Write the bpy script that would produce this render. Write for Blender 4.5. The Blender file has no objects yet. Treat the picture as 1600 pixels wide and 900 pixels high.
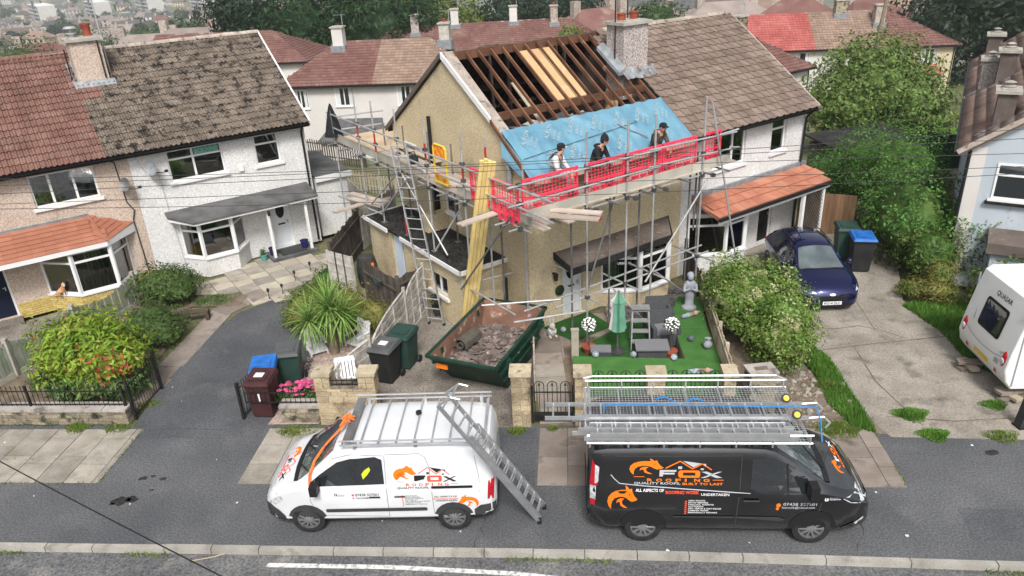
import bpy, bmesh, math, random
import numpy as np
from mathutils import Matrix, Vector
from mathutils.bvhtree import BVHTree
rnd = random.Random(7)
nrg = np.random.default_rng(7)
scene = bpy.context.scene
COL = scene.collection
rad = math.radians

# ---------------------------------------------------------------- camera
TH, RO = 0.4406, -0.0503
F_ = Vector((0, math.cos(TH), -math.sin(TH))); R_ = Vector((1, 0, 0)); U_ = R_.cross(F_)
R2 = R_ * math.cos(RO) + U_ * math.sin(RO); U2 = U_ * math.cos(RO) - R_ * math.sin(RO)
cd = bpy.data.cameras.new('camera'); cam = bpy.data.objects.new('camera', cd); COL.objects.link(cam)
cd.sensor_width = 36; cd.lens = 26.413; cd.clip_start = 0.1; cd.clip_end = 9000
m3 = Matrix((R2, U2, -F_)).transposed()
cam.matrix_world = Matrix.Translation((0, 0, 10)) @ m3.to_4x4()
scene.camera = cam
# ---------------------------------------------------------------- sky and sun (bright overcast)
SUN_EL, SUN_AZ = rad(50), rad(176)
w = bpy.data.worlds.new('World'); scene.world = w; w.use_nodes = True
nt = w.node_tree; bg = nt.nodes['Background']; sk = nt.nodes.new('ShaderNodeTexSky')
sk.sky_type = 'NISHITA'; sk.sun_disc = False; sk.sun_elevation = SUN_EL; sk.sun_rotation = SUN_AZ
sk.air_density = 1.0; sk.dust_density = 4.0; sk.ozone_density = 1.0
hs = nt.nodes.new('ShaderNodeHueSaturation'); hs.inputs['Saturation'].default_value = 0.3
nt.links.new(sk.outputs[0], hs.inputs['Color']); nt.links.new(hs.outputs[0], bg.inputs[0])
bg.inputs[1].default_value = 0.075
sl = bpy.data.lights.new('sun', 'SUN'); so = bpy.data.objects.new('sun', sl); COL.objects.link(so)
sl.energy = 1.5; sl.angle = rad(14); sl.color = (1, 0.97, 0.93)
sd = Vector((math.sin(SUN_AZ) * math.cos(SUN_EL), math.cos(SUN_AZ) * math.cos(SUN_EL), math.sin(SUN_EL)))
so.rotation_euler = sd.to_track_quat('Z', 'Y').to_euler(); so.location = sd * 60
scene.view_settings.view_transform = 'Standard'; scene.view_settings.look = 'None'
scene.view_settings.exposure = 1.25; scene.view_settings.gamma = 1
scene.cycles.max_bounces = 6; scene.cycles.transparent_max_bounces = 12

# ---------------------------------------------------------------- materials
MATS = {}
def mat(name, c1, c2=None, scale=1.5, lo=.35, hi=.65, rough=.85, metal=0, spec=.16, bump=0, bscale=60, rnd_=0, c3=None, s3=3, t3=(.55, .7), speck=0, sscale=90, trans=0, coat=0, alpha=1, detail=5, emit=0, hue=0, stretch=None):
    m = bpy.data.materials.new(name); m.use_nodes = True; t = m.node_tree; N = t.nodes; L = t.links
    b = N['Principled BSDF']
    geo = N.new('ShaderNodeNewGeometry'); pos = geo.outputs['Position']
    if stretch:
        mp = N.new('ShaderNodeMapping'); mp.inputs['Scale'].default_value = stretch; L.new(pos, mp.inputs[0]); pos = mp.outputs[0]
    col = None
    def rgb(c):
        n = N.new('ShaderNodeRGB'); n.outputs[0].default_value = (*c, 1); return n.outputs[0]
    def noise(s, d=5):
        n = N.new('ShaderNodeTexNoise'); n.inputs['Scale'].default_value = s; n.inputs['Detail'].default_value = d
        L.new(pos, n.inputs['Vector']); return n.outputs[0]
    def ramp(v, a, b_):
        n = N.new('ShaderNodeMapRange'); n.inputs[1].default_value = a; n.inputs[2].default_value = b_; L.new(v, n.inputs[0]); return n.outputs[0]
    def mix(f, a, b_, mode='MIX'):
        n = N.new('ShaderNodeMix'); n.data_type = 'RGBA'; n.blend_type = mode
        if isinstance(f, float): n.inputs[0].default_value = f
        else: L.new(f, n.inputs[0])
        L.new(a, n.inputs[6]); L.new(b_, n.inputs[7]); return n.outputs[2]
    col = rgb(c1)
    if c2: col = mix(ramp(noise(scale, detail), lo, hi), col, rgb(c2))
    if c3: col = mix(ramp(noise(s3, 8), *t3), col, rgb(c3))
    rv = None
    if rnd_ or hue:
        oi = N.new('ShaderNodeObjectInfo'); a = N.new('ShaderNodeMath'); a.operation = 'ADD'
        L.new(oi.outputs['Random'], a.inputs[0]); L.new(geo.outputs['Random Per Island'], a.inputs[1])
        f = N.new('ShaderNodeMath'); f.operation = 'FRACT'; L.new(a.outputs[0], f.inputs[0]); rv = f.outputs[0]
    if rnd_ or speck:
        val = None
        if rnd_:
            n = N.new('ShaderNodeMapRange'); n.inputs[3].default_value = 1 - rnd_; n.inputs[4].default_value = 1 + rnd_; L.new(rv, n.inputs[0]); val = n.outputs[0]
        if speck:
            n = N.new('ShaderNodeMapRange'); n.inputs[1].default_value = .3; n.inputs[2].default_value = .7
            n.inputs[3].default_value = 1 - speck; n.inputs[4].default_value = 1 + speck; L.new(noise(sscale, 2), n.inputs[0])
            if val is not None:
                k = N.new('ShaderNodeMath'); k.operation = 'MULTIPLY'; L.new(val, k.inputs[0]); L.new(n.outputs[0], k.inputs[1]); val = k.outputs[0]
            else: val = n.outputs[0]
        vm = N.new('ShaderNodeVectorMath'); vm.operation = 'SCALE'; L.new(col, vm.inputs[0]); L.new(val, vm.inputs['Scale']); col = vm.outputs[0]
    if hue:
        n = N.new('ShaderNodeMapRange'); n.inputs[3].default_value = .5 - hue; n.inputs[4].default_value = .5 + hue; L.new(rv, n.inputs[0])
        hh = N.new('ShaderNodeHueSaturation'); L.new(n.outputs[0], hh.inputs['Hue']); L.new(col, hh.inputs['Color']); col = hh.outputs[0]
    L.new(col, b.inputs['Base Color'])
    b.inputs['Roughness'].default_value = rough; b.inputs['Metallic'].default_value = metal; b.inputs['Specular IOR Level'].default_value = spec
    b.inputs['Coat Weight'].default_value = coat; b.inputs['Coat Roughness'].default_value = .04; b.inputs['Alpha'].default_value = alpha
    if bump:
        bn = N.new('ShaderNodeBump'); bn.inputs['Strength'].default_value = bump; bn.inputs['Distance'].default_value = .02
        L.new(noise(bscale, 3), bn.inputs['Height']); L.new(bn.outputs[0], b.inputs['Normal'])
    if trans:
        tr = N.new('ShaderNodeBsdfTranslucent'); L.new(col, tr.inputs[0]); ms = N.new('ShaderNodeMixShader'); ms.inputs[0].default_value = trans
        L.new(b.outputs[0], ms.inputs[1]); L.new(tr.outputs[0], ms.inputs[2]); L.new(ms.outputs[0], N['Material Output'].inputs[0])
    MATS[name] = m; return m
def glassmat(name, tint, f=.25):
    m = bpy.data.materials.new(name); m.use_nodes = True; t = m.node_tree; N = t.nodes; L = t.links
    N.remove(N['Principled BSDF']); tr = N.new('ShaderNodeBsdfTransparent'); tr.inputs[0].default_value = (*tint, 1)
    gl = N.new('ShaderNodeBsdfGlossy'); gl.inputs['Roughness'].default_value = .03
    lw = N.new('ShaderNodeLayerWeight'); lw.inputs[0].default_value = f
    ms = N.new('ShaderNodeMixShader'); L.new(lw.outputs['Fresnel'], ms.inputs[0]); L.new(tr.outputs[0], ms.inputs[1]); L.new(gl.outputs[0], ms.inputs[2])
    L.new(ms.outputs[0], N['Material Output'].inputs[0]); MATS[name] = m; return m
mat('asphalt', (.078, .081, .086), (.112, .114, .118), scale=.5, rough=.9, speck=.34, sscale=26, bump=.5, bscale=40, c3=(.13, .132, .135), s3=.9, t3=(.56, .8), detail=9)
mat('asphalt_drive', (.066, .069, .075), (.096, .099, .105), scale=.6, rough=.85, speck=.32, sscale=26, bump=.5, bscale=40, c3=(.125, .125, .125), s3=.9, t3=(.58, .8), detail=9)
mat('road', (.095, .096, .1), (.135, .135, .135), scale=.8, rough=.9, speck=.45, sscale=24, bump=.6, bscale=40, c3=(.2, .19, .175), s3=1.4, t3=(.55, .75))
mat('concrete', (.21, .187, .158), (.31, .28, .238), scale=1.1, rough=.9, speck=.24, sscale=22, detail=9, bump=.4, bscale=40, c3=(.1, .09, .075), s3=1.6, t3=(.55, .75))
mat('concrete_dark', (.16, .14, .12), (.24, .215, .185), scale=1.3, rough=.9, speck=.4, sscale=22, detail=9, bump=.4, bscale=40, c3=(.1, .085, .07), s3=1.1, t3=(.52, .72))
mat('slab', (.235, .213, .18), (.32, .293, .25), scale=2.5, rough=.9, rnd_=.14, speck=.2, sscale=60, bump=.3, c3=(.2, .17, .14), s3=2.2, t3=(.56, .76))
mat('slab_pale', (.42, .38, .3), (.34, .3, .25), scale=2, rough=.9, rnd_=.15, speck=.15, bump=.3, c3=(.2, .17, .13), s3=2, t3=(.58, .75))
mat('slab_brown', (.2, .165, .14), (.27, .23, .2), scale=2, rough=.9, rnd_=.18, speck=.2, bump=.3, c3=(.11, .09, .075), s3=2, t3=(.55, .72))
mat('kerb_stone', (.27, .255, .225), (.35, .333, .3), scale=2, rough=.9, rnd_=.1, speck=.25, bump=.3, c3=(.2, .19, .16), s3=3, t3=(.56, .72))
mat('soil', (.12, .09, .065), (.2, .16, .12), scale=3, rough=.95, speck=.35, sscale=40, bump=.8, bscale=30)
mat('earth', (.09, .11, .045), (.15, .14, .08), scale=.4, rough=.95, speck=.3, sscale=8)
mat('far_ground', (.09, .13, .06), (.16, .17, .12), scale=.012, rough=.95, c3=(.22, .2, .17), s3=.02, t3=(.5, .6))
mat('gravel_pink', (.3, .22, .19), (.4, .32, .28), scale=6, rough=.95, rnd_=.3, speck=.3, sscale=25, bump=.9, bscale=25)
mat('gravel_dark', (.05, .048, .047), (.11, .105, .1), scale=8, rough=.9, speck=.5, sscale=22, bump=1, bscale=22, rnd_=.4)
mat('turf', (.045, .13, .03), (.065, .17, .042), scale=2.2, rough=.9, rnd_=.25, speck=.2, sscale=60, bump=.6, bscale=120)
mat('turf_dark', (.02, .075, .016), (.03, .1, .022), scale=2.2, rough=.95, rnd_=.2, speck=.2, bump=.5, bscale=120)
mat('grass', (.07, .17, .02), (.12, .25, .04), scale=1.5, rough=.8, rnd_=.35, trans=.25)
mat('weed', (.1, .17, .025), (.16, .2, .05), scale=3, rough=.8, rnd_=.35, trans=.25)
mat('road_paint', (.58, .58, .56), (.25, .25, .245), scale=14, lo=.5, hi=.66, rough=.8, bump=.2)
# renders
mat('dash_pink', (.53, .43, .36), (.46, .37, .305), scale=.9, rough=.95, speck=.3, sscale=24, bump=1, bscale=30, c3=(.27, .2, .155), s3=1.3, t3=(.62, .8))
mat('dash_white', (.66, .655, .645), (.57, .565, .555), scale=.7, rough=.95, speck=.2, sscale=22, bump=.9, bscale=28, c3=(.5, .49, .47), s3=1.1, t3=(.6, .85))
mat('dash_cream', (.57, .475, .31), (.5, .415, .27), scale=.8, rough=.95, speck=.22, sscale=24, bump=1, bscale=30, c3=(.24, .2, .15), s3=.9, t3=(.58, .85))
mat('dash_grey', (.42, .37, .345), (.36, .32, .3), scale=1, rough=.95, speck=.6, sscale=22, bump=.9, bscale=60)
mat('render_blue', (.44, .49, .53), (.39, .44, .48), scale=.8, rough=.9, bump=.2, c3=(.3, .32, .33), s3=1.2, t3=(.64, .85))
mat('render_cream', (.56, .49, .34), (.5, .43, .3), scale=.6, rough=.95, bump=.2)
mat('render_pale', (.6, .57, .54), (.52, .5, .48), scale=.6, rough=.95, bump=.3, speck=.1)
mat('brick_yellow', (.46, .34, .1), (.55, .43, .17), scale=5, rough=.9, rnd_=.14, speck=.15, bump=.4)
mat('mortar', (.3, .25, .17), (.24, .2, .14), scale=5, rough=.95, speck=.2)
mat('stone', (.46, .38, .25), (.33, .26, .17), scale=3, rough=.95, rnd_=.2, speck=.25, sscale=35, bump=.9, bscale=25, c3=(.1, .085, .06), s3=3, t3=(.6, .75))
mat('stone_dark', (.21, .175, .13), (.3, .26, .19), scale=3, rough=.95, rnd_=.3, speck=.3, sscale=30, bump=1, bscale=22, c3=(.05, .05, .035), s3=4, t3=(.52, .66))
mat('stone_cap', (.5, .43, .31), (.38, .32, .22), scale=4, rough=.95, rnd_=.12, speck=.25, bump=.6, c3=(.16, .13, .09), s3=5, t3=(.58, .72))
mat('cap_grey', (.3, .27, .25), (.38, .35, .32), scale=2.5, rough=.95, rnd_=.1, speck=.2, bump=.4, c3=(.15, .13, .12), s3=3)
# roof coverings
mat('tile_red', (.15, .076, .059), (.2, .112, .09), scale=1.6, rough=.85, rnd_=.16, speck=.12, bump=.25, c3=(.24, .17, .145), s3=2.4, t3=(.58, .8))
mat('tile_moss', (.125, .1, .08), (.19, .155, .125), scale=2.2, rough=.95, rnd_=.22, speck=.3, sscale=30, bump=.6, bscale=30, c3=(.04, .034, .03), s3=4.2, t3=(.53, .63))
mat('tile_brown', (.16, .118, .096), (.215, .168, .14), scale=1.8, rough=.92, rnd_=.17, speck=.18, sscale=40, bump=.4, c3=(.13, .1, .085), s3=2.5, t3=(.6, .75))
mat('tile_plum', (.15, .075, .065), (.19, .105, .09), scale=.5, rough=.9, rnd_=.15, speck=.1, bump=.2, c3=(.24, .17, .14), s3=.6, t3=(.62, .8))
mat('tile_tan', (.225, .155, .12), (.28, .2, .155), scale=.6, rough=.92, rnd_=.16, speck=.15, bump=.3)
mat('tile_scarlet', (.33, .085, .075), (.4, .13, .115), scale=.6, rough=.8, rnd_=.12, bump=.2)
mat('tile_grey', (.2, .165, .15), (.255, .215, .195), scale=.6, rough=.92, rnd_=.14, speck=.15, bump=.3)
mat('tile_pantile', (.23, .155, .125), (.3, .215, .175), scale=1.2, rough=.92, rnd_=.1, speck=.2, sscale=30, bump=.5, c3=(.13, .1, .085), s3=2)
mat('tile_orange', (.285, .115, .07), (.335, .145, .095), scale=1.5, rough=.75, rnd_=.08, speck=.08, bump=.15)
mat('tile_porch', (.36, .135, .085), (.42, .19, .125), scale=2, rough=.8, rnd_=.14, speck=.12, bump=.2)
mat('felt', (.016, .0155, .015), (.035, .033, .031), scale=2, rough=.85, speck=.5, sscale=16, bump=1, bscale=12, c3=(.07, .067, .063), s3=3.5, t3=(.62, .8))
mat('felt_brown', (.1, .08, .07), (.15, .125, .11), scale=1.6, rough=.95, speck=.25, bump=.5, c3=(.2, .15, .12), s3=6, t3=(.62, .72))
mat('felt_grey', (.07, .07, .07), (.12, .12, .118), scale=2, rough=.9, speck=.25, bump=.3)
mat('lead', (.2, .215, .23), (.3, .315, .33), scale=5, rough=.5, metal=.3, bump=.3)
mat('terracotta', (.3, .08, .045), (.22, .05, .03), scale=5, rough=.8, bump=.2)
mat('mortar_ridge', (.3, .25, .21), (.4, .35, .3), scale=3, rough=.95, rnd_=.15, speck=.3, bump=.5, c3=(.12, .1, .08), s3=5, t3=(.56, .7))
# joinery, metal and plastic
mat('upvc', (.7, .7, .7), rough=.35, spec=.5)
mat('white_paint', (.74, .74, .73), (.66, .66, .65), scale=3, rough=.5)
mat('black_plastic', (.016, .016, .017), rough=.45)
mat('black_paint', (.012, .012, .013), (.03, .028, .026), scale=8, rough=.45)
mat('blind_dark', (.05, .045, .06), rough=.8, rnd_=.3)
mat('blind_white', (.62, .62, .6), rough=.8, rnd_=.1)
mat('curtain', (.55, .55, .54), rough=.9, rnd_=.2)
mat('room', (.02, .02, .022), rough=.9)
mat('door_white', (.68, .71, .74), rough=.35)
mat('door_pale_blue', (.55, .63, .72), rough=.4)
mat('door_navy', (.012, .016, .035), rough=.35)
mat('door_black', (.012, .012, .013), rough=.35)
mat('brass', (.5, .35, .1), rough=.3, metal=1)
mat('green_glass', (.25, .5, .42), (.1, .3, .25), scale=14, rough=.15)
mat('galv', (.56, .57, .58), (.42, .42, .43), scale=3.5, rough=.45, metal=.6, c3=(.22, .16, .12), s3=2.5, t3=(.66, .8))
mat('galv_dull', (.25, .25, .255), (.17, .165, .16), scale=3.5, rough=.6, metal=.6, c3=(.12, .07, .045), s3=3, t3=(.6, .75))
mat('coupler', (.14, .14, .145), (.07, .06, .055), scale=8, rough=.6, metal=.6)
mat('red_paint', (.5, .03, .04), (.3, .03, .03), scale=6, rough=.6)
mat('alu', (.56, .57, .58), (.46, .47, .48), scale=5, rough=.4, metal=.7)
mat('steel_mesh', (.55, .56, .57), rough=.4, metal=.7)
mat('ply', (.45, .33, .21), (.55, .43, .3), scale=1.5, rough=.9, rnd_=.1, stretch=(1, 1, 8))
mat('board', (.5, .43, .36), (.38, .32, .27), scale=1.2, rough=.9, rnd_=.16, speck=.1, c3=(.24, .2, .165), s3=1.8, t3=(.58, .75))
mat('toe_board', (.46, .44, .38), (.36, .34, .29), scale=1.2, rough=.9, rnd_=.08, c3=(.22, .2, .17), s3=1.6, t3=(.6, .75))
mat('new_timber', (.72, .56, .24), (.64, .47, .17), scale=2, rough=.7, rnd_=.12, stretch=(6, 6, .6), c3=(.75, .58, .25), s3=3)
mat('rafter', (.17, .085, .05), (.1, .045, .028), scale=2.2, rough=.9, rnd_=.25, bump=.3, c3=(.36, .25, .18), s3=2, t3=(.64, .8))
mat('old_wood', (.06, .042, .034), (.035, .025, .022), scale=2, rough=.95, rnd_=.25)
mat('insulation', (.5, .34, .18), (.43, .28, .145), scale=1.5, rough=.85, c3=(.55, .4, .24), s3=3)
mat('osb', (.4, .25, .1), (.3, .18, .07), scale=4, rough=.9)
mat('loft_junk', (.4, .38, .38), (.25, .24, .25), scale=3, rough=.9, rnd_=.5, hue=.08)
mat('membrane', (.09, .215, .3), (.135, .285, .375), scale=1.2, rough=.32, spec=.6, bump=.5, bscale=6, c3=(.18, .34, .425), s3=1.8, t3=(.55, .75))
mat('membrane_print', (.32, .42, .47), (.25, .36, .42), scale=4, rough=.5)
mat('barrier_red', (.9, .055, .115), (.8, .04, .085), scale=3, rough=.35, spec=.6)
mat('gate_yellow', (.7, .48, .06), rough=.5); mat('gate_orange', (.8, .16, .02), (.75, .4, .03), scale=9, lo=.48, hi=.55, rough=.5)
mat('skip_green', (.009, .036, .024), (.02, .055, .037), scale=3, rough=.5, bump=.25, bscale=12, c3=(.22, .2, .17), s3=4, t3=(.66, .74))
mat('skip_rust', (.22, .115, .075), (.14, .085, .066), scale=2.2, rough=.9, bump=.5, bscale=20, c3=(.4, .33, .29), s3=3.4, t3=(.56, .68))
mat('rubble', (.185, .15, .132), (.125, .098, .088), scale=4, rough=.95, rnd_=.4, speck=.25, bump=.4, c3=(.36, .29, .26), s3=8, t3=(.56, .7))
mat('carpet', (.07, .06, .05), (.1, .09, .075), scale=4, rough=.95, speck=.2)
mat('orange_reflector', (.8, .2, .02), rough=.4); mat('orange_strap', (.82, .2, .05), (.75, .14, .03), scale=9, rough=.7)
mat('blue_strap', (.02, .17, .45), (.05, .24, .5), scale=9, rough=.7)
mat('bin_black', (.018, .019, .02), (.03, .03, .03), scale=3, rough=.5); mat('bin_green', (.02, .05, .04), (.03, .06, .05), scale=3, rough=.5)
mat('bin_brown', (.045, .018, .02), (.06, .025, .025), scale=3, rough=.5); mat('bin_blue', (.015, .1, .37), (.03, .15, .44), scale=5, rough=.45)
mat('bin_grey_lid', (.07, .075, .078), (.1, .1, .1), scale=3, rough=.5); mat('label_white', (.72, .72, .72), rough=.6)
mat('fence_grey', (.48, .455, .415), (.34, .32, .29), scale=3, rough=.95, rnd_=.2, speck=.15, stretch=(2, 2, 2), bump=.3)
mat('fence_dark', (.105, .09, .078), (.07, .058, .05), scale=3, rough=.95, rnd_=.25, speck=.2, bump=.3)
mat('fence_green', (.2, .23, .18), (.26, .28, .225), scale=3, rough=.9, rnd_=.12)
mat('fence_pale', (.42, .36, .27), (.32, .27, .2), scale=3, rough=.9, rnd_=.2)
mat('fence_brown', (.2, .12, .07), (.14, .08, .045), scale=2.5, rough=.9, rnd_=.18, stretch=(5, 5, .6))
mat('fence_bottle', (.022, .05, .035), (.035, .07, .05), scale=2, rough=.8, rnd_=.2)
mat('post_concrete', (.4, .38, .33), (.3, .28, .25), scale=4, rough=.95, speck=.2, bump=.3)
mat('parasol_green', (.16, .36, .26), (.11, .27, .19), scale=3, rough=.85, rnd_=.08)
mat('statue_grey', (.3, .31, .35), (.24, .25, .29), scale=6, rough=.8, bump=.2); mat('stone_pale', (.5, .49, .46), (.36, .35, .33), scale=9, rough=.9, bump=.3)
mat('rattan', (.055, .058, .062), (.08, .083, .088), scale=25, rough=.7, bump=.5); mat('cushion', (.17, .17, .18), rough=.9)
mat('flower_white', (.82, .82, .8), rough=.7, rnd_=.1); mat('flower_pink', (.38, .04, .13), (.45, .09, .19), scale=20, rough=.7, rnd_=.3)
mat('plastic_white', (.72, .72, .72), rough=.45); mat('pot_blue', (.02, .02, .09), rough=.2); mat('pot_green', (.1, .28, .26), rough=.3)
mat('doormat', (.02, .02, .02), (.05, .05, .05), scale=20, rough=.95)
mat('cat_ginger', (.42, .17, .06), (.6, .4, .25), scale=9, rough=.9); mat('ornament', (.1, .16, .22), (.3, .3, .3), scale=14, rough=.4, rnd_=.5); mat('red_slate', (.4, .09, .06), rough=.9)
# foliage
def leafmat(n, c1, c2, rv=.35, sc=2.0, c3=None, t3=(.58, .72), hue=.02): return mat(n, c1, c2, scale=sc, rough=.5, spec=.22, rnd_=rv, trans=.22, c3=c3, s3=2.2, t3=t3, hue=hue)
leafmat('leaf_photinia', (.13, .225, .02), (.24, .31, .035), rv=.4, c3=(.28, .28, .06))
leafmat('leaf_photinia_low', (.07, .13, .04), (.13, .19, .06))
leafmat('leaf_red', (.35, .06, .03), (.4, .12, .05))
leafmat('leaf_shrub', (.05, .085, .022), (.085, .13, .034))
leafmat('leaf_hedge', (.08, .155, .025), (.17, .24, .05), c3=(.4, .42, .2), t3=(.54, .64))
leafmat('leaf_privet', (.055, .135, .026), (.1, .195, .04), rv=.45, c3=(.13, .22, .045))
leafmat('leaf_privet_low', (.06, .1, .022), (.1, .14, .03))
leafmat('leaf_tree', (.09, .15, .033), (.15, .205, .052), rv=.45, c3=(.18, .22, .07))
leafmat('leaf_dark', (.014, .028, .014), (.027, .045, .02))
leafmat('leaf_conifer', (.012, .034, .012), (.026, .058, .016), c3=(.055, .095, .02))
leafmat('leaf_far', (.04, .075, .025), (.07, .105, .035), sc=.2)
leafmat('leaf_far_dark', (.018, .034, .018), (.03, .05, .024), sc=.2)
leafmat('leaf_gold', (.11, .15, .03), (.16, .2, .05), sc=.3)
leafmat('leaf_heath', (.13, .15, .03), (.19, .17, .05), c3=(.06, .15, .02))
leafmat('leaf_cordyline', (.14, .25, .045), (.23, .33, .1))
leafmat('leaf_low', (.05, .12, .02), (.08, .16, .03)); leafmat('leaf_topiary', (.015, .03, .015), (.03, .05, .02))
mat('bark', (.1, .075, .055), (.07, .05, .04), scale=6, rough=.95, bump=.6, bscale=20); mat('bark_pale', (.25, .2, .15), (.18, .14, .1), scale=8, rough=.95, bump=.6)
# vehicles, people
mat('van_white', (.62, .635, .65), (.56, .57, .58), scale=1.1, rough=.3, coat=.8); mat('van_black', (.12, .122, .13), (.1, .1, .105), scale=1.2, rough=.24, coat=.6, spec=.6, metal=1); mat('car_blue', (.004, .007, .055), (.005, .009, .07), scale=2, rough=.22, coat=1, metal=.6)
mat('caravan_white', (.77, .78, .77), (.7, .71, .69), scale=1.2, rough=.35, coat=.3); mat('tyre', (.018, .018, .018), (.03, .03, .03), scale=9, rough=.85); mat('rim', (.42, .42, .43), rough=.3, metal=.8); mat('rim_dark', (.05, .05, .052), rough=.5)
mat('bumper', (.035, .036, .038), (.05, .05, .05), scale=4, rough=.65); mat('car_glass', (.014, .017, .02), rough=.04, spec=1, coat=1); mat('screen', (.12, .15, .155), (.05, .065, .07), scale=1.6, rough=.03, spec=1, coat=1)
mat('lamp_clear', (.6, .62, .64), (.3, .31, .33), scale=14, rough=.1, spec=.7, coat=.6); mat('lamp_red', (.4, .01, .02), rough=.15, coat=.6); mat('seam', (.05, .05, .052), rough=.8); mat('seam_pale', (.22, .225, .23), rough=.6)
mat('logo_orange', (.85, .18, .012), rough=.4); mat('logo_red', (.75, .08, .04), rough=.4); mat('logo_black', (.02, .02, .022), rough=.4); mat('logo_grey', (.42, .43, .45), rough=.4); mat('logo_white', (.7, .7, .7), rough=.4); mat('plate_white', (.75, .75, .72), rough=.4); mat('plate_yellow', (.75, .5, .03), rough=.4)
mat('skin', (.5, .29, .21), (.45, .24, .17), scale=12, rough=.6); mat('cloth_white', (.62, .62, .61), (.5, .5, .5), scale=8, rough=.9); mat('cloth_grey', (.13, .14, .135), (.18, .19, .18), scale=9, rough=.95); mat('cloth_black', (.014, .015, .018), (.025, .026, .03), scale=8, rough=.95)
mat('cloth_camo', (.07, .06, .045), (.12, .11, .09), scale=14, rough=.95, c3=(.03, .028, .024), s3=12, t3=(.5, .56)); mat('cloth_dark', (.045, .047, .05), (.08, .08, .08), scale=14, rough=.95); mat('hair', (.03, .02, .015), rough=.8); mat('glove_orange', (.8, .3, .02), rough=.7); mat('boot', (.04, .03, .02), rough=.8); mat('hi_vis', (.5, .6, .03), rough=.7)
glassmat('glass', (.85, .88, .89), .66)
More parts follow.
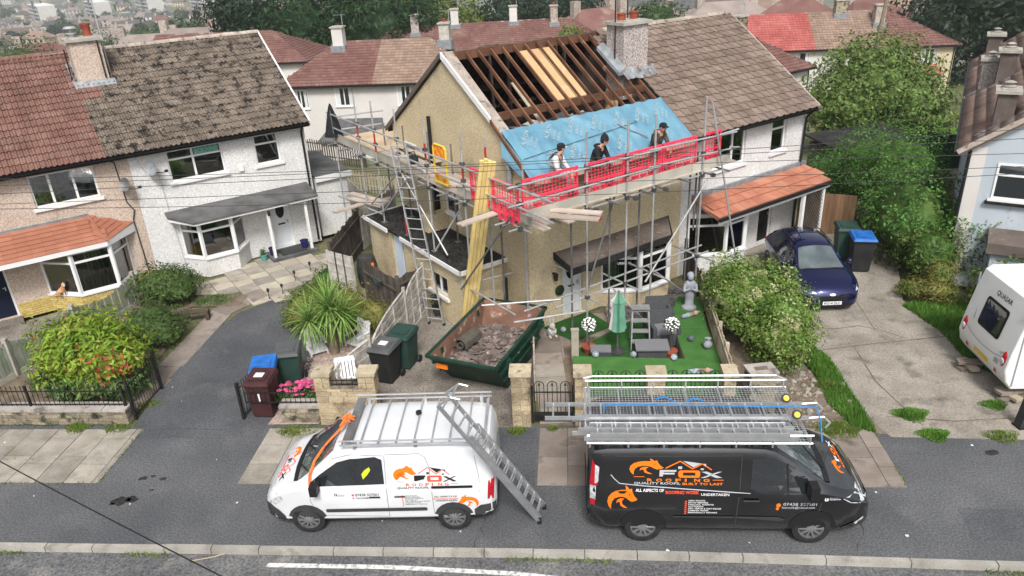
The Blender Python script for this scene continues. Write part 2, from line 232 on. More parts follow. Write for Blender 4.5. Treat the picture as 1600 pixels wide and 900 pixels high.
# ---------------------------------------------------------------- mesh helpers
def mget(m): return MATS[m] if isinstance(m, str) else m
class MB:
    def __init__(s, M=None): s.v = []; s.f = []; s.mi = []; s.M = M
    def add(s, vs, fs, mi=0):
        n = len(s.v)
        if s.M is not None: s.v.extend([tuple(s.M @ Vector(v)) for v in vs])
        else: s.v.extend([tuple(v) for v in vs])
        s.f.extend([tuple(i + n for i in f) for f in fs]); s.mi.extend([mi] * len(fs)); return s
    def hexa(s, b, t, mi=0): return s.add(list(b) + list(t), [(3, 2, 1, 0), (4, 5, 6, 7), (0, 1, 5, 4), (1, 2, 6, 5), (2, 3, 7, 6), (3, 0, 4, 7)], mi)
    def box(s, x0, x1, y0, y1, z0, z1, mi=0):
        return s.hexa([(x0, y0, z0), (x1, y0, z0), (x1, y1, z0), (x0, y1, z0)], [(x0, y0, z1), (x1, y0, z1), (x1, y1, z1), (x0, y1, z1)], mi)
    def ext(s, pts, vec, mi=0):
        n = len(pts); q = [tuple(Vector(p) + Vector(vec)) for p in pts]
        return s.add(list(pts) + q, [tuple(range(n))[::-1], tuple(range(n, 2 * n))] + [(i, (i + 1) % n, n + (i + 1) % n, n + i) for i in range(n)], mi)
    def bar(s, p, q, w, h, up=(0, 0, 1), mi=0):
        p = Vector(p); q = Vector(q); d = (q - p).normalized(); a = d.cross(Vector(up))
        if a.length < 1e-4: a = d.cross(Vector((1, 0, 0)))
        a.normalize(); b = a.cross(d); a *= w / 2; b *= h / 2
        return s.hexa([p - a - b, p + a - b, p + a + b, p - a + b], [q - a - b, q + a - b, q + a + b, q - a + b], mi)
    def tube(s, p, q, r, n=8, r2=None, mi=0, cap=True):
        p = Vector(p); q = Vector(q); d = (q - p).normalized(); a = d.orthogonal().normalized(); b = d.cross(a); r2 = r if r2 is None else r2
        vs = [p + (a * math.cos(t) + b * math.sin(t)) * r for t in [2 * math.pi * i / n for i in range(n)]] + [q + (a * math.cos(t) + b * math.sin(t)) * r2 for t in [2 * math.pi * i / n for i in range(n)]]
        fs = [(i, (i + 1) % n, n + (i + 1) % n, n + i) for i in range(n)]
        if cap: fs += [tuple(range(n))[::-1], tuple(range(n, 2 * n))]
        return s.add(vs, fs, mi)
    def pipe(s, pts, r, n=6, mi=0):
        for a, b in zip(pts[:-1], pts[1:]): s.tube(a, b, r, n, mi=mi)
        return s
    def lathe(s, prof, c=(0, 0, 0), n=12, mi=0, sx=1, sy=1):
        vs = [(c[0] + r * sx * math.cos(2 * math.pi * i / n), c[1] + r * sy * math.sin(2 * math.pi * i / n), c[2] + z) for r, z in prof for i in range(n)]
        m = len(prof); fs = [(k * n + i, k * n + (i + 1) % n, (k + 1) * n + (i + 1) % n, (k + 1) * n + i) for k in range(m - 1) for i in range(n)]
        fs += [tuple(range(n))[::-1], tuple(range((m - 1) * n, m * n))]
        return s.add(vs, fs, mi)
    def ball(s, c, r, nu=10, nv=6, mi=0, jit=0):
        r = (r, r, r) if not hasattr(r, '__len__') else r
        vs = [(c[0], c[1], c[2] - r[2])]
        for k in range(1, nv):
            t = math.pi * k / nv
            for i in range(nu):
                j = 1 + rnd.uniform(-jit, jit); a = 2 * math.pi * i / nu
                vs.append((c[0] + r[0] * j * math.sin(t) * math.cos(a), c[1] + r[1] * j * math.sin(t) * math.sin(a), c[2] - r[2] * j * math.cos(t)))
        vs.append((c[0], c[1], c[2] + r[2])); L = len(vs) - 1
        fs = [(0, 1 + (i + 1) % nu, 1 + i) for i in range(nu)]
        for k in range(nv - 2): fs += [(1 + k * nu + i, 1 + k * nu + (i + 1) % nu, 1 + (k + 1) * nu + (i + 1) % nu, 1 + (k + 1) * nu + i) for i in range(nu)]
        fs += [(L, 1 + (nv - 2) * nu + i, 1 + (nv - 2) * nu + (i + 1) % nu) for i in range(nu)]
        return s.add(vs, fs, mi)
    def poly(s, pts, mi=0): return s.add(pts, [tuple(range(len(pts)))], mi)
    def mesh(s, name, mats, smooth=False, ang=40):
        me = bpy.data.meshes.new(name); me.from_pydata(s.v, [], s.f)
        for m in (mats if isinstance(mats, (list, tuple)) else [mats]): me.materials.append(mget(m))
        me.polygons.foreach_set('material_index', s.mi)
        if smooth:
            me.polygons.foreach_set('use_smooth', [True] * len(s.f)); me.set_sharp_from_angle(angle=rad(ang))
        me.update(); return me
def ob(name, me, parent=None, M=None):
    o = bpy.data.objects.new(name, me); COL.objects.link(o)
    if parent is not None: o.parent = parent
    if M is not None: o.matrix_basis = M
    return o
def P(mb, name, mats, parent=None, M=None, smooth=False, label=None, ang=40):
    o = ob(name, mb.mesh(name, mats, smooth, ang), parent, M)
    if label: o['label'] = label
    return o
def tag(o, label, cat, group=None):
    o['label'] = label; o['category'] = cat
    if group: o['group'] = group
    return o
def T(name, label, cat, loc=(0, 0, 0), rz=0, group=None):
    o = bpy.data.objects.new(name, None); COL.objects.link(o); o.location = loc; o.rotation_euler = (0, 0, rz)
    o.empty_display_size = .2
    return tag(o, label, cat, group)
def structure(o): o['kind'] = 'structure'; return o
def stuff(o): o['kind'] = 'stuff'; return o
def tree_of(o): return list(o.children)
def dup(root, loc, rz=None, label=None):
    c = root.copy(); COL.objects.link(c); c.location = loc
    if rz is not None: c.rotation_euler = (0, 0, rz)
    if label: c['label'] = label
    KID = getattr(dup, 'kids', None) or {}
    for ch in KID.get(root.name, []):
        d = ch.copy(); COL.objects.link(d); d.parent = c
        for g in KID.get(ch.name, []):
            e = g.copy(); COL.objects.link(e); e.parent = d
    return c
def index_kids():
    k = {}
    for o in COL.objects:
        if o.parent: k.setdefault(o.parent.name, []).append(o)
    dup.kids = k
def frame(o, psi): return Matrix.Translation(o) @ Matrix.Rotation(psi, 4, 'Z')
PSI = 0.5927
MO, NO = Vector((.475, 18.243, 0)), Vector((-6.976, 26.211, 0))
FM, FN = frame(MO, PSI), frame(NO, PSI)
STA = -.0838                      # direction of the street
FS = frame(Vector((0, 13.87, 0)), STA)
def numesh(name, V, Fc, mats, mi=None, k=4):
    me = bpy.data.meshes.new(name); n = len(Fc)
    me.vertices.add(len(V)); me.vertices.foreach_set('co', np.asarray(V, np.float32).ravel())
    me.loops.add(n * k); me.loops.foreach_set('vertex_index', np.asarray(Fc, np.int32).ravel())
    me.polygons.add(n); me.polygons.foreach_set('loop_start', np.arange(0, n * k, k, dtype=np.int32))
    me.polygons.foreach_set('loop_total', np.full(n, k, np.int32))
    for m in (mats if isinstance(mats, (list, tuple)) else [mats]): me.materials.append(mget(m))
    if mi is not None: me.polygons.foreach_set('material_index', np.asarray(mi, np.int32))
    me.update(calc_edges=True); me.validate(); return me
def leaves(blobs, n, size, aspect=.45, shell=.35, up=.3, droop=0., zmin=None, mats=('leaf_tree',), pick=None, bump=.18, seed=1):
    """leaf-shaped faces (two triangles each) spread through the outer part of a set of ellipsoids"""
    g = np.random.default_rng(seed); B = np.array([b[:6] for b in blobs], float)
    wt = (B[:, 3] * B[:, 4] + B[:, 4] * B[:, 5] + B[:, 3] * B[:, 5]); wt /= wt.sum()
    k = g.choice(len(B), int(n * 1.7), p=wt); d = g.normal(size=(len(k), 3)); d /= np.linalg.norm(d, axis=1)[:, None]
    ph = g.uniform(0, 6.28, (len(B), 3))[k]
    lump = 1 + bump * (np.sin(d[:, 0] * 5 + ph[:, 0]) * np.sin(d[:, 1] * 5 + ph[:, 1]) + .6 * np.sin(d[:, 2] * 7 + ph[:, 2]))
    r = (1 - shell * g.random(len(k)) ** 1.6) * lump; r = np.where(g.random(len(k)) < .05, r + .28 * g.random(len(k)), r)
    p = B[k, :3] + d * B[k, 3:6] * r[:, None]
    keep = np.ones(len(k), bool)
    for j in range(len(B)):
        q = (p - B[j, :3]) / B[j, 3:6]; keep &= ~((np.linalg.norm(q, axis=1) < .72) & (k != j))
    if zmin is not None: keep &= p[:, 2] > zmin
    p = p[keep][:n]; d = d[keep][:n]; n = len(p)
    nm = d + g.normal(size=(n, 3)) * .55 + np.array([0, 0, up]); nm /= np.linalg.norm(nm, axis=1)[:, None]
    t = g.normal(size=(n, 3)) + np.array([0, 0, -droop]); t -= nm * (t * nm).sum(1)[:, None]; t /= np.linalg.norm(t, axis=1)[:, None]
    b = np.cross(nm, t); s = size * g.uniform(.5, 1.5, n)[:, None]
    V = np.stack([p - t * s * .5, p + b * s * aspect * .5 + nm * s * .06, p + t * s * .5, p - b * s * aspect * .5 + nm * s * .06], 1).reshape(-1, 3)
    i = np.arange(n)[:, None] * 4
    Fc = np.concatenate([i + np.array([0, 1, 2]), i + np.array([0, 2, 3])], 1).reshape(-1, 3)
    mi = None
    if pick is not None: mi = np.repeat(pick(p, g), 2)
    return V, Fc, mi
def blades(pts, h, w, g, lean=.5):
    n = len(pts); a = g.uniform(0, 6.28, n); l = g.uniform(0, lean, n); hh = h * g.uniform(.5, 1.3, n)
    d = np.stack([np.cos(a), np.sin(a), np.zeros(n)], 1); s = np.stack([-np.sin(a), np.cos(a), np.zeros(n)], 1)
    top = pts + d * (l * hh)[:, None] + np.array([0, 0, 1.]) * hh[:, None]
    V = np.stack([pts - s * w, pts + s * w, top], 1).reshape(-1, 3); F = np.arange(n * 3).reshape(-1, 3); return V, F
def core(mb, blobs, k=.72, mi=0):
    for b in blobs: mb.ball(b[:3], (b[3] * k, b[4] * k, b[5] * k), 10, 7, mi, .12)
def inpoly(x, y, poly):
    c = np.zeros(len(x), bool); n = len(poly)
    for i in range(n):
        (x1, y1), (x2, y2) = poly[i], poly[i - 1]
        with np.errstate(divide='ignore', invalid='ignore'):
            c ^= ((y1 > y) != (y2 > y)) & (x < (x2 - x1) * (y - y1) / (y2 - y1 + 1e-12) + x1)
    return c
def scatter(poly, n, g):
    xs = [p[0] for p in poly]; ys = [p[1] for p in poly]; x = g.uniform(min(xs), max(xs), n); y = g.uniform(min(ys), max(ys), n); k = inpoly(x, y, poly)
    return x[k], y[k]
def fontmesh(txt, size, name='lettering', bold=0, sx=1.0):
    c = bpy.data.curves.new('t', 'FONT'); c.body = txt; c.size = size; c.resolution_u = 2; c.offset = bold; c.align_x = 'LEFT'
    o = bpy.data.objects.new('t', c); COL.objects.link(o); dg = bpy.context.evaluated_depsgraph_get()
    me = bpy.data.meshes.new_from_object(o.evaluated_get(dg)); bpy.data.objects.remove(o); bpy.data.curves.remove(c)
    vs = [(v.co.x * sx, v.co.y) for v in me.vertices]; fs = [tuple(p.vertices) for p in me.polygons]; bpy.data.meshes.remove(me)
    return vs, fs
# ---------------------------------------------------------------- ground, road, footway, drives
def ground_z(x, y):
    r = math.hypot(x, max(y, 0))
    if r < 27: return 0.
    if r < 80: return -(r - 27) * .118
    if r < 420: return -6.25 - (r - 80) * .062
    if r < 800: return -27.3 - (r - 420) * .0445
    return -44.2 + max(0, r - 1050) * .013
def terrain():
    ts = [-400, -60, -5, -3.66, -3.6, 0, 5, 10, 13, 15, 18, 22, 26, 30, 35, 40, 50, 60, 80, 110, 150, 200, 260, 330, 420, 520, 640, 760, 900, 1100, 1400, 1900, 2600, 4000, 6500]
    ss = [-5000, -2500, -1500, -1000, -700, -500, -350, -250, -170, -110, -70, -45, -30, -20, -10, 0, 10, 20, 30, 45, 70, 110, 170, 250, 350, 500, 700, 1000, 1500, 2500, 5000]
    V = []; mb = MB()
    for t in ts:
        for s_ in ss:
            p = FS @ Vector((s_, t, 0)); z = -.35 if t < -3.64 else ground_z(p.x, p.y) - .03
            if p.y > 100 : z += 3 * math.sin(p.x * .011) * math.sin(p.y * .008) * min(1, (p.y - 100) / 200)
            V.append((p.x, p.y, z))
    n = len(ss)
    fs = []; mi = []
    for j in range(len(ts) - 1):
        for i in range(n - 1):
            fs.append((j * n + i, j * n + i + 1, (j + 1) * n + i + 1, (j + 1) * n + i)); mi.append(1 if ts[j] > 75 else 0)
    mb.v = V; mb.f = fs; mb.mi = mi
    structure(P(mb, 'terrain', ['earth', 'far_ground']))
terrain()
def sheet(name, pts, z, m, M=None, th=None):
    mb = MB(M); pts3 = [(p[0], p[1], z) for p in pts]
    if th: mb.ext([(p[0], p[1], z - th) for p in pts], (0, 0, th))
    else: mb.poly(pts3)
    return structure(P(mb, name, m))
# wobbly kerb line in the street frame
def kerb_t(s): return -3.71 - (.0 if s < 1 else .0105 * (s - 1) ** 1.35)
kl = [(-60, -3.71)] + [(s, kerb_t(s)) for s in np.arange(-16, 17, 1.)] + [(60, -5.2)]
sheet('road', [(-120, -90), (120, -90), (120, -5.0)] + [(a, b - .06) for a, b in kl[::-1]] + [(-120, -3.77)], -.1, 'road', FS)
footway = sheet('footway', [(a, b + .05) for a, b in kl] + [(60, .1), (-60, .1)], 0.0, 'asphalt', FS)
kerb = MB(FS); kerb.box(-60, -16.1, -3.86, -3.72, -.3, .0); kerb.box(16.1, 60, -4.9, -4.76, -.3, .0)
kerb = structure(P(kerb, 'kerb', 'kerb_stone'))
s = -16.
while s < 16:
    l = rnd.choice([.9, .92, .88, 1.4]); mb = MB(FS); a, b = kerb_t(s), kerb_t(s + l - .015); z = rnd.uniform(-.004, .012)
    mb.hexa([(s, a - .075, -.3), (s + l - .015, b - .075, -.3), (s + l - .015, b + .055, -.3), (s, a + .055, -.3)], [(s, a - .055, .012 + z), (s + l - .015, b - .055, .012 + z), (s + l - .015, b + .055, .012 + z), (s, a + .055, .012 + z)])
    P(mb, 'kerb_stone', 'kerb_stone', kerb); s += l
# paving slabs of the footway, each a piece
def slabs(parent, M, s0, s1, t0, t1, cw, mats, jit=.004, skew=0, depths=(.9, .62), keep=None, name='paving_slab'):
    s = s0; k = 0
    while s < s1 - .1:
        c = min(cw, s1 - s); t = t0; k += 1; first = True
        while t < t1 - .05:
            d = depths[(k) % len(depths)] if first else rnd.choice(depths); first = False
            d = min(d, t1 - t)
            if t1 - (t + d) < .18: d = t1 - t
            g = .009; z = .012 + rnd.uniform(-jit, jit); z2 = z + rnd.uniform(-jit, jit)
            x0, x1, y0, y1 = s + g, s + c - g, t + g, t + d - g
            if keep is None or keep((x0 + x1) / 2, (y0 + y1) / 2):
                mb = MB(M)
                mb.hexa([(x0, y0, -.05), (x1, y0, -.05), (x1, y1, -.05), (x0, y1, -.05)], [(x0, y0, z), (x1, y0, z2), (x1, y1, z2), (x0, y1, z)])
                P(mb, name, mats if isinstance(mats, str) else rnd.choice(mats), parent)
            t += d
        s += c
slabs(footway, FS, -15.8, -8.72, -1.95, -.06, .63, 'slab')
slabs(footway, FS, -5.72, -3.0, -1.95, -.02, .66, 'slab', depths=(.65, .65))
slabs(footway, FS, .46, 7.62, -1.95, -.02, .62, 'slab_brown', depths=(.62, .9))
for nm, pts, z, m in (
    ('driveway', [(-9.0, 14.2), (-5.9, 14.0), (-5.35, 16.6), (-5.4, 19), (-5.7, 21.1), (-7.55, 21.15), (-8.3, 20.4), (-8.72, 19.2), (-8.86, 17.6), (-9.0, 16.6)], .008, 'asphalt_drive'),
    ('forecourt', [(-3.35, 14.2), (-.2, 13.9), (.3, 13.9), (.5, 16.9), (1.05, 18.0), (.9, 19.2), (-.8, 20.5), (-1.6, 21.6), (-2.6, 20.4), (-3.6, 17.6)], .006, 'concrete_dark'),
    ('concrete_driveway', [(7.86, 12.86), (10.5, 12.55), (20, 11.7), (19, 13), (12.5, 14), (11.2, 15.6), (11.2, 17.2), (11.15, 19.05), (12.2, 21.5), (12.6, 25), (9.6, 25), (7.6, 23.2), (8.0, 20), (7.5, 17.4), (7.75, 16.1), (7.6, 13.9)], .008, 'concrete'),
    ('path', [(-16, 19.6), (-14.3, 21.0), (-12.3, 22.5), (-11.5, 21.8), (-13.1, 20.3), (-14.6, 18.85), (-16, 17.6)], .006, 'concrete_dark'),
    ('garden_soil', [(-14.8, 16.3), (-14, 19.0), (-12.9, 18.2), (-11.9, 21.6), (-10.2, 21.9), (-9.7, 20.1), (-9.66, 16.9), (-9.1, 15.1), (-13.5, 15.4)], .004, 'soil'),
    ('flower_bed', [(-10.3, 21.9), (-8.35, 21.7), (-8.4, 20.85), (-9.95, 21.0)], .012, 'soil'),
    ('gravel_bed', [(-6.2, 14.5), (-4.6, 14.4), (-3.6, 17.4), (-2.7, 20.3), (-3.4, 22.5), (-6.2, 21.9), (-5.6, 18.4), (-5.5, 16.6)], .004, 'gravel_pink'),
    ('rubble_bed', [(5.5, 13.6), (7.9, 12.95), (7.62, 13.9), (7.8, 16.1), (7.5, 17.4), (6.9, 19), (5.6, 20), (5.3, 16)], .004, 'soil'),
    ('garden_path', [(.45, 13.9), (1.2, 13.85), (1.5, 16.2), (1.75, 17.5), (2.85, 18.35), (3.6, 19.0), (3.6, 20.2), (.9, 18.3), (.62, 17)], .005, 'soil'),
    ('gravel_border', [(2.6, 18.6), (3.35, 18.75), (4.5, 18.3), (5.6, 19.2), (6.0, 21), (3.2, 20.2)], .009, 'gravel_dark')):
    sheet(nm, pts, z, m)
# slab paths as pieces
gp = structure(P(MB().box(-.001, .001, -.001, .001, -.06, -.055), 'slab_path', 'slab_brown'))
M = frame(Vector((-9.62, 16.6, 0)), rad(84))
slabs(gp, M, -.9, 4.2, -.72, 0.0, .86, 'slab_brown', depths=(.72,))
M = frame(Vector((-9.25, 20.7, 0)), rad(55)); slabs(gp, M, 0, 1.9, -.78, 0, .8, 'slab_brown', depths=(.78,))
yp = structure(P(MB().box(-.001, .001, -.001, .001, -.06, -.055), 'paved_yard', 'slab_pale'))
yard = [(-10.5, 22.7), (-10.2, 21.9), (-8.3, 21.75), (-8.3, 20.95), (-7.3, 21.0), (-7.0, 22.2), (-6.1, 23.9), (-6.3, 25.2), (-8.6, 24.6)]
slabs(yp, frame(Vector((-10.5, 20.3, 0)), PSI), 0, 6, -2.4, 4, .6, ['slab_pale', 'slab_pale', 'slab'], jit=.01, depths=(.6, .45),
      keep=lambda a, b: inpoly(np.array([(Matrix.Translation((-10.5, 20.3, 0)) @ Matrix.Rotation(PSI, 4, 'Z') @ Vector((a, b, 0))).x]), np.array([(Matrix.Translation((-10.5, 20.3, 0)) @ Matrix.Rotation(PSI, 4, 'Z') @ Vector((a, b, 0))).y]), yard)[0])
dp = structure(P(MB().box(-.001, .001, -.001, .001, -.06, -.055), 'front_path', 'slab_brown'))
gpoly = [(.45, 13.9), (1.2, 13.85), (1.5, 16.2), (1.75, 17.5), (2.85, 18.35), (3.6, 19.0), (3.5, 19.6), (.9, 18.1), (.62, 17)]
slabs(dp, None, .47, 4, 13.95, 19.6, .75, ['slab_brown', 'slab_brown', 'slab'], jit=.008, depths=(.75, .6), keep=lambda a, b: inpoly(np.array([a]), np.array([b]), gpoly)[0])
# painted line on the road
mb = MB(FS); xs = np.arange(-4.35, 3.0, .25)
L_ = [(-4.35, -4.02), (-2.05, -4.03), (.2, -4.14), (3, -4.5)]
def lt(s): return float(np.interp(s, [a for a, b in L_], [b for a, b in L_]))
for a in xs: mb.poly([(a, lt(a) - .05, -.095), (a + .25, lt(a + .25) - .05, -.095), (a + .25, lt(a + .25) + .05, -.095), (a, lt(a) + .05, -.095)])
structure(P(mb, 'road_marking', 'road_paint'))
# a fallen stick in the gutter and litter specks
mb = MB(); mb.pipe([(-6.07, 10.41, -.08), (-5.7, 10.47, -.07), (-5.52, 10.54, -.07)], .012, 5); tag(P(mb, 'stick', 'fence_pale'), 'thin pale stick lying in the gutter by the kerb', 'stick')
for pts, w in (([(7.85, 16.55), (9.5, 16.75), (11.2, 16.9)], .03), ([(7.95, 17.75), (8.6, 17.6), (9.3, 17.7), (9.7, 17.45), (10.2, 16.9)], .02), ([(9.6, 17.4), (9.9, 19.5), (9.8, 21)], .015), ([(8.7, 16.6), (8.5, 15), (8.7, 13.2)], .02), ([(8.1, 13.6), (9.4, 13.3), (10.8, 13.3)], .025)):
    mb = MB()
    for a, b in zip(pts[:-1], pts[1:]): d = Vector((b[0] - a[0], b[1] - a[1], 0)); n = Vector((-d.y, d.x, 0)).normalized() * w; mb.poly([(a[0] - n.x, a[1] - n.y, .013), (b[0] - n.x * .5, b[1] - n.y * .5, .013), (b[0] + n.x, b[1] + n.y, .013), (a[0] + n.x * .4, a[1] + n.y * .4, .013)])
    structure(P(mb, 'crack', 'soil'))
mb = MB()
for x, y, r in ((-8.1, 12.05, .14), (-7.9, 12.1, .1), (-8.25, 11.98, .04), (-7.95, 12.75, .07), (-7.75, 12.8, .05), (-7.5, 12.7, .06), (-7.6, 12.35, .04), (-4.2, 11.4, .2), (-1.5, 11.3, .25), (9.6, 12.2, .12)): mb.poly([(x + r * rnd.uniform(.6, 1.2) * 1.5 * math.cos(.6 * k), y + r * rnd.uniform(.6, 1.2) * math.sin(.6 * k), .005) for k in range(10)])
structure(P(mb, 'oil_stain', 'felt'))
sheet('tarmac_patch', [(-2.9, -1.96), (.43, -1.96), (.4, -.03), (-2.9, -.03)], .006, 'asphalt_drive', FS); sheet('tarmac_patch', [(8.2, -3.3), (11.5, -3.5), (11.6, -2.6), (8.3, -2.5)], .005, 'asphalt_drive', FS)
for pts in ([(-.6, -3.65), (-.45, -2.9), (-.55, -2.0)], [(-8.7, -.1), (-6.5, -.05)], [(6.1, -3.6), (6.4, -3.0), (6.2, -2.0)]):
    mb = MB(FS); q = []
    for a, b in zip(pts[:-1], pts[1:]):
        for k in range(6): q.append((a[0] + (b[0] - a[0]) * k / 6 + rnd.uniform(-.05, .05), a[1] + (b[1] - a[1]) * k / 6 + rnd.uniform(-.04, .04)))
    for a, b in zip(q[:-1], q[1:]): n = .008; mb.poly([(a[0] - n, a[1] - n, .0085), (b[0] - n, b[1] - n, .0085), (b[0] + n, b[1] + n, .0085), (a[0] + n, a[1] + n, .0085)])
    structure(P(mb, 'crack', 'bumper'))
# ---------------------------------------------------------------- house building kit
def seg(p0, p1):
    d = Vector((p1[0] - p0[0], p1[1] - p0[1], 0)); return frame(Vector((p0[0], p0[1], 0)), math.atan2(d.y, d.x)), d.length
def wallgrid(mb, a0, a1, z0, z1, holes, th, mi=0):
    A = sorted({a0, a1, *[h[0] for h in holes], *[h[1] for h in holes]}); Z = sorted({z0, z1, *[h[2] for h in holes], *[h[3] for h in holes]})
    A = [a for a in A if a0 <= a <= a1]; Z = [z for z in Z if z0 <= z <= z1]
    for i in range(len(A) - 1):
        j = 0
        while j < len(Z) - 1:
            ca = (A[i] + A[i + 1]) / 2
            solid = lambda k: not any(h[0] < ca < h[1] and h[2] < (Z[k] + Z[k + 1]) / 2 < h[3] for h in holes)
            if solid(j):
                k = j
                while k + 1 < len(Z) - 1 and solid(k + 1): k += 1
                mb.box(A[i], A[i + 1], 0, th, Z[j], Z[k + 1], mi); j = k + 1
            else: j += 1
def win(par, M, a0, a1, z0, z1, cols=(0, 1), tr=None, trc=None, blind=None, depth=.07, sill=True, fw=.055, name='window', topmat=None, fm='upvc'):
    mb = MB(M); y0, y1 = depth, depth + .06
    mb.box(a0, a0 + fw, y0, y1, z0, z1); mb.box(a1 - fw, a1, y0, y1, z0, z1); mb.box(a0 + fw, a1 - fw, y0, y1, z0, z0 + fw); mb.box(a0 + fw, a1 - fw, y0, y1, z1 - fw, z1)
    xs = [a0 + (a1 - a0) * c for c in cols]; zt = z1 - (z1 - z0) * tr if tr else None; panes = []
    for i in range(len(xs) - 1):
        l = xs[i] + (fw if i == 0 else fw * .6); r = xs[i + 1] - (fw if i == len(xs) - 2 else fw * .6)
        if i < len(xs) - 2: mb.box(xs[i + 1] - fw * .6, xs[i + 1] + fw * .6, y0 - .004, y1, z0 + fw, z1 - fw)
        if tr and (trc is None or i in trc):
            mb.box(l, r, y0 - .008, y1, zt - fw * .5, zt + fw * .5); panes += [(l, r, z0 + fw, zt - fw * .5, 0), (l, r, zt + fw * .5, z1 - fw, 1)]
        else: panes.append((l, r, z0 + fw, z1 - fw, 0))
    isroot = par.parent is None
    w_ = P(mb, name if isroot else 'frame', fm, par); host = w_ if isroot else par
    for l, r, b, t, top in panes:
        P(MB(M).box(l - .01, r + .01, y0 + .025, y0 + .033, b - .01, t + .01), 'pane', 'car_glass' if depth < 0 else 'glass', host)
    if sill:
        P(MB(M).box(a0 - .07, a1 + .07, -.07, depth + .02, z0 - .09, z0 - .003), 'sill', 'upvc', host)
    if blind:
        mb = MB(M); yb = depth + .1
        if blind[0] == 'v':
            x = a0 + .05
            while x < a1 - .08:
                if rnd.random() < blind[1]: mb.hexa([(x, yb, z0 + .03), (x + .07, yb + .035, z0 + .03), (x + .072, yb + .04, z0 + .03), (x, yb + .006, z0 + .03)], [(x, yb, z1 - .02), (x + .07, yb + .035, z1 - .02), (x + .072, yb + .04, z1 - .02), (x, yb + .006, z1 - .02)])
                x += .1
        elif blind[0] == 'h':
            z = z0 + .04
            while z < z1 - .03: mb.hexa([(a0 + .04, yb, z), (a1 - .04, yb, z), (a1 - .04, yb + .03, z - .02), (a0 + .04, yb + .03, z - .02)], [(a0 + .04, yb, z + .004), (a1 - .04, yb, z + .004), (a1 - .04, yb + .03, z - .016), (a0 + .04, yb + .03, z - .016)]); z += .042
        else:
            for (l, r) in ((a0 + .03, a0 + (a1 - a0) * blind[1]), (a1 - (a1 - a0) * blind[1], a1 - .03)):
                n = max(3, int((r - l) / .05)); pr = [(l + (r - l) * k / n, yb + .03 * (k % 2)) for k in range(n + 1)]
                for p, q in zip(pr[:-1], pr[1:]): mb.hexa([(p[0], p[1], z0), (q[0], q[1], z0), (q[0], q[1] + .01, z0), (p[0], p[1] + .01, z0)], [(p[0], p[1], z1), (q[0], q[1], z1), (q[0], q[1] + .01, z1), (p[0], p[1] + .01, z1)])
        if mb.v: P(mb, {'v': 'blind', 'h': 'blind', 'c': 'curtain'}[blind[0]], blind[2], host)
    return w_
def bay(root, pts, zs, zt, base_mat, blinds, colsl, tr=.24, z0=0):
    base = MB(); n = len(pts); base.ext([(p[0], p[1], z0) for p in pts], (0, 0, zs - z0 - .06))
    b = P(base, 'bay_window', base_mat, root)
    out = [(p[0], p[1]) for p in pts]
    sl = MB(); sl.ext([(p[0] + (.05 if i else -.05) * (1 if i in (0, n - 1) else .4), p[1] - (.06 if 0 < i < n - 1 else 0), zs - .055) for i, p in enumerate(pts)], (0, 0, .055)); P(sl, 'sill', 'upvc', b)
    for i in range(n - 1):
        M, L = seg(pts[i], pts[i + 1])
        win(b, M, .02, L - .02, zs + .003, zt, colsl[i], tr, None, blinds[i], depth=.02, sill=False, fw=.06)
        if i: P(MB().lathe([(.055, zs), (.055, zt)], (pts[i][0], pts[i][1] + .02, 0), 8), 'post', 'upvc', b)
    hd = MB(); hd.ext([(p[0], p[1], zt + .002) for p in pts], (0, 0, .07)); P(hd, 'head', 'upvc', b)
    return b
def tile_mesh(name, w, l, m, low=False):
    pr = [(0, .006), (.08, .05), (.3, .056), (.42, .008), (1.0, .004)] if low is False else [(0, .006), (.05, .044), (.19, .044), (.29, .006), (.5, .006), (.55, .044), (.69, .044), (.79, .006), (1, .006)] if low == 2 else [(0, .01), (.04, .012), (.96, .012), (1, .01)] if low == 3 else [(0, .004), (.15, .05), (.36, .004), (1, .004)]
    mb = MB(); n = len(pr); lift = .042 if not low else .04 if low == 2 else .022 if low == 3 else .05
    vs = [(x * w, 0, z + lift) for x, z in pr] + [(x * w, l, z) for x, z in pr] + [(x * w, 0.004, z + lift - min(.036, lift - .004)) for x, z in pr]
    fs = [(i, i + 1, n + i + 1, n + i) for i in range(n - 1)] + [(2 * n + i, 2 * n + i + 1, i + 1, i) for i in range(n - 1)]
    mb.add(vs, fs); return mb.mesh(name, m)
def bulk(name, me, Ms, m, parent):
    n = len(me.vertices); v = np.empty(n * 3); me.vertices.foreach_get('co', v); v = np.c_[v.reshape(-1, 3), np.ones(n)]
    fc = np.array([list(p.vertices) for p in me.polygons]); V = np.concatenate([(v @ np.array(M).T)[:, :3] for M in Ms]); Fc = np.concatenate([fc + i * n for i in range(len(Ms))])
    return stuff(ob(name, numesh(name, V, Fc, m), parent))
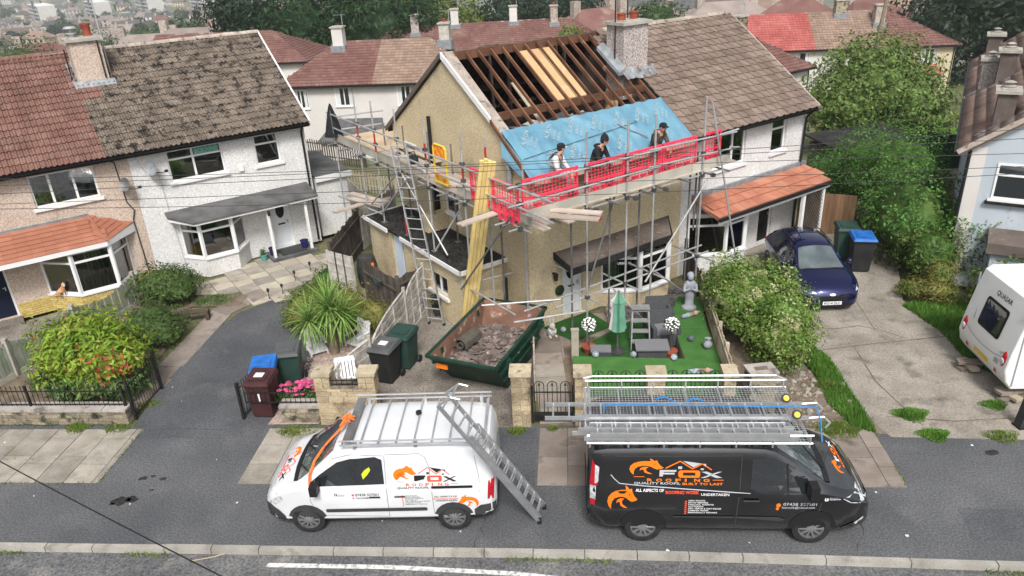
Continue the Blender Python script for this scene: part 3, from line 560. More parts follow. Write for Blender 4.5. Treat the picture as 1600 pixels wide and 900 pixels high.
def tiled(roof, O, X, Y, Z, width, length, w, gauge, m, nparts=300, keep=None, mats=None, low=False, jit=.004, name='tile', M0=None):
    """lay tiles on a slope: O lower left corner, X along the eave, Y up the slope, Z out of it"""
    X, Y, Z, O = Vector(X), Vector(Y), Vector(Z), Vector(O); nc = max(1, round(width / w)); nr = max(1, round(length / gauge)); w = width / nc; gauge = length / nr
    me = tile_mesh(name, w * .985, gauge * 1.16, m, low); alts = {k: tile_mesh(name, w * .985, gauge * 1.16, k, low) for k in (mats or [])}; Ms = []
    for j in range(nr):
        for i in range(nc):
            if keep and not keep((i + .5) * w, (j + .5) * gauge): continue
            p = O + X * (i * w) + Y * (j * gauge + rnd.uniform(-jit, jit)) + Z * rnd.uniform(0, jit)
            a = rnd.uniform(-.006, .006); M = Matrix((X, Y, Z)).transposed().to_4x4(); M.translation = p
            M = M @ Matrix.Rotation(a, 4, 'Z') @ Matrix.Rotation(rnd.uniform(-.01, .01), 4, 'X')
            Ms.append((M, i, j))
    for M, i, j in Ms[:nparts]:
        q = me
        if mats:
            for k, fn in mats.items():
                if fn((i + .5) * w, (j + .5) * gauge): q = alts[k]
        ob(name, q, roof, M)
    if len(Ms) > nparts: bulk('tiles_beyond' if nparts else 'roof_tiles', me, [M for M, i, j in Ms[nparts:]], m, roof)
PITCH = math.atan(.6717)
def door(root, M, a0, a1, z0, z1, m, fm='upvc', panel='arch', glassm='car_glass'):
    d = P(MB(M).box(a0 + .06, a1 - .06, .1, .15, z0 + .02, z1 - .06), 'door', m, root)
    mb = MB(M); mb.box(a0, a0 + .06, .07, .16, z0, z1); mb.box(a1 - .06, a1, .07, .16, z0, z1); mb.box(a0 + .06, a1 - .06, .07, .16, z1 - .06, z1); P(mb, 'door_frame', fm, d)
    w_ = a1 - a0 - .12; c = (a0 + a1) / 2; h = z1 - z0
    mb = MB(M)
    for x0, x1 in ((c - w_ * .36, c - w_ * .04), (c + w_ * .04, c + w_ * .36)):
        mb.box(x0, x1, .088, .1, z0 + .2, z0 + h * .36); mb.box(x0 + .02, x1 - .02, .08, .088, z0 + .22, z0 + h * .36 - .02)
    P(mb, 'panel', m, d)
    mb = MB(M)
    if panel == 'arch': mb.ext([(c + w_ * .26 * math.cos(t), .084, z0 + h * .72 + h * .15 * math.sin(t)) for t in [k * math.pi / 6 for k in range(12)]], (0, .02, 0))
    else: mb.box(c - w_ * .3, c + w_ * .3, .086, .1, z0 + h * .6, z0 + h * .86)
    P(mb, 'door_glass', glassm, d)
    mb = MB(M); mb.box(a1 - .15, a1 - .12, .05, .1, z0 + h * .46, z0 + h * .52); mb.box(a1 - .2, a1 - .12, .045, .06, z0 + h * .5, z0 + h * .515); P(mb, 'handle', 'alu', d)
    P(MB(M).box(c - .13, c + .13, .09, .1, z0 + h * .44, z0 + h * .47), 'letterbox', 'logo_black' if m != 'door_navy' else 'brass', d)
    return d
def chimney(root, u0, u1, v0, v1, z0, z1, m, pots=(('terracotta', .3),), cowl=False):
    c = P(MB().box(u0, u1, v0, v1, z0, z1), 'chimney', m, root)
    mb = MB(); mb.box(u0 - .09, u1 + .09, v0 - .09, v1 + .09, z1 + .003, z1 + .09); mb.box(u0 + .05, u1 - .05, v0 + .05, v1 - .05, z1 + .09, z1 + .12); P(mb, 'chimney_cap', 'post_concrete', c)
    k = len(pots) + (1 if cowl else 0); x = [u0 + (u1 - u0) * (i + .5) / max(k, 1) for i in range(k)]
    for i, (pm, h) in enumerate(pots):
        P(MB().lathe([(.13, 0), (.12, h * .3), (.125, h * .8), (.145, h * .83), (.145, h), (.1, h), (.1, h - .1)], (x[i], (v0 + v1) / 2, z1 + .11), 12), 'chimney_pot', pm, c, smooth=True)
    if cowl: P(MB().lathe([(.1, 0), (.1, .1), (.16, .1), (.16, .13), (.06, .13), (.06, .24), (.19, .25), (.12, .3), (.02, .31)], (x[-1], (v0 + v1) / 2, z1 + .11), 12), 'chimney_cowl', 'galv', c)
    return c
def body_wall(root, u0, u1, D, he, hr, m, holes, left=True, right=True, back=True, gh=()):
    mb = MB(); wallgrid(mb, u0, u1, 0, he, holes, .25)
    if back: mb.box(u0, u1, D - .2, D, -3, he)
    g = [(.25, 0), (D - .2, 0), (D - .2, he), (D / 2, hr), (.25, he)]
    if right: mb.ext([(u1 - .2, a, b) for a, b in g], (.2, 0, 0))
    if left: mb.ext([(u0, a, b) for a, b in g], (.2, 0, 0))
    return P(mb, 'wall', m, root)
def gutter(root, u0, u1, v=-.38, z=4.42):
    mb = MB(); n = 8; pr = [(.055 * math.cos(math.pi + math.pi * k / n), .05 * math.sin(math.pi + math.pi * k / n)) for k in range(n + 1)]; pr += [(a * .8, b * .8) for a, b in pr[::-1]]
    mb.ext([(u0, v + a, z + b) for a, b in pr], (u1 - u0, 0, 0)); mb.box(u0, u1, v + .075, v + .1, z - .12, z + .05)
    P(mb, 'gutter', 'black_plastic', root)
ST, CT = math.sin(PITCH), math.cos(PITCH)
EV, EZ, RV, RZ = -.38, 4.44, 3.64, 7.14
SL = (RV - EV) / CT
def slope(root, u0, u1, m, nparts=300, keep=None, mats=None, ridge='mortar_ridge', gauge=.285, w=.33, back='tile_brown', low=False):
    D2 = 2 * RV
    roof = P(MB().hexa([(u0, RV + .02, RZ - .16), (u1, RV + .02, RZ - .16), (u1, D2 - EV, EZ - .14), (u0, D2 - EV, EZ - .14)], [(u0, RV + .02, RZ - .02), (u1, RV + .02, RZ - .02), (u1, D2 - EV, EZ), (u0, D2 - EV, EZ)]), 'roof', back, root)
    P(MB().hexa([(u0, EV + .06, EZ - .1), (u1, EV + .06, EZ - .1), (u1, RV, RZ - .14), (u0, RV, RZ - .14)], [(u0, EV + .06, EZ + .02), (u1, EV + .06, EZ + .02), (u1, RV, RZ - .03), (u0, RV, RZ - .03)]), 'roof_deck', 'felt', roof)
    tiled(roof, (u0, EV, EZ), (1, 0, 0), (0, CT, ST), (0, -ST, CT), u1 - u0, SL, w, gauge, m, nparts, keep, mats, low)
    u = u0; 
    while u < u1 - .05:
        l = min(.45, u1 - u); mb = MB(); z = RZ + .02 + rnd.uniform(-.008, .008)
        mb.ext([(u, RV + .13 * math.cos(t), z - .03 + .1 * math.sin(t)) for t in [k * math.pi / 6 for k in range(7)]], (l - .012, 0, 0)); P(mb, 'ridge_tile', ridge, roof); u += l
    return roof

# ================================================================ left pair: white house and pink pebbledashed house
def loc_thing(name, label, cat, F, group=None):
    o = T(name, label, cat, F.translation, PSI, group); return o
HW = loc_thing('house', 'white rendered house with mossy brown tiled roof, flat porch canopy and white front door', 'house', FN, 'semi-detached houses facing the street')
D_ = 7.28; HE = 4.69; HR = 7.1
body_wall(HW, -5.7, 0, D_, HE, HR, 'dash_white', [(-4.6, -2.85, 3.22, 4.24), (-1.8, -.95, 3.22, 4.24), (-1.68, -.98, .1, 2.0), (-4.5, -2.75, .68, 1.9)], left=False)
I4 = Matrix.Identity(4)
win(HW, I4, -4.6, -2.85, 3.22, 4.24, (0, .46, 1), .3, None, ('h', 1, 'blind_dark'))
win(HW, I4, -1.8, -.95, 3.22, 4.24, (0, 1), .32, None, ('c', .3, 'blind_dark'))
mb = MB(); mb.box(-3.72, -2.95, .094, .1, 3.97, 4.16)
P(mb, 'leaded_glass', 'green_glass', HW)
bay(HW, [(-4.75, 0), (-4.27, -.68), (-3.2, -.68), (-2.62, 0)], .68, 1.9, 'dash_white', [('v', .5, 'blind_dark'), ('h', 1, 'blind_white'), ('h', 1, 'blind_white')], [(0, 1), (0, 1), (0, 1)])
door(HW, I4, -1.68, -.98, .1, 2.0, 'door_white')
cn = P(MB().ext([(-5.06, 0, 2.26), (-5.06, -.3, 2.16), (-4.45, -.98, 2.0), (-.22, -.98, 2.0), (-.22, 0, 2.26)], (0, 0, .05)), 'porch_canopy', 'felt_grey', HW)
mb = MB(); mb.ext([(-5.03, 0, 2.1), (-5.03, -.3, 2.05), (-4.42, -.95, 1.93), (-.25, -.95, 1.93), (-.25, 0, 2.1)], (0, 0, .07)); P(mb, 'fascia', 'upvc', cn)
for x in (-2.0, -.66): P(MB().box(x - .045, x + .045, -.78, -.69, .02, 1.95), 'porch_post', 'white_paint', HW)
P(MB().box(-2.15, -.5, -.95, -.003, -.05, .1), 'door_step', 'felt_grey', HW)
rw = slope(HW, -5.7, .12, 'tile_moss', 300, w=.3, low=2, mats={'tile_red': lambda a, b: (abs(a - 2.2) < .42 and b > SL - .3) or (a < .55 and abs(b - (SL - .9)) < .17)})
gutter(HW, -5.7, .12)
mb = MB(); mb.hexa([(.1, EV, EZ - .16), (.15, EV, EZ - .16), (.15, RV, RZ - .16), (.1, RV, RZ - .16)], [(.1, EV, EZ + .07), (.15, EV, EZ + .07), (.15, RV, RZ + .07), (.1, RV, RZ + .07)]); P(mb, 'bargeboard', 'white_paint', HW)
mb = MB(); mb.pipe([(-.13, -.36, 4.4), (-.13, -.1, 4.15), (-.13, -.07, 4.1), (-.13, -.07, .1)], .038, 8); P(mb, 'downpipe', 'black_plastic', HW)
P(MB().box(-2.46, -2.3, -.07, -.002, 3.16, 3.36), 'alarm_box', 'plastic_white', HW)
def dish(root, u, z, r=.24, m='lead', wall_v=0):
    mb = MB(Matrix.Translation((u, wall_v - .3, z)) @ Matrix.Rotation(rad(-55), 4, 'Z') @ Matrix.Rotation(rad(70), 4, 'X'))
    mb.lathe([(0.01, -.05), (r * .6, -.03), (r, .02), (r * .97, .03), (r * .6, -.015), (.01, -.03)], n=14)
    d = P(mb, 'satellite_dish', m, root, smooth=True)
    mb = MB(); mb.pipe([(u, wall_v, z - .1), (u, wall_v - .25, z)], .018, 6); mb.pipe([(u, wall_v - .28, z - .15), (u + .25, wall_v - .55, z - .13), (u + .33, wall_v - .55, z - .1)], .014, 6); mb.box(u + .3, u + .4, wall_v - .6, wall_v - .53, z - .13, z - .06); P(mb, 'dish_arm', 'black_plastic', d)
dish(HW, -5.13, 3.87)
le = P(MB().hexa([(.2, .35, 0), (1.45, .35, 0), (1.45, 3.4, 0), (.2, 3.4, 0)], [(.2, .35, 2.25), (1.45, .35, 2.25), (1.45, 3.4, 2.35), (.2, 3.4, 2.35)]), 'side_extension', 'dash_white', HW)
mb = MB(); mb.hexa([(.2, .25, 2.26), (1.6, .25, 2.26), (1.6, 3.5, 2.36), (.2, 3.5, 2.36)], [(.2, .25, 2.32), (1.6, .25, 2.32), (1.6, 3.5, 2.42), (.2, 3.5, 2.42)]); P(mb, 'flat_roof', 'felt_grey', le)
mb = MB(); mb.box(.2, 1.62, .22, .25, 2.12, 2.32); P(mb, 'fascia', 'upvc', le)
# cables on the wall
mb = MB(); mb.pipe([(-4.95, -.02, 3.6), (-4.9, -.02, 2.4), (-4.8, -.02, .3)], .012, 5); mb.pipe([(-5.55, -.02, 4.4), (-5.3, -.02, 3.7), (-5.2, -.02, 3.9)], .01, 5); P(mb, 'wall_cable', 'logo_grey', HW)

HP = loc_thing('house', 'pink pebbledashed house with red tiled roof, orange porch roof and navy front door', 'house', FN, 'semi-detached houses facing the street')
body_wall(HP, -11.4, -5.702, D_, HE, HR, 'dash_pink', [(-8.46, -6.7, 3.24, 4.22), (-8.4, -6.5, .58, 1.92), (-10.65, -9.75, .12, 1.98)], right=False)
win(HP, I4, -8.46, -6.7, 3.24, 4.22, (0, .3, .66, 1), None, None, ('v', .75, 'blind_white'))
by = bay(HP, [(-8.85, 0), (-8.05, -.8), (-6.93, -.8), (-6.3, 0)], .58, 1.92, 'mortar', [('v', .97, 'blind_white'), ('v', .55, 'blind_white'), ('c', .1, 'curtain')], [(0, 1), (0, 1), (0, 1)])
# the yellow brick plinth, brick by brick
bm_ = MB().box(-.105, .105, 0, .03, -.03, .03).mesh('brick', 'brick_yellow')
for p0, p1 in (((-9.72, 0), (-8.85, 0)), ((-8.85, 0), (-8.05, -.8)), ((-8.05, -.8), (-6.93, -.8)), ((-6.93, -.8), (-6.3, 0)), ((-6.3, 0), (-5.72, 0))):
    M, L = seg(p0, p1); n = max(2, round(L / .22)); w_ = L / n
    for r in range(7):
        for i in range(n + (r % 2)):
            x = (i + .5 - .5 * (r % 2)) * w_; sc = (w_ - .012) / .21
            if r % 2 and i in (0, n): sc *= .5; x = w_ * .25 if i == 0 else L - w_ * .25
            z = .04 + r * .071
            ob('brick', bm_, by, M @ Matrix.Translation((x, -.018 + rnd.uniform(-.003, .003), z)) @ Matrix.Diagonal((sc, 1, 1, 1)))
door(HP, I4, -10.65, -9.75, .12, 1.98, 'door_navy', panel='box')
P(MB().box(-10.8, -9.7, -.5, -.003, -.05, .1), 'door_step', 'concrete_dark', HP)
pr_ = P(MB().add([(-12, 0, 2.72), (-7.2, 0, 2.72), (-6.05, 0, 2.22), (-6.97, -.86, 2.05), (-12, -.86, 2.05), (-12, 0, 2.0), (-6.05, 0, 2.0), (-6.97, -.86, 1.98), (-12, -.86, 1.98)], [(4, 3, 1, 0), (3, 2, 1), (8, 7, 6, 5), (4, 8, 7, 3), (3, 7, 6, 2)]), 'porch_roof', 'tile_orange', HP)
sp = math.atan2(.67, .86); sl_ = math.hypot(.67, .86)
for k_ in (0,): tiled(pr_, (-11.0, -.88, 2.06), (1, 0, 0), (0, math.cos(sp), math.sin(sp)), (0, -math.sin(sp), math.cos(sp)), 4.1, sl_, .33, .165, 'tile_orange', 300, keep=lambda a, b: a < 4.05 - b * .24, low=3, jit=.002)
hp0, hp1, hp2 = Vector((-6.97, -.88, 2.06)), Vector((-6.03, 0.0, 2.22)), Vector((-7.2, 0, 2.73)); hx = (hp1 - hp0).normalized(); hn = hx.cross(hp2 - hp0).normalized(); hy = hn.cross(hx); hl = (hp2 - hp0).dot(hy); hxo = (hp2 - hp0).dot(hx); hw = (hp1 - hp0).length
tiled(pr_, hp0, hx, hy, hn, hw, hl, .3, .165, 'tile_orange', 60, keep=lambda a, b: hxo * b / hl < a < hw - (hw - hxo) * b / hl, low=3, jit=.002)
P(MB().tube(hp0 + Vector((0, 0, .04)), hp2 + Vector((0, 0, .03)), .03, 6), 'hip_cap', 'tile_orange', pr_); P(MB().box(-12, -7.2, -.05, 0, 2.72, 2.8), 'flashing', 'lead', pr_)
mb = MB(); mb.box(-12, -6.97, -.9, -.87, 1.93, 2.07); mb.hexa([(-6.97, -.9, 1.93), (-6.02, 0, 1.93), (-6.05, 0, 1.93), (-6.97, -.87, 1.93)], [(-6.97, -.9, 2.07), (-6.02, 0, 2.2), (-6.05, 0, 2.2), (-6.97, -.87, 2.07)]); P(mb, 'fascia', 'upvc', pr_)
slope(HP, -11.4, -5.7, 'tile_red', 300, w=.3, low=2, mats={'tile_moss': lambda a, b: a > 5.1 and b < 2.6 + a * 0 and a > 4.9 + b * .1}, ridge='tile_red')
gutter(HP, -11.4, -5.7); dish(HP, -5.99, 3.53, .22, 'galv_dull')
mb = MB(); mb.pipe([(-6.3, -.03, 4.3), (-6.1, -.03, 4.2), (-6.05, -.03, 2.9), (-5.9, -.03, 2.6), (-6.0, -.03, 2.3), (-5.95, -.03, .3)], .02, 5); P(mb, 'wall_cable', 'bumper', HP)
ch = chimney(HP, -6.2, -5.3, 2.3, 3.2, 5.6, 7.55, 'dash_pink', pots=(), cowl=False)
P(MB().lathe([(.1, 0), (.1, .1), (.17, .1), (.17, .14), (.05, .15), (.05, .26), (.2, .27), (.14, .33), (.02, .34)], (-6.0, 2.75, 7.66), 14), 'chimney_cowl', 'galv', ch)
P(MB().lathe([(.14, 0), (.12, .1), (.13, .3), (.15, .33), (.15, .38), (.1, .38), (.1, .25)], (-5.55, 2.75, 7.66), 14), 'chimney_pot', 'terracotta', ch, smooth=True)
mb = MB(); mb.hexa([(-6.35, 2.14, 6.06), (-5.15, 2.14, 6.06), (-5.15, 2.3, 6.2), (-6.35, 2.3, 6.2)], [(-6.35, 2.13, 6.19), (-5.15, 2.13, 6.19), (-5.15, 2.29, 6.36), (-6.35, 2.29, 6.36)]); mb.hexa([(-6.5, 2.2, 6.1), (-6.2, 2.2, 6.1), (-6.2, 3.2, 6.76), (-6.5, 3.2, 6.76)], [(-6.48, 2.2, 6.2), (-6.2, 2.2, 6.24), (-6.2, 3.2, 6.92), (-6.48, 3.2, 6.86)]); P(mb, 'flashing', 'lead', ch)
def aerial(root, base, h, bm, name='aerial', mast='galv', yaw=0, L=.9):
    b = Vector(base); mb = MB(); mb.tube(b, b + Vector((0, 0, h)), .022, 6); a = P(mb, name, mast, root)
    mb = MB(); t = b + Vector((0, 0, h - .08)); d = Vector((math.cos(yaw), math.sin(yaw), 0)); n = Vector((-d.y, d.x, 0)); mb.tube(t - d * L * .3, t + d * L * .7, .012, 5)
    for k in range(bm): c = t + d * (L * .65 - k * L * .9 / bm); mb.tube(c - n * .12, c + n * .12, .006, 4)
    P(mb, 'aerial_boom', 'alu', a); return a
aerial(ch, (-5.2, 2.6, 6.3), 2.7, 0, mast='galv'); aerial(ch, (-5.4, 2.25, 6.4), 1.2, 5, mast='black_paint', yaw=3.0); aerial(ch, (-6.35, 2.5, 6.2), 1.15, 8, mast='black_paint', yaw=3.4)
# ================================================================ middle pair: the house being re-roofed and the grey-white house
HC = loc_thing('house', 'cream pebbledashed house with its roof stripped to the rafters and a blue membrane', 'house', FM, 'semi-detached houses facing the street')
body_wall(HC, 0, 5.7, D_, HE, HR - .1, 'dash_cream', [(1.12, 1.85, .08, 2.0), (2.85, 4.85, .5, 1.78)], right=False)
mb = MB(); mb.ext([(5.6, .25, 4.69), (5.6, D_ - .2, 4.69), (5.6, D_ / 2, 6.98)], (.09, 0, 0)); P(mb, 'party_wall', 'felt_brown', HC)
door(HC, I4, 1.12, 1.85, .08, 2.0, 'door_white')
bay(HC, [(2.5, 0), (3.42, -.72), (4.55, -.72), (5.05, 0)], .5, 1.78, 'dash_cream', [('v', .5, 'blind_dark'), ('v', .9, 'blind_dark'), None], [(0, 1), (0, 1), (0, 1)], tr=.22)
cn = P(MB().ext([(.86, 0, 2.08), (.86, -.78, 1.87), (4.52, -.78, 1.87), (5.16, 0, 2.08)], (0, 0, .09)), 'porch_canopy', 'felt_brown', HC)
mb = MB(); mb.box(.85, 4.53, -.82, -.785, 1.77, 1.96); mb.hexa([(4.53, -.82, 1.77), (4.56, -.8, 1.77), (5.19, 0, 1.97), (5.16, 0, 1.97)], [(4.53, -.82, 1.96), (4.56, -.8, 1.96), (5.19, 0, 2.18), (5.16, 0, 2.18)]); mb.hexa([(.82, -.82, 1.77), (.85, -.82, 1.77), (.85, 0, 1.97), (.82, 0, 1.97)], [(.82, -.82, 1.96), (.85, -.82, 1.96), (.85, 0, 2.18), (.82, 0, 2.18)]); P(mb, 'fascia', 'felt', cn)
mb = MB(); mb.ext([(.9, -.003, 1.76), (.9, -.75, 1.76), (4.5, -.75, 1.76), (5.1, -.003, 1.76)], (0, 0, .04)); P(mb, 'soffit', 'upvc', cn)
for i in range(26):
    x, v = rnd.uniform(1, 4.6), rnd.uniform(-.72, -.05); z = 2.08 + v * .27 + .09
    mb = MB(Matrix.Translation((x, v, z)) @ Matrix.Rotation(rnd.uniform(0, 3), 4, 'Z')); mb.box(-.07, .07, -.03, .03, 0, .02); P(mb, 'tile_fragment', 'tile_brown', cn)
# gable dressing
mb = MB(); g = [(-.12, -.02)]; 
mb.hexa([(-.1, 1.35, 5.6), (-.05, 1.35, 5.6), (-.05, RV, RZ - .14), (-.1, RV, RZ - .14)], [(-.1, 1.35, 5.76), (-.05, 1.35, 5.76), (-.05, RV, RZ + .03), (-.1, RV, RZ + .03)]); P(mb, 'bargeboard', 'white_paint', HC)
mb = MB(); mb.hexa([(-.1, EV, EZ - .1), (-.05, EV, EZ - .1), (-.05, 1.35, 5.6), (-.1, 1.35, 5.6)], [(-.1, EV, EZ + .02), (-.05, EV, EZ + .02), (-.05, 1.35, 5.7), (-.1, 1.35, 5.7)]); P(mb, 'verge_batten', 'rafter', HC)
mb = MB(); mb.hexa([(-.06, 1.0, 5.32), (.3, 1.0, 5.32), (.3, RV, RZ - .1), (-.06, RV, RZ - .1)], [(-.06, 1.0, 5.42), (.3, 1.0, 5.4), (.3, RV, RZ + .02), (-.06, RV, RZ + .03)]); P(mb, 'verge_mortar', 'mortar_ridge', HC)
mb = MB(); mb.hexa([(-.1, D_ - EV, EZ - .1), (-.03, D_ - EV, EZ - .1), (-.03, RV, RZ - .1), (-.1, RV, RZ - .1)], [(-.1, D_ - EV, EZ + .04), (-.03, D_ - EV, EZ + .04), (-.03, RV, RZ + .04), (-.1, RV, RZ + .04)]); P(mb, 'rear_verge', 'felt_brown', HC)
# bare roof timbers
roof = P(MB().hexa([(0, RV + .08, RZ - .16), (5.7, RV + .08, RZ - .16), (5.7, D_ - EV, EZ - .14), (0, D_ - EV, EZ - .14)], [(0, RV + .08, RZ - .05), (5.7, RV + .08, RZ - .05), (5.7, D_ - EV, EZ - .02), (0, D_ - EV, EZ - .02)]), 'roof', 'old_wood', HC)
P(MB().box(.2, 5.65, RV - .02, RV + .03, RZ - .24, RZ - .01), 'ridge_board', 'rafter', roof)
u = .1
while u < 5.6:
    l = rnd.uniform(.3, .45); mb = MB(); z = RZ + rnd.uniform(-.02, .03); mb.hexa([(u, RV + .02, z - .05), (u + l, RV + .02, z - .05), (u + l, RV + .25, z - .2), (u, RV + .25, z - .2)], [(u, RV - .02, z + .01), (u + l, RV - .02, z + .03), (u + l, RV + .25, z - .13), (u, RV + .25, z - .15)]); P(mb, 'tile', 'mortar_ridge', roof); u += l
for i in range(13):
    x = .72 + i * .405 + rnd.uniform(-.02, .02)
    P(MB().bar((x, EV + .05, EZ + .0), (x, RV - .02, RZ - .08), .05, .1), 'rafter', 'rafter', roof)
    P(MB().bar((x, RV + .05, RZ - .2), (x, D_ + .2, EZ - .02), .05, .1), 'rafter', 'old_wood', roof)
P(MB().bar((.2, 1.62, 5.66), (5.6, 1.62, 5.66), .1, .2), 'purlin', 'rafter', roof)
P(MB().bar((.2, D_ - 1.62, 5.6), (5.6, D_ - 1.62, 5.6), .1, .2), 'purlin', 'old_wood', roof)
for x in (1.5, 2.1, 3.9, 4.2): P(MB().bar((x, 1.7, 5.6), (x + .1, 3.6, 4.75), .06, .1), 'strut', 'old_wood', roof); P(MB().bar((x, 3.5, 4.8), (x, RV, RZ - .25), .05, .09), 'strut', 'old_wood', roof)
P(MB().bar((2.0, 1.35, 4.8), (1.75, 2.9, 6.2), .16, .03), 'strut', 'fence_pale', roof)
for i in range(14): P(MB().bar((.4 + i * .4, .3, 4.62), (.4 + i * .4, D_ - .3, 4.62), .05, .1), 'joist', 'old_wood', roof)
P(MB().box(.2, 5.6, .26, D_ - .22, 4.5, 4.56), 'loft_floor', 'old_wood', roof)
for x in (2.32, 2.73, 3.12):
    mb = MB(); y0, y1 = 1.7, 3.42; z = lambda v: EZ + (v - EV) * .6717 - .06
    mb.hexa([(x, y0, z(y0) - .05), (x + .34, y0, z(y0) - .05), (x + .34, y1, z(y1) - .05), (x, y1, z(y1) - .05)], [(x, y0, z(y0)), (x + .34, y0, z(y0)), (x + .34, y1, z(y1)), (x, y1, z(y1))]); P(mb, 'insulation_board', 'insulation', roof)
mb = MB()
for i in range(60):
    x, v = rnd.uniform(.5, 5.2), rnd.uniform(.8, 3.6); a, b, h = rnd.uniform(.1, .35), rnd.uniform(.1, .3), rnd.uniform(.05, .3)
    mb.M = Matrix.Translation((x, v, 4.6)) @ Matrix.Rotation(rnd.uniform(0, 3), 4, 'Z') @ Matrix.Rotation(rnd.uniform(-.4, .4), 4, 'X'); mb.box(-a, a, -b, b, 0, h)
o = P(mb, 'loft_clutter', 'loft_junk', None, FM); o['kind'] = 'stuff'; tag(o, 'heap of stored household clutter lying on the open loft floor', 'clutter')
for i, (x, v, a, b, h, m, l) in enumerate(((2.75, 1.3, .45, .2, .55, 'osb', 'brown cardboard box under the pale boards in the open loft'), (4.45, 1.75, .16, .12, .85, 'insulation', 'tall tan box standing in the open loft near the chimney'), (1.9, 1.15, .16, .1, .2, 'red_paint', 'small red box on the loft floor behind the blue membrane'))):
    o = T('storage_box', l, 'box', FM @ Vector((x, v, 4.62)), PSI + .2 * i); P(MB().box(-a, a, -b, b, 0, h), 'carton', m, o); P(MB().box(-a - .005, a + .005, -.03, .03, h - .01, h + .004), 'tape', 'fence_pale', o)
# membrane
mb = MB(); nu, nv = 110, 26
for j in range(nv + 1):
    for i in range(nu + 1):
        x = .02 + 5.7 * i / nu; v = EV - .03 + 1.42 * j / nv; v += (.012 * math.sin(i * .7) if j == nv else 0); sag = -.03 * abs(math.sin(math.pi * (x - .72) / .405)) + .016 * math.sin(x * 11 + v * 6) * math.sin(x * 2.3 - v * 4) + .005 * math.sin(x * 23 - v * 9)
        x2 = x - (.12 if i < 2 and j < 9 else 0); mb.v.append((x2, v, EZ + (v - EV) * .6717 + .075 + sag * (.3 if j > nv - 2 else 1)))
mb.f = [(j * (nu + 1) + i, j * (nu + 1) + i + 1, (j + 1) * (nu + 1) + i + 1, (j + 1) * (nu + 1) + i) for j in range(nv) for i in range(nu)]; mb.mi = [0] * len(mb.f)
mem = P(mb, 'membrane', 'membrane', HC, smooth=True)
mb = MB(); fl = [(0, EV - .02, EZ + .06), (-.12, .1, EZ + .06), (-.22, .7, EZ + .42), (-.03, 1.0, 5.42)]; mb.poly(fl); P(mb, 'membrane_flap', 'membrane', mem)
tv, tf = fontmesh('AURON', .17, bold=.004, sx=1.0)
for i in range(13):
    x, v = .35 + (i % 7) * .78 + (.3 if i > 6 else 0), (.46 if i < 7 else -.22) + .05 * math.sin(i); a = rad(48)
    mb = MB()
    for k, (sc, dx, dy) in enumerate(((1, 0, 0), (.62, .08, -.16), (.62, .08, -.28))):
        mb.add([(x + sc * (p[0] * math.cos(a) - p[1] * math.sin(a)) + dx * math.cos(a) - dy * math.sin(a), v + sc * (p[0] * math.sin(a) + p[1] * math.cos(a)) * .83 + dx * math.sin(a) + dy * math.cos(a), 0) for p in tv], tf)
    mb.v = [(p[0], p[1], EZ + (p[1] - EV) * .6717 + .09) for p in mb.v]
    if all(EV < p[1] < 1.05 and .1 < p[0] < 5.65 for p in mb.v): P(mb, 'printed_lettering', 'membrane_print', mem)
P(MB().bar((.05, .12, EZ + (.12 - EV) * .6717 + .1), (4.2, .42, EZ + (.42 - EV) * .6717 + .1), .014, .008), 'cord', 'black_plastic', mem)
P(MB().bar((3.5, .5, EZ + (.5 - EV) * .6717 + .11), (4.15, -.1, EZ + (-.1 - EV) * .6717 + .11), .035, .02), 'batten', 'alu', mem)
# fascia at the eaves
P(MB().box(0, 5.7, EV - .03, EV - .005, EZ - .14, EZ + .03), 'fascia', 'fence_pale', HC)
# side wall pieces
MG = frame(Vector((0, 0, 0)), rad(-90))        # a runs down the gable from back to front: a = -v
win(HC, MG, -6.55, -5.75, 3.7, 4.2, (0, 1), None, None, None, depth=-.03); win(HC, MG, -4.1, -3.35, 2.5, 3.1, (0, 1), None, None, None, depth=-.03)
mb = MB(); mb.tube((-.09, 4.66, 2.0), (-.09, 4.66, 5.28), .055, 10); P(mb, 'soil_pipe', 'black_plastic', HC, smooth=True)
mb = MB(); mb.tube((-.1, .58, 4.05), (-.1, .58, 4.8), .08, 10); P(mb, 'vent_pipe', 'lead', HC, smooth=True)
P(MB().box(-.02, -.006, 4.55, 4.95, 2.0, 3.0), 'side_door', 'black_paint', HC)
P(MB().box(-.75, -.003, 4.1, 4.5, 1.95, 2.45), 'coal_store', 'dash_cream', HC)
P(MB().box(-.09, -.003, 1.05, 1.15, .3, 1.3), 'waste_pipe', 'bumper', HC)
for k, (u_, z_) in enumerate(((.98, 1.02), (2.12, 1.42))):
    mb = MB(); mb.lathe([(.07, 0), (.14, .02), (.16, .05), (.14, .08), (.07, .1)], n=12); P(mb, 'wreath', 'leaf_topiary', HC, Matrix.Translation((u_, -.003, z_)) @ Matrix.Rotation(rad(90), 4, 'X'))
mb = MB(); mb.lathe([(.02, -.12), (.06, -.1), (.07, .08), (.03, .12)], (.8, -.12, 1.5), 8); mb.box(.77, .83, -.1, -.003, 1.55, 1.6); P(mb, 'wall_lantern', 'black_paint', HC)
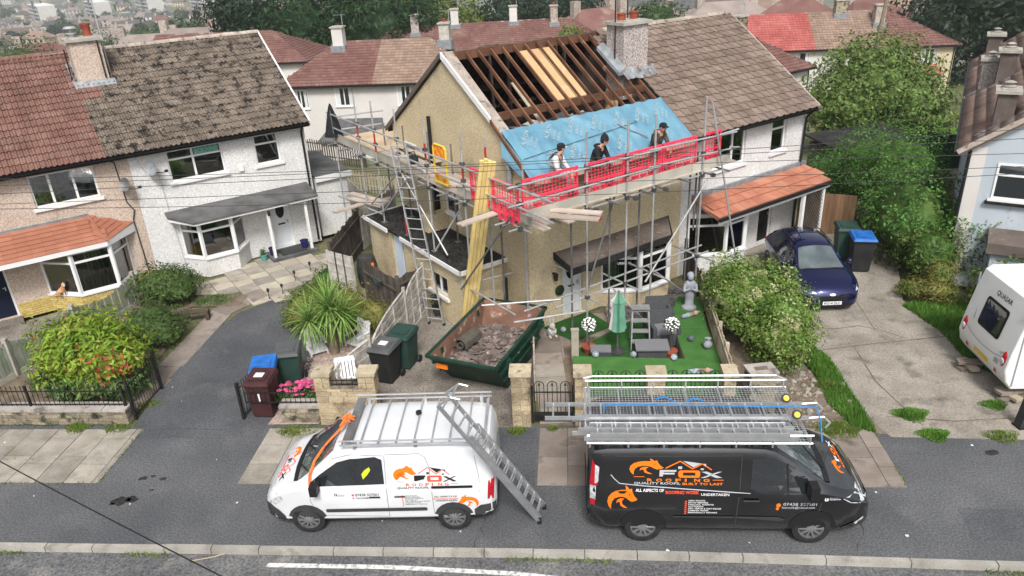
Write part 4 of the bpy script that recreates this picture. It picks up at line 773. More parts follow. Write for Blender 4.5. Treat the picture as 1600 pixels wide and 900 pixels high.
# side extension with torn felt roof
ex = MB(); z = 1.86
ME = frame(Vector((-1.4, 0, 0)), rad(-90)); ex.M = ME
wallgrid(ex, -6.9, -1.15, 0, z, [(-5.3, -4.55, 0, z), (-3.0, -2.0, .75, 1.35)], .15); ex.M = None
ex.box(-1.25, -.002, 1.15, 1.3, 0, z); ex.box(-1.25, -.002, 6.75, 6.9, 0, z)
ex = P(ex, 'side_extension', 'dash_cream', HC)
win(HC, ME, -3.0, -2.0, .75, 1.35, (0, .5, 1), None, None, None)
P(MB(ME).box(-5.28, -4.75, .05, .1, .02, z), 'back_door', 'door_pale_blue', HC); P(MB(ME).box(-4.74, -4.56, .08, .14, .02, z), 'door_jamb', 'black_paint', HC)
mb = MB(); nu, nv = 22, 60
for j in range(nv + 1):
    for i in range(nu + 1):
        x = -1.5 + 1.497 * i / nu; v = 1.05 + 6.0 * j / nv; e = min(i, nu - i, j, nv - j) > 0
        mb.v.append((x, v, z + .07 + (rnd.uniform(-.02, .045) if e else 0)))
mb.f = [(j * (nu + 1) + i, j * (nu + 1) + i + 1, (j + 1) * (nu + 1) + i + 1, (j + 1) * (nu + 1) + i) for j in range(nv) for i in range(nu)]; mb.mi = [0] * len(mb.f)
P(mb, 'felt_roof', 'felt', ex)
mb = MB(); mb.box(-1.54, -1.5, 1.01, 4.5, z - .05, z + .07); mb.box(-1.54, -1.5, 5.35, 7.05, z - .05, z + .07); mb.box(-1.54, -.003, 1.01, 1.05, z - .05, z + .07); P(mb, 'fascia', 'white_paint', ex)
P(MB().box(-1.5, -.003, 1.06, 7.04, z + .002, z + .04), 'roof_board', 'felt', ex)
# --- grey-white neighbour
HG = loc_thing('house', 'grey white rendered house with intact brown tiled roof and terracotta porch roof', 'house', FM, 'semi-detached houses facing the street')
UE = 11.45
body_wall(HG, 5.702, UE, D_, HE, HR, 'dash_white', [(7.0, 8.5, 3.15, 4.32), (9.75, 10.5, 3.18, 4.25), (9.5, 10.2, .1, 1.98), (6.4, 8.2, .62, 1.9)], left=False)
win(HG, I4, 7.0, 8.5, 3.15, 4.32, (0, .62, 1), None, None, None); win(HG, I4, 9.75, 10.5, 3.18, 4.25, (0, 1), .3, None, None)
bay(HG, [(6.05, 0), (7.05, -.72), (7.95, -.72), (8.45, 0)], .62, 1.9, 'dash_white', [None, ('c', .25, 'curtain'), None], [(0, 1), (0, 1), (0, 1)], tr=.25)
door(HG, I4, 9.5, 10.2, .1, 1.98, 'door_black', panel='box')
pr_ = P(MB().add([(6.15, 0, 2.46), (11.6, 0, 2.46), (11.6, -1.1, 2.12), (6.15, -1.1, 2.12), (6.15, 0, 2.38), (11.6, 0, 2.38), (11.6, -1.1, 2.04), (6.15, -1.1, 2.04)], [(0, 3, 2, 1), (4, 5, 6, 7), (0, 4, 7, 3), (3, 7, 6, 2), (2, 6, 5, 1)]), 'porch_roof', 'tile_porch', HG)
sp = math.atan2(.34, 1.1); sl_ = math.hypot(.34, 1.1)
tm = MB().hexa([(.004, -.01, .0), (.296, -.01, .0), (.296, .4, 0), (.004, .4, 0)], [(.004, -.01, .05), (.296, -.01, .05), (.296, .4, .012), (.004, .4, .012)]).mesh('tile', 'tile_porch')
for j in range(3):
    for i in range(18):
        M = Matrix.Translation((6.13 + i * .304 + (.15 if j == 1 else 0), -1.12 + j * .375 * math.cos(sp), 2.125 + j * .375 * math.sin(sp))) @ Matrix.Rotation(sp, 4, 'X') @ Matrix.Translation((0, rnd.uniform(-.005, .005), rnd.uniform(0, .004))); ob('tile', tm, pr_, M)
mb = MB(); mb.box(6.15, 11.6, -.1, -.003, 2.46, 2.6); P(mb, 'flashing', 'lead', pr_); P(MB().box(6.12, 11.62, -1.2, -1.13, 2.03, 2.12), 'gutter', 'black_plastic', pr_); P(MB().box(6.15, 11.6, -1.12, -1.1, 1.92, 2.05), 'fascia', 'upvc', pr_)
for x, w_ in ((10.28, .12), (11.35, .09)): P(MB().box(x, x + w_, -1.08, -.98, 0, 2.02), 'porch_post', 'white_paint', HG)
lt_ = MB(); 
for k in range(-12, 22):
    for s_ in (1, -1):
        x0 = 10.45 + k * .11; pts = []
        a, b = (x0, 0.0), (x0 + 2.0 * .9, 2.0)
        if s_ < 0: a, b = (x0 + 1.8, 0.0), (x0, 2.0)
        t0, t1 = 0, 1
        for lo, hi in ((10.42, 11.35),):
            f0, f1 = (lo - a[0]) / (b[0] - a[0]), (hi - a[0]) / (b[0] - a[0]); f0, f1 = min(f0, f1), max(f0, f1); t0, t1 = max(t0, f0), min(t1, f1)
        if t1 - t0 > .02: lt_.bar((a[0] + (b[0] - a[0]) * t0, -1.03 + s_ * .008, a[1] + (b[1] - a[1]) * t0), (a[0] + (b[0] - a[0]) * t1, -1.03 + s_ * .008, a[1] + (b[1] - a[1]) * t1), .012, .03, up=(0, 1, 0))
P(lt_, 'trellis', 'fence_dark', HG)
rg = slope(HG, 5.72, UE + .15, 'tile_brown', 300)
me = [o.data for o in rg.children if o.name.startswith('tile') and o.get('kind') is None][0]
for j in range(9, 17):                                   # a few tiles left beyond the party line round the chimney
    for i in range(2 if j < 14 else 2):
        if rnd.random() < (.4 if j < 12 else .85): ob('tile', me, rg, Matrix.Translation((5.72 - .27 * (i + 1), EV + j * .2847 * CT, EZ + j * .2847 * ST + .02)) @ Matrix.Rotation(PITCH + rnd.uniform(-.05, .05), 4, 'X') @ Matrix.Rotation(rnd.uniform(-.1, .1), 4, 'Z'))
gutter(HG, 5.9, UE + .15)
mb = MB(); mb.hexa([(UE + .12, EV, EZ - .12), (UE + .17, EV, EZ - .12), (UE + .17, RV, RZ - .12), (UE + .12, RV, RZ - .12)], [(UE + .12, EV, EZ + .07), (UE + .17, EV, EZ + .07), (UE + .17, RV, RZ + .07), (UE + .12, RV, RZ + .07)]); P(mb, 'verge', 'mortar_ridge', HG)
mb = MB(); mb.pipe([(UE - .1, -.36, 4.4), (UE - .1, -.1, 4.1), (UE - .1, -.07, 2.6), (UE - .1, -.07, 0)], .038, 8); P(mb, 'downpipe', 'black_plastic', HG)
ch = chimney(HG, 5.22, 6.2, 2.1, 2.85, 5.3, 7.42, 'dash_grey', pots=(('terracotta', .2), ('terracotta', .22)))
mb = MB(); nn = 14
for j in range(4):
    for i in range(nn + 1): mb.v.append((5.1 + 1.35 * i / nn, 1.75 + .12 * j, EZ + (1.75 + .12 * j - EV) * .6717 + .07 + rnd.uniform(-.03, .05)))
mb.f = [(j * (nn + 1) + i, j * (nn + 1) + i + 1, (j + 1) * (nn + 1) + i + 1, (j + 1) * (nn + 1) + i) for j in range(3) for i in range(nn)]; mb.mi = [0] * len(mb.f); P(mb, 'flashing', 'lead', ch)
mb = MB(); mb.hexa([(4.95, 2.0, 6.05), (5.22, 2.0, 6.05), (5.22, 3.0, 6.7), (4.95, 3.0, 6.7)], [(4.97, 2.0, 6.14), (5.22, 2.0, 6.26), (5.22, 3.0, 6.9), (4.97, 3.0, 6.8)]); P(mb, 'side_flashing', 'lead', ch)
aerial(ch, (5.15, 2.4, 6.4), 2.2, 0, mast='black_paint'); aerial(ch, (6.1, 2.9, 7.0), 1.6, 6, mast='black_paint', yaw=2.9)
# ================================================================ scaffolding (frame of the middle pair)
SC = T('scaffolding', 'galvanised tube scaffolding with plank platform wrapped round the roofless house', 'scaffolding', FM @ Vector((-.3, -1.5, 0)), PSI)
SO = Vector((-.3, -1.5, 0))
def sp_(name, mb, m, smooth=False):
    mb.v = [(a - SO.x, b - SO.y, c) for a, b, c in mb.v]; return P(mb, name, m, SC, smooth=smooth)
def couplers(pts):
    for c in pts: 
        mb = MB(); mb.box(c[0] - .05, c[0] + .05, c[1] - .05, c[1] + .05, c[2] - .045, c[2] + .045); mb.tube((c[0] - .08, c[1], c[2]), (c[0] + .08, c[1], c[2]), .018, 5); sp_('coupler', mb, 'coupler')
TR = .026
def std(u, v, z0, z1, lean=(0, 0), red=None, m='galv'):
    mb = MB(); mb.tube((u, v, z0), (u + lean[0], v + lean[1], z1), TR, 8)
    if red: mb.tube((u + lean[0] * red[0] / z1, v + lean[1] * red[0] / z1, red[0]), (u + lean[0] * red[1] / z1, v + lean[1] * red[1] / z1, red[1]), TR + .003, 8, mi=1)
    sp_('standard', mb, [m, 'red_paint'], True)
    mb = MB(); mb.box(u - .08, u + .08, v - .08, v + .08, z0, z0 + .012); mb.tube((u, v, z0 + .01), (u, v, z0 + .06), .032, 8); sp_('base_plate', mb, 'red_paint' if (z0 < .1 and v < -.9) else 'galv_dull')
def tube(name, p, q, m='galv', r=TR):
    mb = MB(); mb.tube(p, q, r, 8); sp_(name, mb, m, True)
ZP, Z1, Z2, VO, UO = 3.95, 4.44, 4.88, -1.55, -1.3
EXZ = 1.95
for u, top in ((.7, 5.75), (2.02, 5.8), (2.96, 5.8), (4.78, 5.95)): std(u, VO, 0, top)
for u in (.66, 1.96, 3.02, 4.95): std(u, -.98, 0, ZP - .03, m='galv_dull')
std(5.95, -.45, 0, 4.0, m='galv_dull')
std(-.4, -.45, 0, 5.0)
for v, top, z0, red in ((9.1, 5.05, 0, (4.7, 5.05)), (7.1, 5.75, 0, (4.5, 4.9)), (5.9, 5.74, EXZ, (4.2, 4.75)), (4.4, 5.72, EXZ, (2.0, 2.5)), (2.75, 5.7, EXZ, (4.6, 5.05)), (.86, 5.72, .0, (4.3, 4.9)), (.45, 5.55, 0, (5.0, 5.3))): std(UO if v != .45 else -.86, v, z0, top, red=red)
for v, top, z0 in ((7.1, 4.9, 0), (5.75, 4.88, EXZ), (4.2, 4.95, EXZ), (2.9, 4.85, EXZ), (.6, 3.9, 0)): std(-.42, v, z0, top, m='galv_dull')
for z in (Z1, Z2):
    tube('guard_rail', (UO - .05, 9.4, z), (UO - .05, 2.9, z)); tube('guard_rail', (UO - .05, 3.2, z - .06), (UO - .05, -2.35, z - .06)); tube('guard_rail', (UO - .35, VO - .05, z + .01), (3.1, VO - .05, z)); tube('guard_rail', (2.7, VO - .055, z + .05), (6.0, VO - .055, z - .06))
    tube('guard_rail', (UO - .2, 9.15, z - .12), (.6, 9.15, z - .2))
for z in (ZP - .12,):
    for v in (VO, -.98): tube('ledger', (UO - .3, v + .05, z), (5.6, v + .05, z)); 
    for u in (UO, -.42): tube('ledger', (u + .05, 9.3, z), (u + .05, -1.9, z))
tube('ledger', (-.3, VO + .05, 1.45), (5.3, VO + .05, 1.45)); tube('ledger', (-.9, -.98, 1.35), (5.6, -.98, 1.4)); tube('ledger', (UO - .1, -1.3, 1.55), (UO - .1, 1.6, 1.5))
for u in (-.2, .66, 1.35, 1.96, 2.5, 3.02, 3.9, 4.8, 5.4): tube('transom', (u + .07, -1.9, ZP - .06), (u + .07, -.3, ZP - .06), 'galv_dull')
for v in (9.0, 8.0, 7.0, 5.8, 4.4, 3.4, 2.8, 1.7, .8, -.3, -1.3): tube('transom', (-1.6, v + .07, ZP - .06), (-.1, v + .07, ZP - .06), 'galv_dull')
for u, z in ((.7, 1.4), (2.0, 1.4), (2.99, 1.42), (4.85, 1.42)): tube('transom', (u + .06, -2.0, z), (u + .06, -.2 if u > 4 else -.6, z))
tube('transom', (UO - .3, VO + .02, 1.5), (.2, VO - .5, 1.42)); tube('transom', (-1.7, -.25, 1.5), (.1, -1.2, 1.45)); tube('transom', (-1.6, .9, 1.62), (-.05, .7, 1.6))
tube('brace', (1.15, -.98, 1.2), (2.2, -1.0, 3.95), 'galv_dull'); tube('brace', (2.7, VO - .06, 1.3), (4.95, VO - .06, 3.7)); tube('brace', (1.6, VO, 1.4), (2.6, -2.2, 0.02)); tube('brace', (3.4, -1.0, 1.35), (4.9, -1.05, .1)); tube('brace', (4.55, VO, 2.3), (5.3, -.9, 4.25), 'coupler')
tube('brace', (4.95, VO - .04, 5.8), (6.4, -1.9, 0.05)); tube('brace', (UO - .07, -1.3, 4.1), (UO - .3, 0.9, 1.5), 'galv_dull'); tube('brace', (UO, 2.7, EXZ + .02), (-.6, 1.9, 3.6)); tube('brace', (UO - .05, 5.9, EXZ + .3), (UO - .05, 3.8, 3.9)); tube('brace', (UO, 7.1, 2.1), (UO, 4.5, 3.9)); tube('brace', (UO - .05, 4.2, 3.9), (UO - .06, 1.9, 2.1), 'galv')
tube('transom', (5.0, VO - .3, 4.95), (5.7, -1.9, 5.0)); tube('transom', (5.3, -2.0, 4.6), (6.8, -1.1, 4.15))
for z, u0 in ((4.4, -1.25), (4.86, -1.25)): tube('rail_end', (u0, -2.0, z - .07), (u0 - .02, -2.75, z - .1))
tube('ledger', (-2.1, 7.2, 2.2), (.2, 7.3, 2.25)); tube('ledger', (-1.9, 6.3, 2.15), (.2, 6.4, 2.2)); tube('ledger', (-1.5, 9.0, 2.1), (-1.3, 5.9, 2.2))
couplers([(u, VO, z) for u in (.7, 2.02, 2.96, 4.78) for z in (1.45, ZP - .12, Z1, Z2)] + [(UO, v, z) for v in (9.1, 7.1, 5.9, 4.4, 2.75, .86, VO) for z in (ZP - .12, Z1, Z2)] + [(u + .07, -1.85, ZP - .06) for u in (.66, 1.96, 3.02, 4.8)])
# platform boards, one by one
for k, v in enumerate((-1.44, -1.2, -.96, -.72)):
    x = -.25 + .3 * (k % 2)
    while x < 5.9:
        l = min(rnd.choice([2.4, 3.0, 1.9]), 6.15 - x); mb = MB(); z = ZP + rnd.uniform(-.004, .006); mb.box(x, x + l - .02, v - .11, v + .11, z, z + .038); sp_('scaffold_board', mb, 'board'); x += l
for k, u in enumerate((-1.14, -.9, -.66, -.42)):
    y = -2.35 + .25 * (k % 3)
    while y < 9.2:
        l = min(rnd.choice([2.4, 3.0, 3.9]), 9.35 - y); mb = MB(); z = ZP + .042 * (1 if y < -1 else 0) + rnd.uniform(-.004, .006); mb.box(u - .11, u + .11, y, y + l - .02, z, z + .038); sp_('scaffold_board', mb, 'board'); y += l
mb = MB(); mb.box(-1.2, .9, 6.6, 9.3, ZP + .05, ZP + .07); sp_('plywood_sheet', mb, 'ply')
mb = MB(); mb.box(-.2, 1.2, 4.2, 6.6, ZP + .05, ZP + .066); sp_('plywood_sheet', mb, 'board')
for p0, p1 in (((UO + .06, 9.3), (UO + .06, 5.4)), ((UO + .06, 5.38), (UO + .06, 3.1)), ((UO + .06, 1.3), (UO + .06, -1.95)), ((-1.1, VO + .06), (1.7, VO + .06)), ((1.72, VO + .06), (4.4, VO + .06)), ((4.42, VO + .06), (5.9, VO + .06))):
    mb = MB(); mb.bar((*p0, ZP + .15), (*p1, ZP + .15), .036, .225); sp_('toe_board', mb, 'toe_board')
for (a, b, z, l, w, an, m) in ((-1.75, -.55, ZP - .02, 1.25, .23, .12, 'board'),): 
    mb = MB(Matrix.Translation((a, b, z)) @ Matrix.Rotation(an, 4, 'Z')); mb.box(-l / 2, l / 2, -w / 2, w / 2, 0, .04); sp_('scaffold_board', mb, m)
# planks resting on low tubes behind the extension
for i, (a, b, an, l, lab) in enumerate(((-1.75, 7.15, .18, 1.5, 'loose scaffold plank lying lowest and nearest the white house'), (-1.35, 7.3, -1.3, 1.9, 'loose scaffold plank crossing over the lowest plank'), (-1.05, 7.5, -1.3, 1.9, 'loose scaffold plank beside the crossing plank, nearer the cream house'), (-.5, 7.1, .2, 1.5, 'loose scaffold plank furthest right under the platform'))):
    mb = MB(); mb.box(-l / 2, l / 2, -.115, .115, 0, .04); mb.box(-l / 2 - .003, -l / 2 + .05, -.117, .117, -.002, .042, 1); mb.box(l / 2 - .05, l / 2 + .003, -.117, .117, -.002, .042, 1)
    o = P(mb, 'plank', ['board', 'alu'], None, FM @ Matrix.Translation((a, b, 2.24 + .045 * (i in (1, 2)))) @ Matrix.Rotation(an, 4, 'Z')); tag(o, lab, 'plank', 'loose planks behind the side extension')
for i, (a, b, an, lab) in enumerate(((-.28, -2.25, .62, 'short board end nearest the front at the scaffold corner'), (.02, -1.98, .62, 'second short board at the scaffold corner, nearer the barrier'))):
    o = T('plank', lab, 'plank', FM @ Vector((a, b, ZP + .09)), PSI - 1.57 + an, 'boards at the scaffold corner'); P(MB().box(-.62, .62, -.11, .11, 0, .04), 'timber', 'board', o); P(MB().box(.6, .623, -.112, .112, -.002, .042), 'end_band', 'alu' if i else 'red_paint', o)
# red plastic barrier panels hung on the rails
def barrier(p0, p1, z0, h, lab, solid=()):
    M, L = seg(p0, p1); o = T('barrier_panel', lab, 'barrier', FM @ Vector((p0[0], p0[1], z0)), PSI + math.atan2(p1[1] - p0[1], p1[0] - p0[0]), 'red plastic mesh barriers along the scaffold')
    mb = MB(); t = .018
    mb.box(0, .05, -t, t, 0, h); mb.box(L - .05, L, -t, t, 0, h); mb.box(0, L, -t - .002, t + .002, h - .06, h); mb.box(0, L, -t - .002, t + .002, h * .44, h * .5); mb.box(0, L, -t - .002, t + .002, .04, .09)
    P(mb, 'frame', 'barrier_red', o)
    mb = MB(); n = max(4, round(L / .11))
    for i in range(1, n): mb.box(L * i / n - .009, L * i / n + .009, -.006, .006, .09, h - .06)
    for k in range(1, 9): mb.box(.05, L - .05, -.009, .009, .08 + (h - .14) * k / 9 - .005, .08 + (h - .14) * k / 9 + .005)
    P(mb, 'mesh', 'barrier_red', o)
    mb = MB()
    for x in (L * .27, L * .5, L * .73): mb.box(x - .05, x + .05, -.03, .03, -.12, .2); mb.box(x - .09, x + .09, -.022, .022, .2, .26)
    P(mb, 'foot', 'barrier_red', o)
B0 = ZP + .12
for i, (a, b, l) in enumerate(((-1.15, .5, 'leftmost of the front red barrier panels, beside the scaffold corner'), (.72, 2.0, 'red barrier panel below the man in the black beanie'), (2.04, 3.3, 'red barrier panel right of the man in the black beanie'), (3.34, 4.6, 'red barrier panel below the man in camouflage'), (4.86, 5.56, 'rightmost red barrier panel against the grey white house'))):
    barrier((a, VO + .1), (b, VO + .1), B0 - .02, .9, l)
barrier((UO + .02, .55), (UO + .02, -.5 + .25), B0 - .05, .85, 'short red barrier panel left of the yellow timbers'); barrier((UO + .02, -.42), (UO + .02, -1.5), B0 - .1, .85, 'red barrier panel right of the yellow timbers on the side run')
# yellow and orange ladder gate
G = T('ladder_gate', 'yellow scaffold gate with orange warning plates at top and bottom', 'gate', FM @ Vector((UO + .04, 2.36, 4.1)), PSI - math.pi / 2)
mb = MB(); mb.pipe([(0, 0, 0), (0, 0, .95), (.08, 0, 1.02), (.55, 0, 1.02), (.63, 0, .95), (.63, 0, 0), (0, 0, 0)], .03, 6); P(mb, 'frame', 'gate_yellow', G, smooth=True)
P(MB().box(.04, .59, -.012, .012, .72, .99), 'upper_plate', 'gate_orange', G); P(MB().box(.04, .59, -.012, .012, .02, .26), 'lower_plate', 'gate_orange', G); P(MB().box(.2, .4, -.016, -.012, .05, .22), 'warning_sign', 'gate_yellow', G)
# bundle of new roofing timbers leaning up from behind the skip
TB = T('timber_bundle', 'bundle of long new yellow roof battens leaning from the skip up to the scaffold', 'timber', (-1.32, 18.55, 0))
pt = FM @ Vector((-1.38, -.45, 5.22)) - Vector(TB.location); pb = Vector((.0, .0, .02)); d = pt - pb; ax = Vector((1, 0.1, 0)); ay = d.cross(ax).normalized(); ax = ay.cross(d).normalized()
for i in range(4):
    for j in range(3):
        mb = MB(); o_ = ax * ((i - 1.5) * .098) + ay * ((j - 1) * .052); t = 1 + rnd.uniform(-.006, .012); mb.bar(pb + o_, pb + o_ + d * t, .09, .045, up=ay); P(mb, 'batten', 'new_timber', TB)
# coat on the far scaffold pole
CO = T('coat', 'black hooded coat hanging on the far left scaffold pole', 'coat', FM @ Vector((UO, 9.1, 4.1)), 0)
mb = MB(); prof = [(.02, 1.12), (.07, 1.0), (.13, .8), (.19, .55), (.27, .2), (.32, .02)]
mb.lathe([(r, z) for r, z in prof[::-1]], (0, -.02, 0), 12, sx=1, sy=.5); P(mb, 'coat_body', 'cloth_black', CO, smooth=True)
mb = MB(); mb.tube((.1, -.05, .75), (.3, -.04, -.1), .07, 8, .05); P(mb, 'sleeve', 'cloth_black', CO); P(MB().bar((0, -.12, .9), (.02, -.16, .15), .02, .02), 'zip', 'galv_dull', CO)
# bag on the platform
o = T('bag', 'black tool bag on the scaffold platform near the ladder top', 'bag', FM @ Vector((-.75, 4.6, ZP + .045)), .4); P(MB().lathe([(.1, 0), (.17, .05), (.16, .2), (.08, .26)], n=10, sy=.6), 'body', 'cloth_black', o, smooth=True); P(MB().pipe([(-.1, 0, .22), (-.06, 0, .36), (.06, 0, .36), (.1, 0, .22)], .015, 5), 'strap', 'cloth_black', o)
# ---------------------------------------------------------------- ladders
def ladder(name, lab, foot, top, width, nr, group=None, side=None, fly=None, r=.03, loc=None, standoff=False):
    o = T(name, lab, 'ladder', foot, 0, group); d = Vector(top) - Vector(foot); L = d.length; dn = d.normalized(); s = Vector(side).normalized() if side else dn.cross(Vector((0, 0, 1))).normalized(); n = s.cross(dn).normalized()
    def section(l0, l1, off, w, k):
        for q in (-1, 1):
            mb = MB(); mb.bar(dn * l0 + s * (w / 2 * q) + n * off, dn * l1 + s * (w / 2 * q) + n * off, .028, .07, up=n); P(mb, 'stile', 'alu', o)
        for i in range(k):
            c = dn * (l0 + (l1 - l0) * (i + .6) / k) + n * off; P(MB().tube(c - s * w / 2, c + s * w / 2, .017, 6), 'rung', 'alu', o)
    section(0, L, 0, width, nr)
    if fly: section(fly[0], fly[1], .075, width * .88, fly[2])
    for q in (-1, 1): P(MB().box(-.04, .04, -.05, .05, 0, .06), 'foot', 'black_plastic', o, Matrix.Translation(s * (width / 2 * q)))
    if standoff:
        e = dn * L
        for q in (-1, 1): P(MB().pipe([e + s * (width * .5 * q), e + n * .3 + s * (width * .5 * q) + dn * .12, e + n * .42 + s * (width * .5 * q) + dn * .02], .018, 6), 'stand_off', 'alu', o)
        P(MB().pipe([e + n * .3 - s * width * .5 + dn * .12, e + n * .3 + s * width * .5 + dn * .12], .018, 6), 'stand_off_bar', 'alu', o)
    return o
lf = FM @ Vector((-1.62, 2.42, 0)); lt2 = FM @ Vector((-1.42, 3.85, 4.95))
ladder('ladder', 'tall aluminium ladder leaning against the scaffold from the side yard', FM @ Vector((-1.78, 2.15, 0)), FM @ Vector((-1.6, 3.75, 4.95)), .46, 18, 'aluminium ladders', side=FM.to_3x3() @ Vector((.75, -1, 0)))
# ================================================================ vehicles
def loft(stations, crown=.03):
    """body shell: every station is (x, w, zb, zbelt, zt, wt)"""
    V = []; F = []; n = None
    for x, w, zb, zl, zt, wt in stations:
        zl = min(zl, zt - .1); k = min(1, (zt - zl) / .4); h = [(w - .07, zb), (w - .015, zb + .07), (w, zb + (zl - zb) * .5), (w - .004, zl), (w - .02 - (w - wt) * .12, zl + (zt - zl) * .12), (wt + (w - wt) * .3, zl + (zt - zl) * .62), (wt + .015, zt - .1 * k - .01), (wt - .02, zt - .045 * k), (wt - .1, zt - .012), (wt * .6, zt + crown * .7), (0, zt + crown)]
        ring = h + [(-a, b) for a, b in h[-2::-1]]; n = len(ring); V += [(x, a, b) for a, b in ring]
    m = len(stations)
    for j in range(m - 1):
        for i in range(n): F.append((j * n + i, j * n + (i + 1) % n, (j + 1) * n + (i + 1) % n, (j + 1) * n + i))
    F += [tuple(range(n)), tuple(range((m - 1) * n, m * n))[::-1]]
    return V, F
def vehicle(name, lab, cat, loc, rz, stations, m):
    o = T(name, lab, cat, loc, rz); V, F = loft(stations); mb = MB(); mb.add(V, F); b = P(mb, 'body', m, o, smooth=True, ang=32)
    bm = bmesh.new(); bm.from_mesh(b.data); bv = BVHTree.FromBMesh(bm); bm.free(); return o, bv
AX = {'L': ((0, 9, 0), (0, -1, 0), lambda a, b: (a, 0, b)), 'R': ((0, -9, 0), (0, 1, 0), lambda a, b: (a, 0, b)), 'T': ((0, 0, 9), (0, 0, -1), lambda a, b: (a, b, 0)), 'F': ((9, 0, 0), (-1, 0, 0), lambda a, b: (0, a, b)), 'B': ((-9, 0, 0), (1, 0, 0), lambda a, b: (0, a, b))}
def project(bv, side, pts, off):
    o, d, fn = AX[side]; out = []; last = None
    for a, b in pts:
        p = Vector(fn(a, b)) + Vector(o); h = bv.ray_cast(p, Vector(d))
        if h[0] is None:
            h = bv.find_nearest(p + Vector(d) * 8.2)
        nrm = h[1] if h[1].dot(Vector(d)) < 0 else -h[1]; out.append(tuple(h[0] + nrm * off))
    return out
def decal(par, name, m, bv, side, polys, off=.004, step=.16, label=None):
    if len(polys) > 1 and name in ('wheel_arch', 'rear_lamp', 'door_seam', 'side_moulding', 'front_bumper', 'vent', 'rule', 'roof_fill', 'swoosh', 'fox_emblem', 'bonnet_emblem'):
        for q in polys: decal(par, name, m, bv, side, [q], off, step)
        return
    mb = MB()
    for pts in polys:
        bm = bmesh.new(); f = bm.faces.new([bm.verts.new((p[0], p[1], 0)) for p in pts]); bmesh.ops.triangulate(bm, faces=[f])
        for it in range(4):
            e = [e for e in bm.edges if e.calc_length() > step]
            if not e: break
            bmesh.ops.subdivide_edges(bm, edges=e, cuts=1); bmesh.ops.triangulate(bm, faces=bm.faces[:])
        bm.verts.index_update(); mb.add(project(bv, side, [(v.co.x, v.co.y) for v in bm.verts], off), [tuple(v.index for v in f.verts) for f in bm.faces]); bm.free()
    return P(mb, name, m, par, smooth=False, label=label)
def stroke(pts, w, closed=False):
    L, R = [], []
    for i, p in enumerate(pts):
        a = Vector(pts[max(i - 1, 0)]); b = Vector(pts[min(i + 1, len(pts) - 1)]); d = (b - a).normalized(); n = Vector((-d.y, d.x)); k = w / 2
        if 0 < i < len(pts) - 1: k /= max(.5, abs(d.dot((b - Vector(p)).normalized())))
        L.append((p[0] + n.x * k, p[1] + n.y * k)); R.append((p[0] - n.x * k, p[1] - n.y * k))
    return [L + R[::-1]]
def rrect(a0, a1, b0, b1, r=.05, n=4):
    o = []
    for cx, cy, s in ((a1 - r, b1 - r, 0), (a0 + r, b1 - r, 90), (a0 + r, b0 + r, 180), (a1 - r, b0 + r, 270)): o += [(cx + r * math.cos(rad(s + 90 * k / n)), cy + r * math.sin(rad(s + 90 * k / n))) for k in range(n + 1)]
    return o
def disc(a, b, r, n=20): return [(a + r * math.cos(2 * math.pi * k / n), b + r * math.sin(2 * math.pi * k / n)) for k in range(n)]
def lettering(par, m, bv, side, txt, x0, y0, size, fn, sx=1., bold=.0, name='lettering', width=None):
    vs, fs = fontmesh(txt, size, bold=bold * size, sx=sx)
    if width:
        k = width / max(v[0] for v in vs); vs = [(a * k, b) for a, b in vs]
    pts = [fn(x0 + a, y0 + b) for a, b in vs]; mb = MB(); mb.add(project(bv, side, pts, .006), fs); return P(mb, name, m, par)
def wheel(par, x, y, r, w, spokes, rm, dark=True):
    s = 1 if y > 0 else -1; M = Matrix.Translation((x, y, r)) @ Matrix.Rotation(rad(-90 * s), 4, 'X')
    wh = P(MB().lathe([(r * .64, -w), (r * .95, -w), (r, -w * .8), (r, -.03), (r * .97, -.008), (r * .72, 0), (r * .66, -.02), (r * .64, -.06)], n=28), 'wheel', 'tyre', par, M, smooth=True)
    P(MB().lathe([(.01, -.09), (r * .64, -.09), (r * .665, -.015), (r * .62, -.012), (r * .6, -.07), (.01, -.07)], n=28), 'rim', 'rim' if not dark else 'rim', wh, smooth=True)
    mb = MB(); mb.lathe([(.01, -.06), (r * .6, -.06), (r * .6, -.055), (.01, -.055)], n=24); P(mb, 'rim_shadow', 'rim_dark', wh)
    mb = MB()
    for k in range(spokes):
        a = 2 * math.pi * k / spokes; d = Vector((math.cos(a), math.sin(a), 0)); mb.bar(d * r * .13 + Vector((0, 0, -.02)), d * r * .62 + Vector((0, 0, -.025)), r * .1, .03, up=(0, 0, 1))
    mb.lathe([(.01, -.03), (r * .19, -.03), (r * .19, -.005), (.01, 0)], n=14); P(mb, 'spokes', rm, wh)
    return wh
FOX = [(430, 315), (402, 292), (388, 262), (398, 230), (430, 205), (480, 190), (540, 184), (594, 184), (588, 158), (612, 168), (630, 182), (658, 176), (664, 196), (690, 226), (722, 246), (700, 256), (655, 262), (622, 250), (598, 237), (560, 228), (520, 228), (470, 238), (440, 260), (430, 286)]
FOXLEG = [(486, 274), (495, 252), (530, 238), (575, 240), (548, 258), (556, 280), (612, 306), (570, 304), (535, 290), (524, 264), (505, 264)]
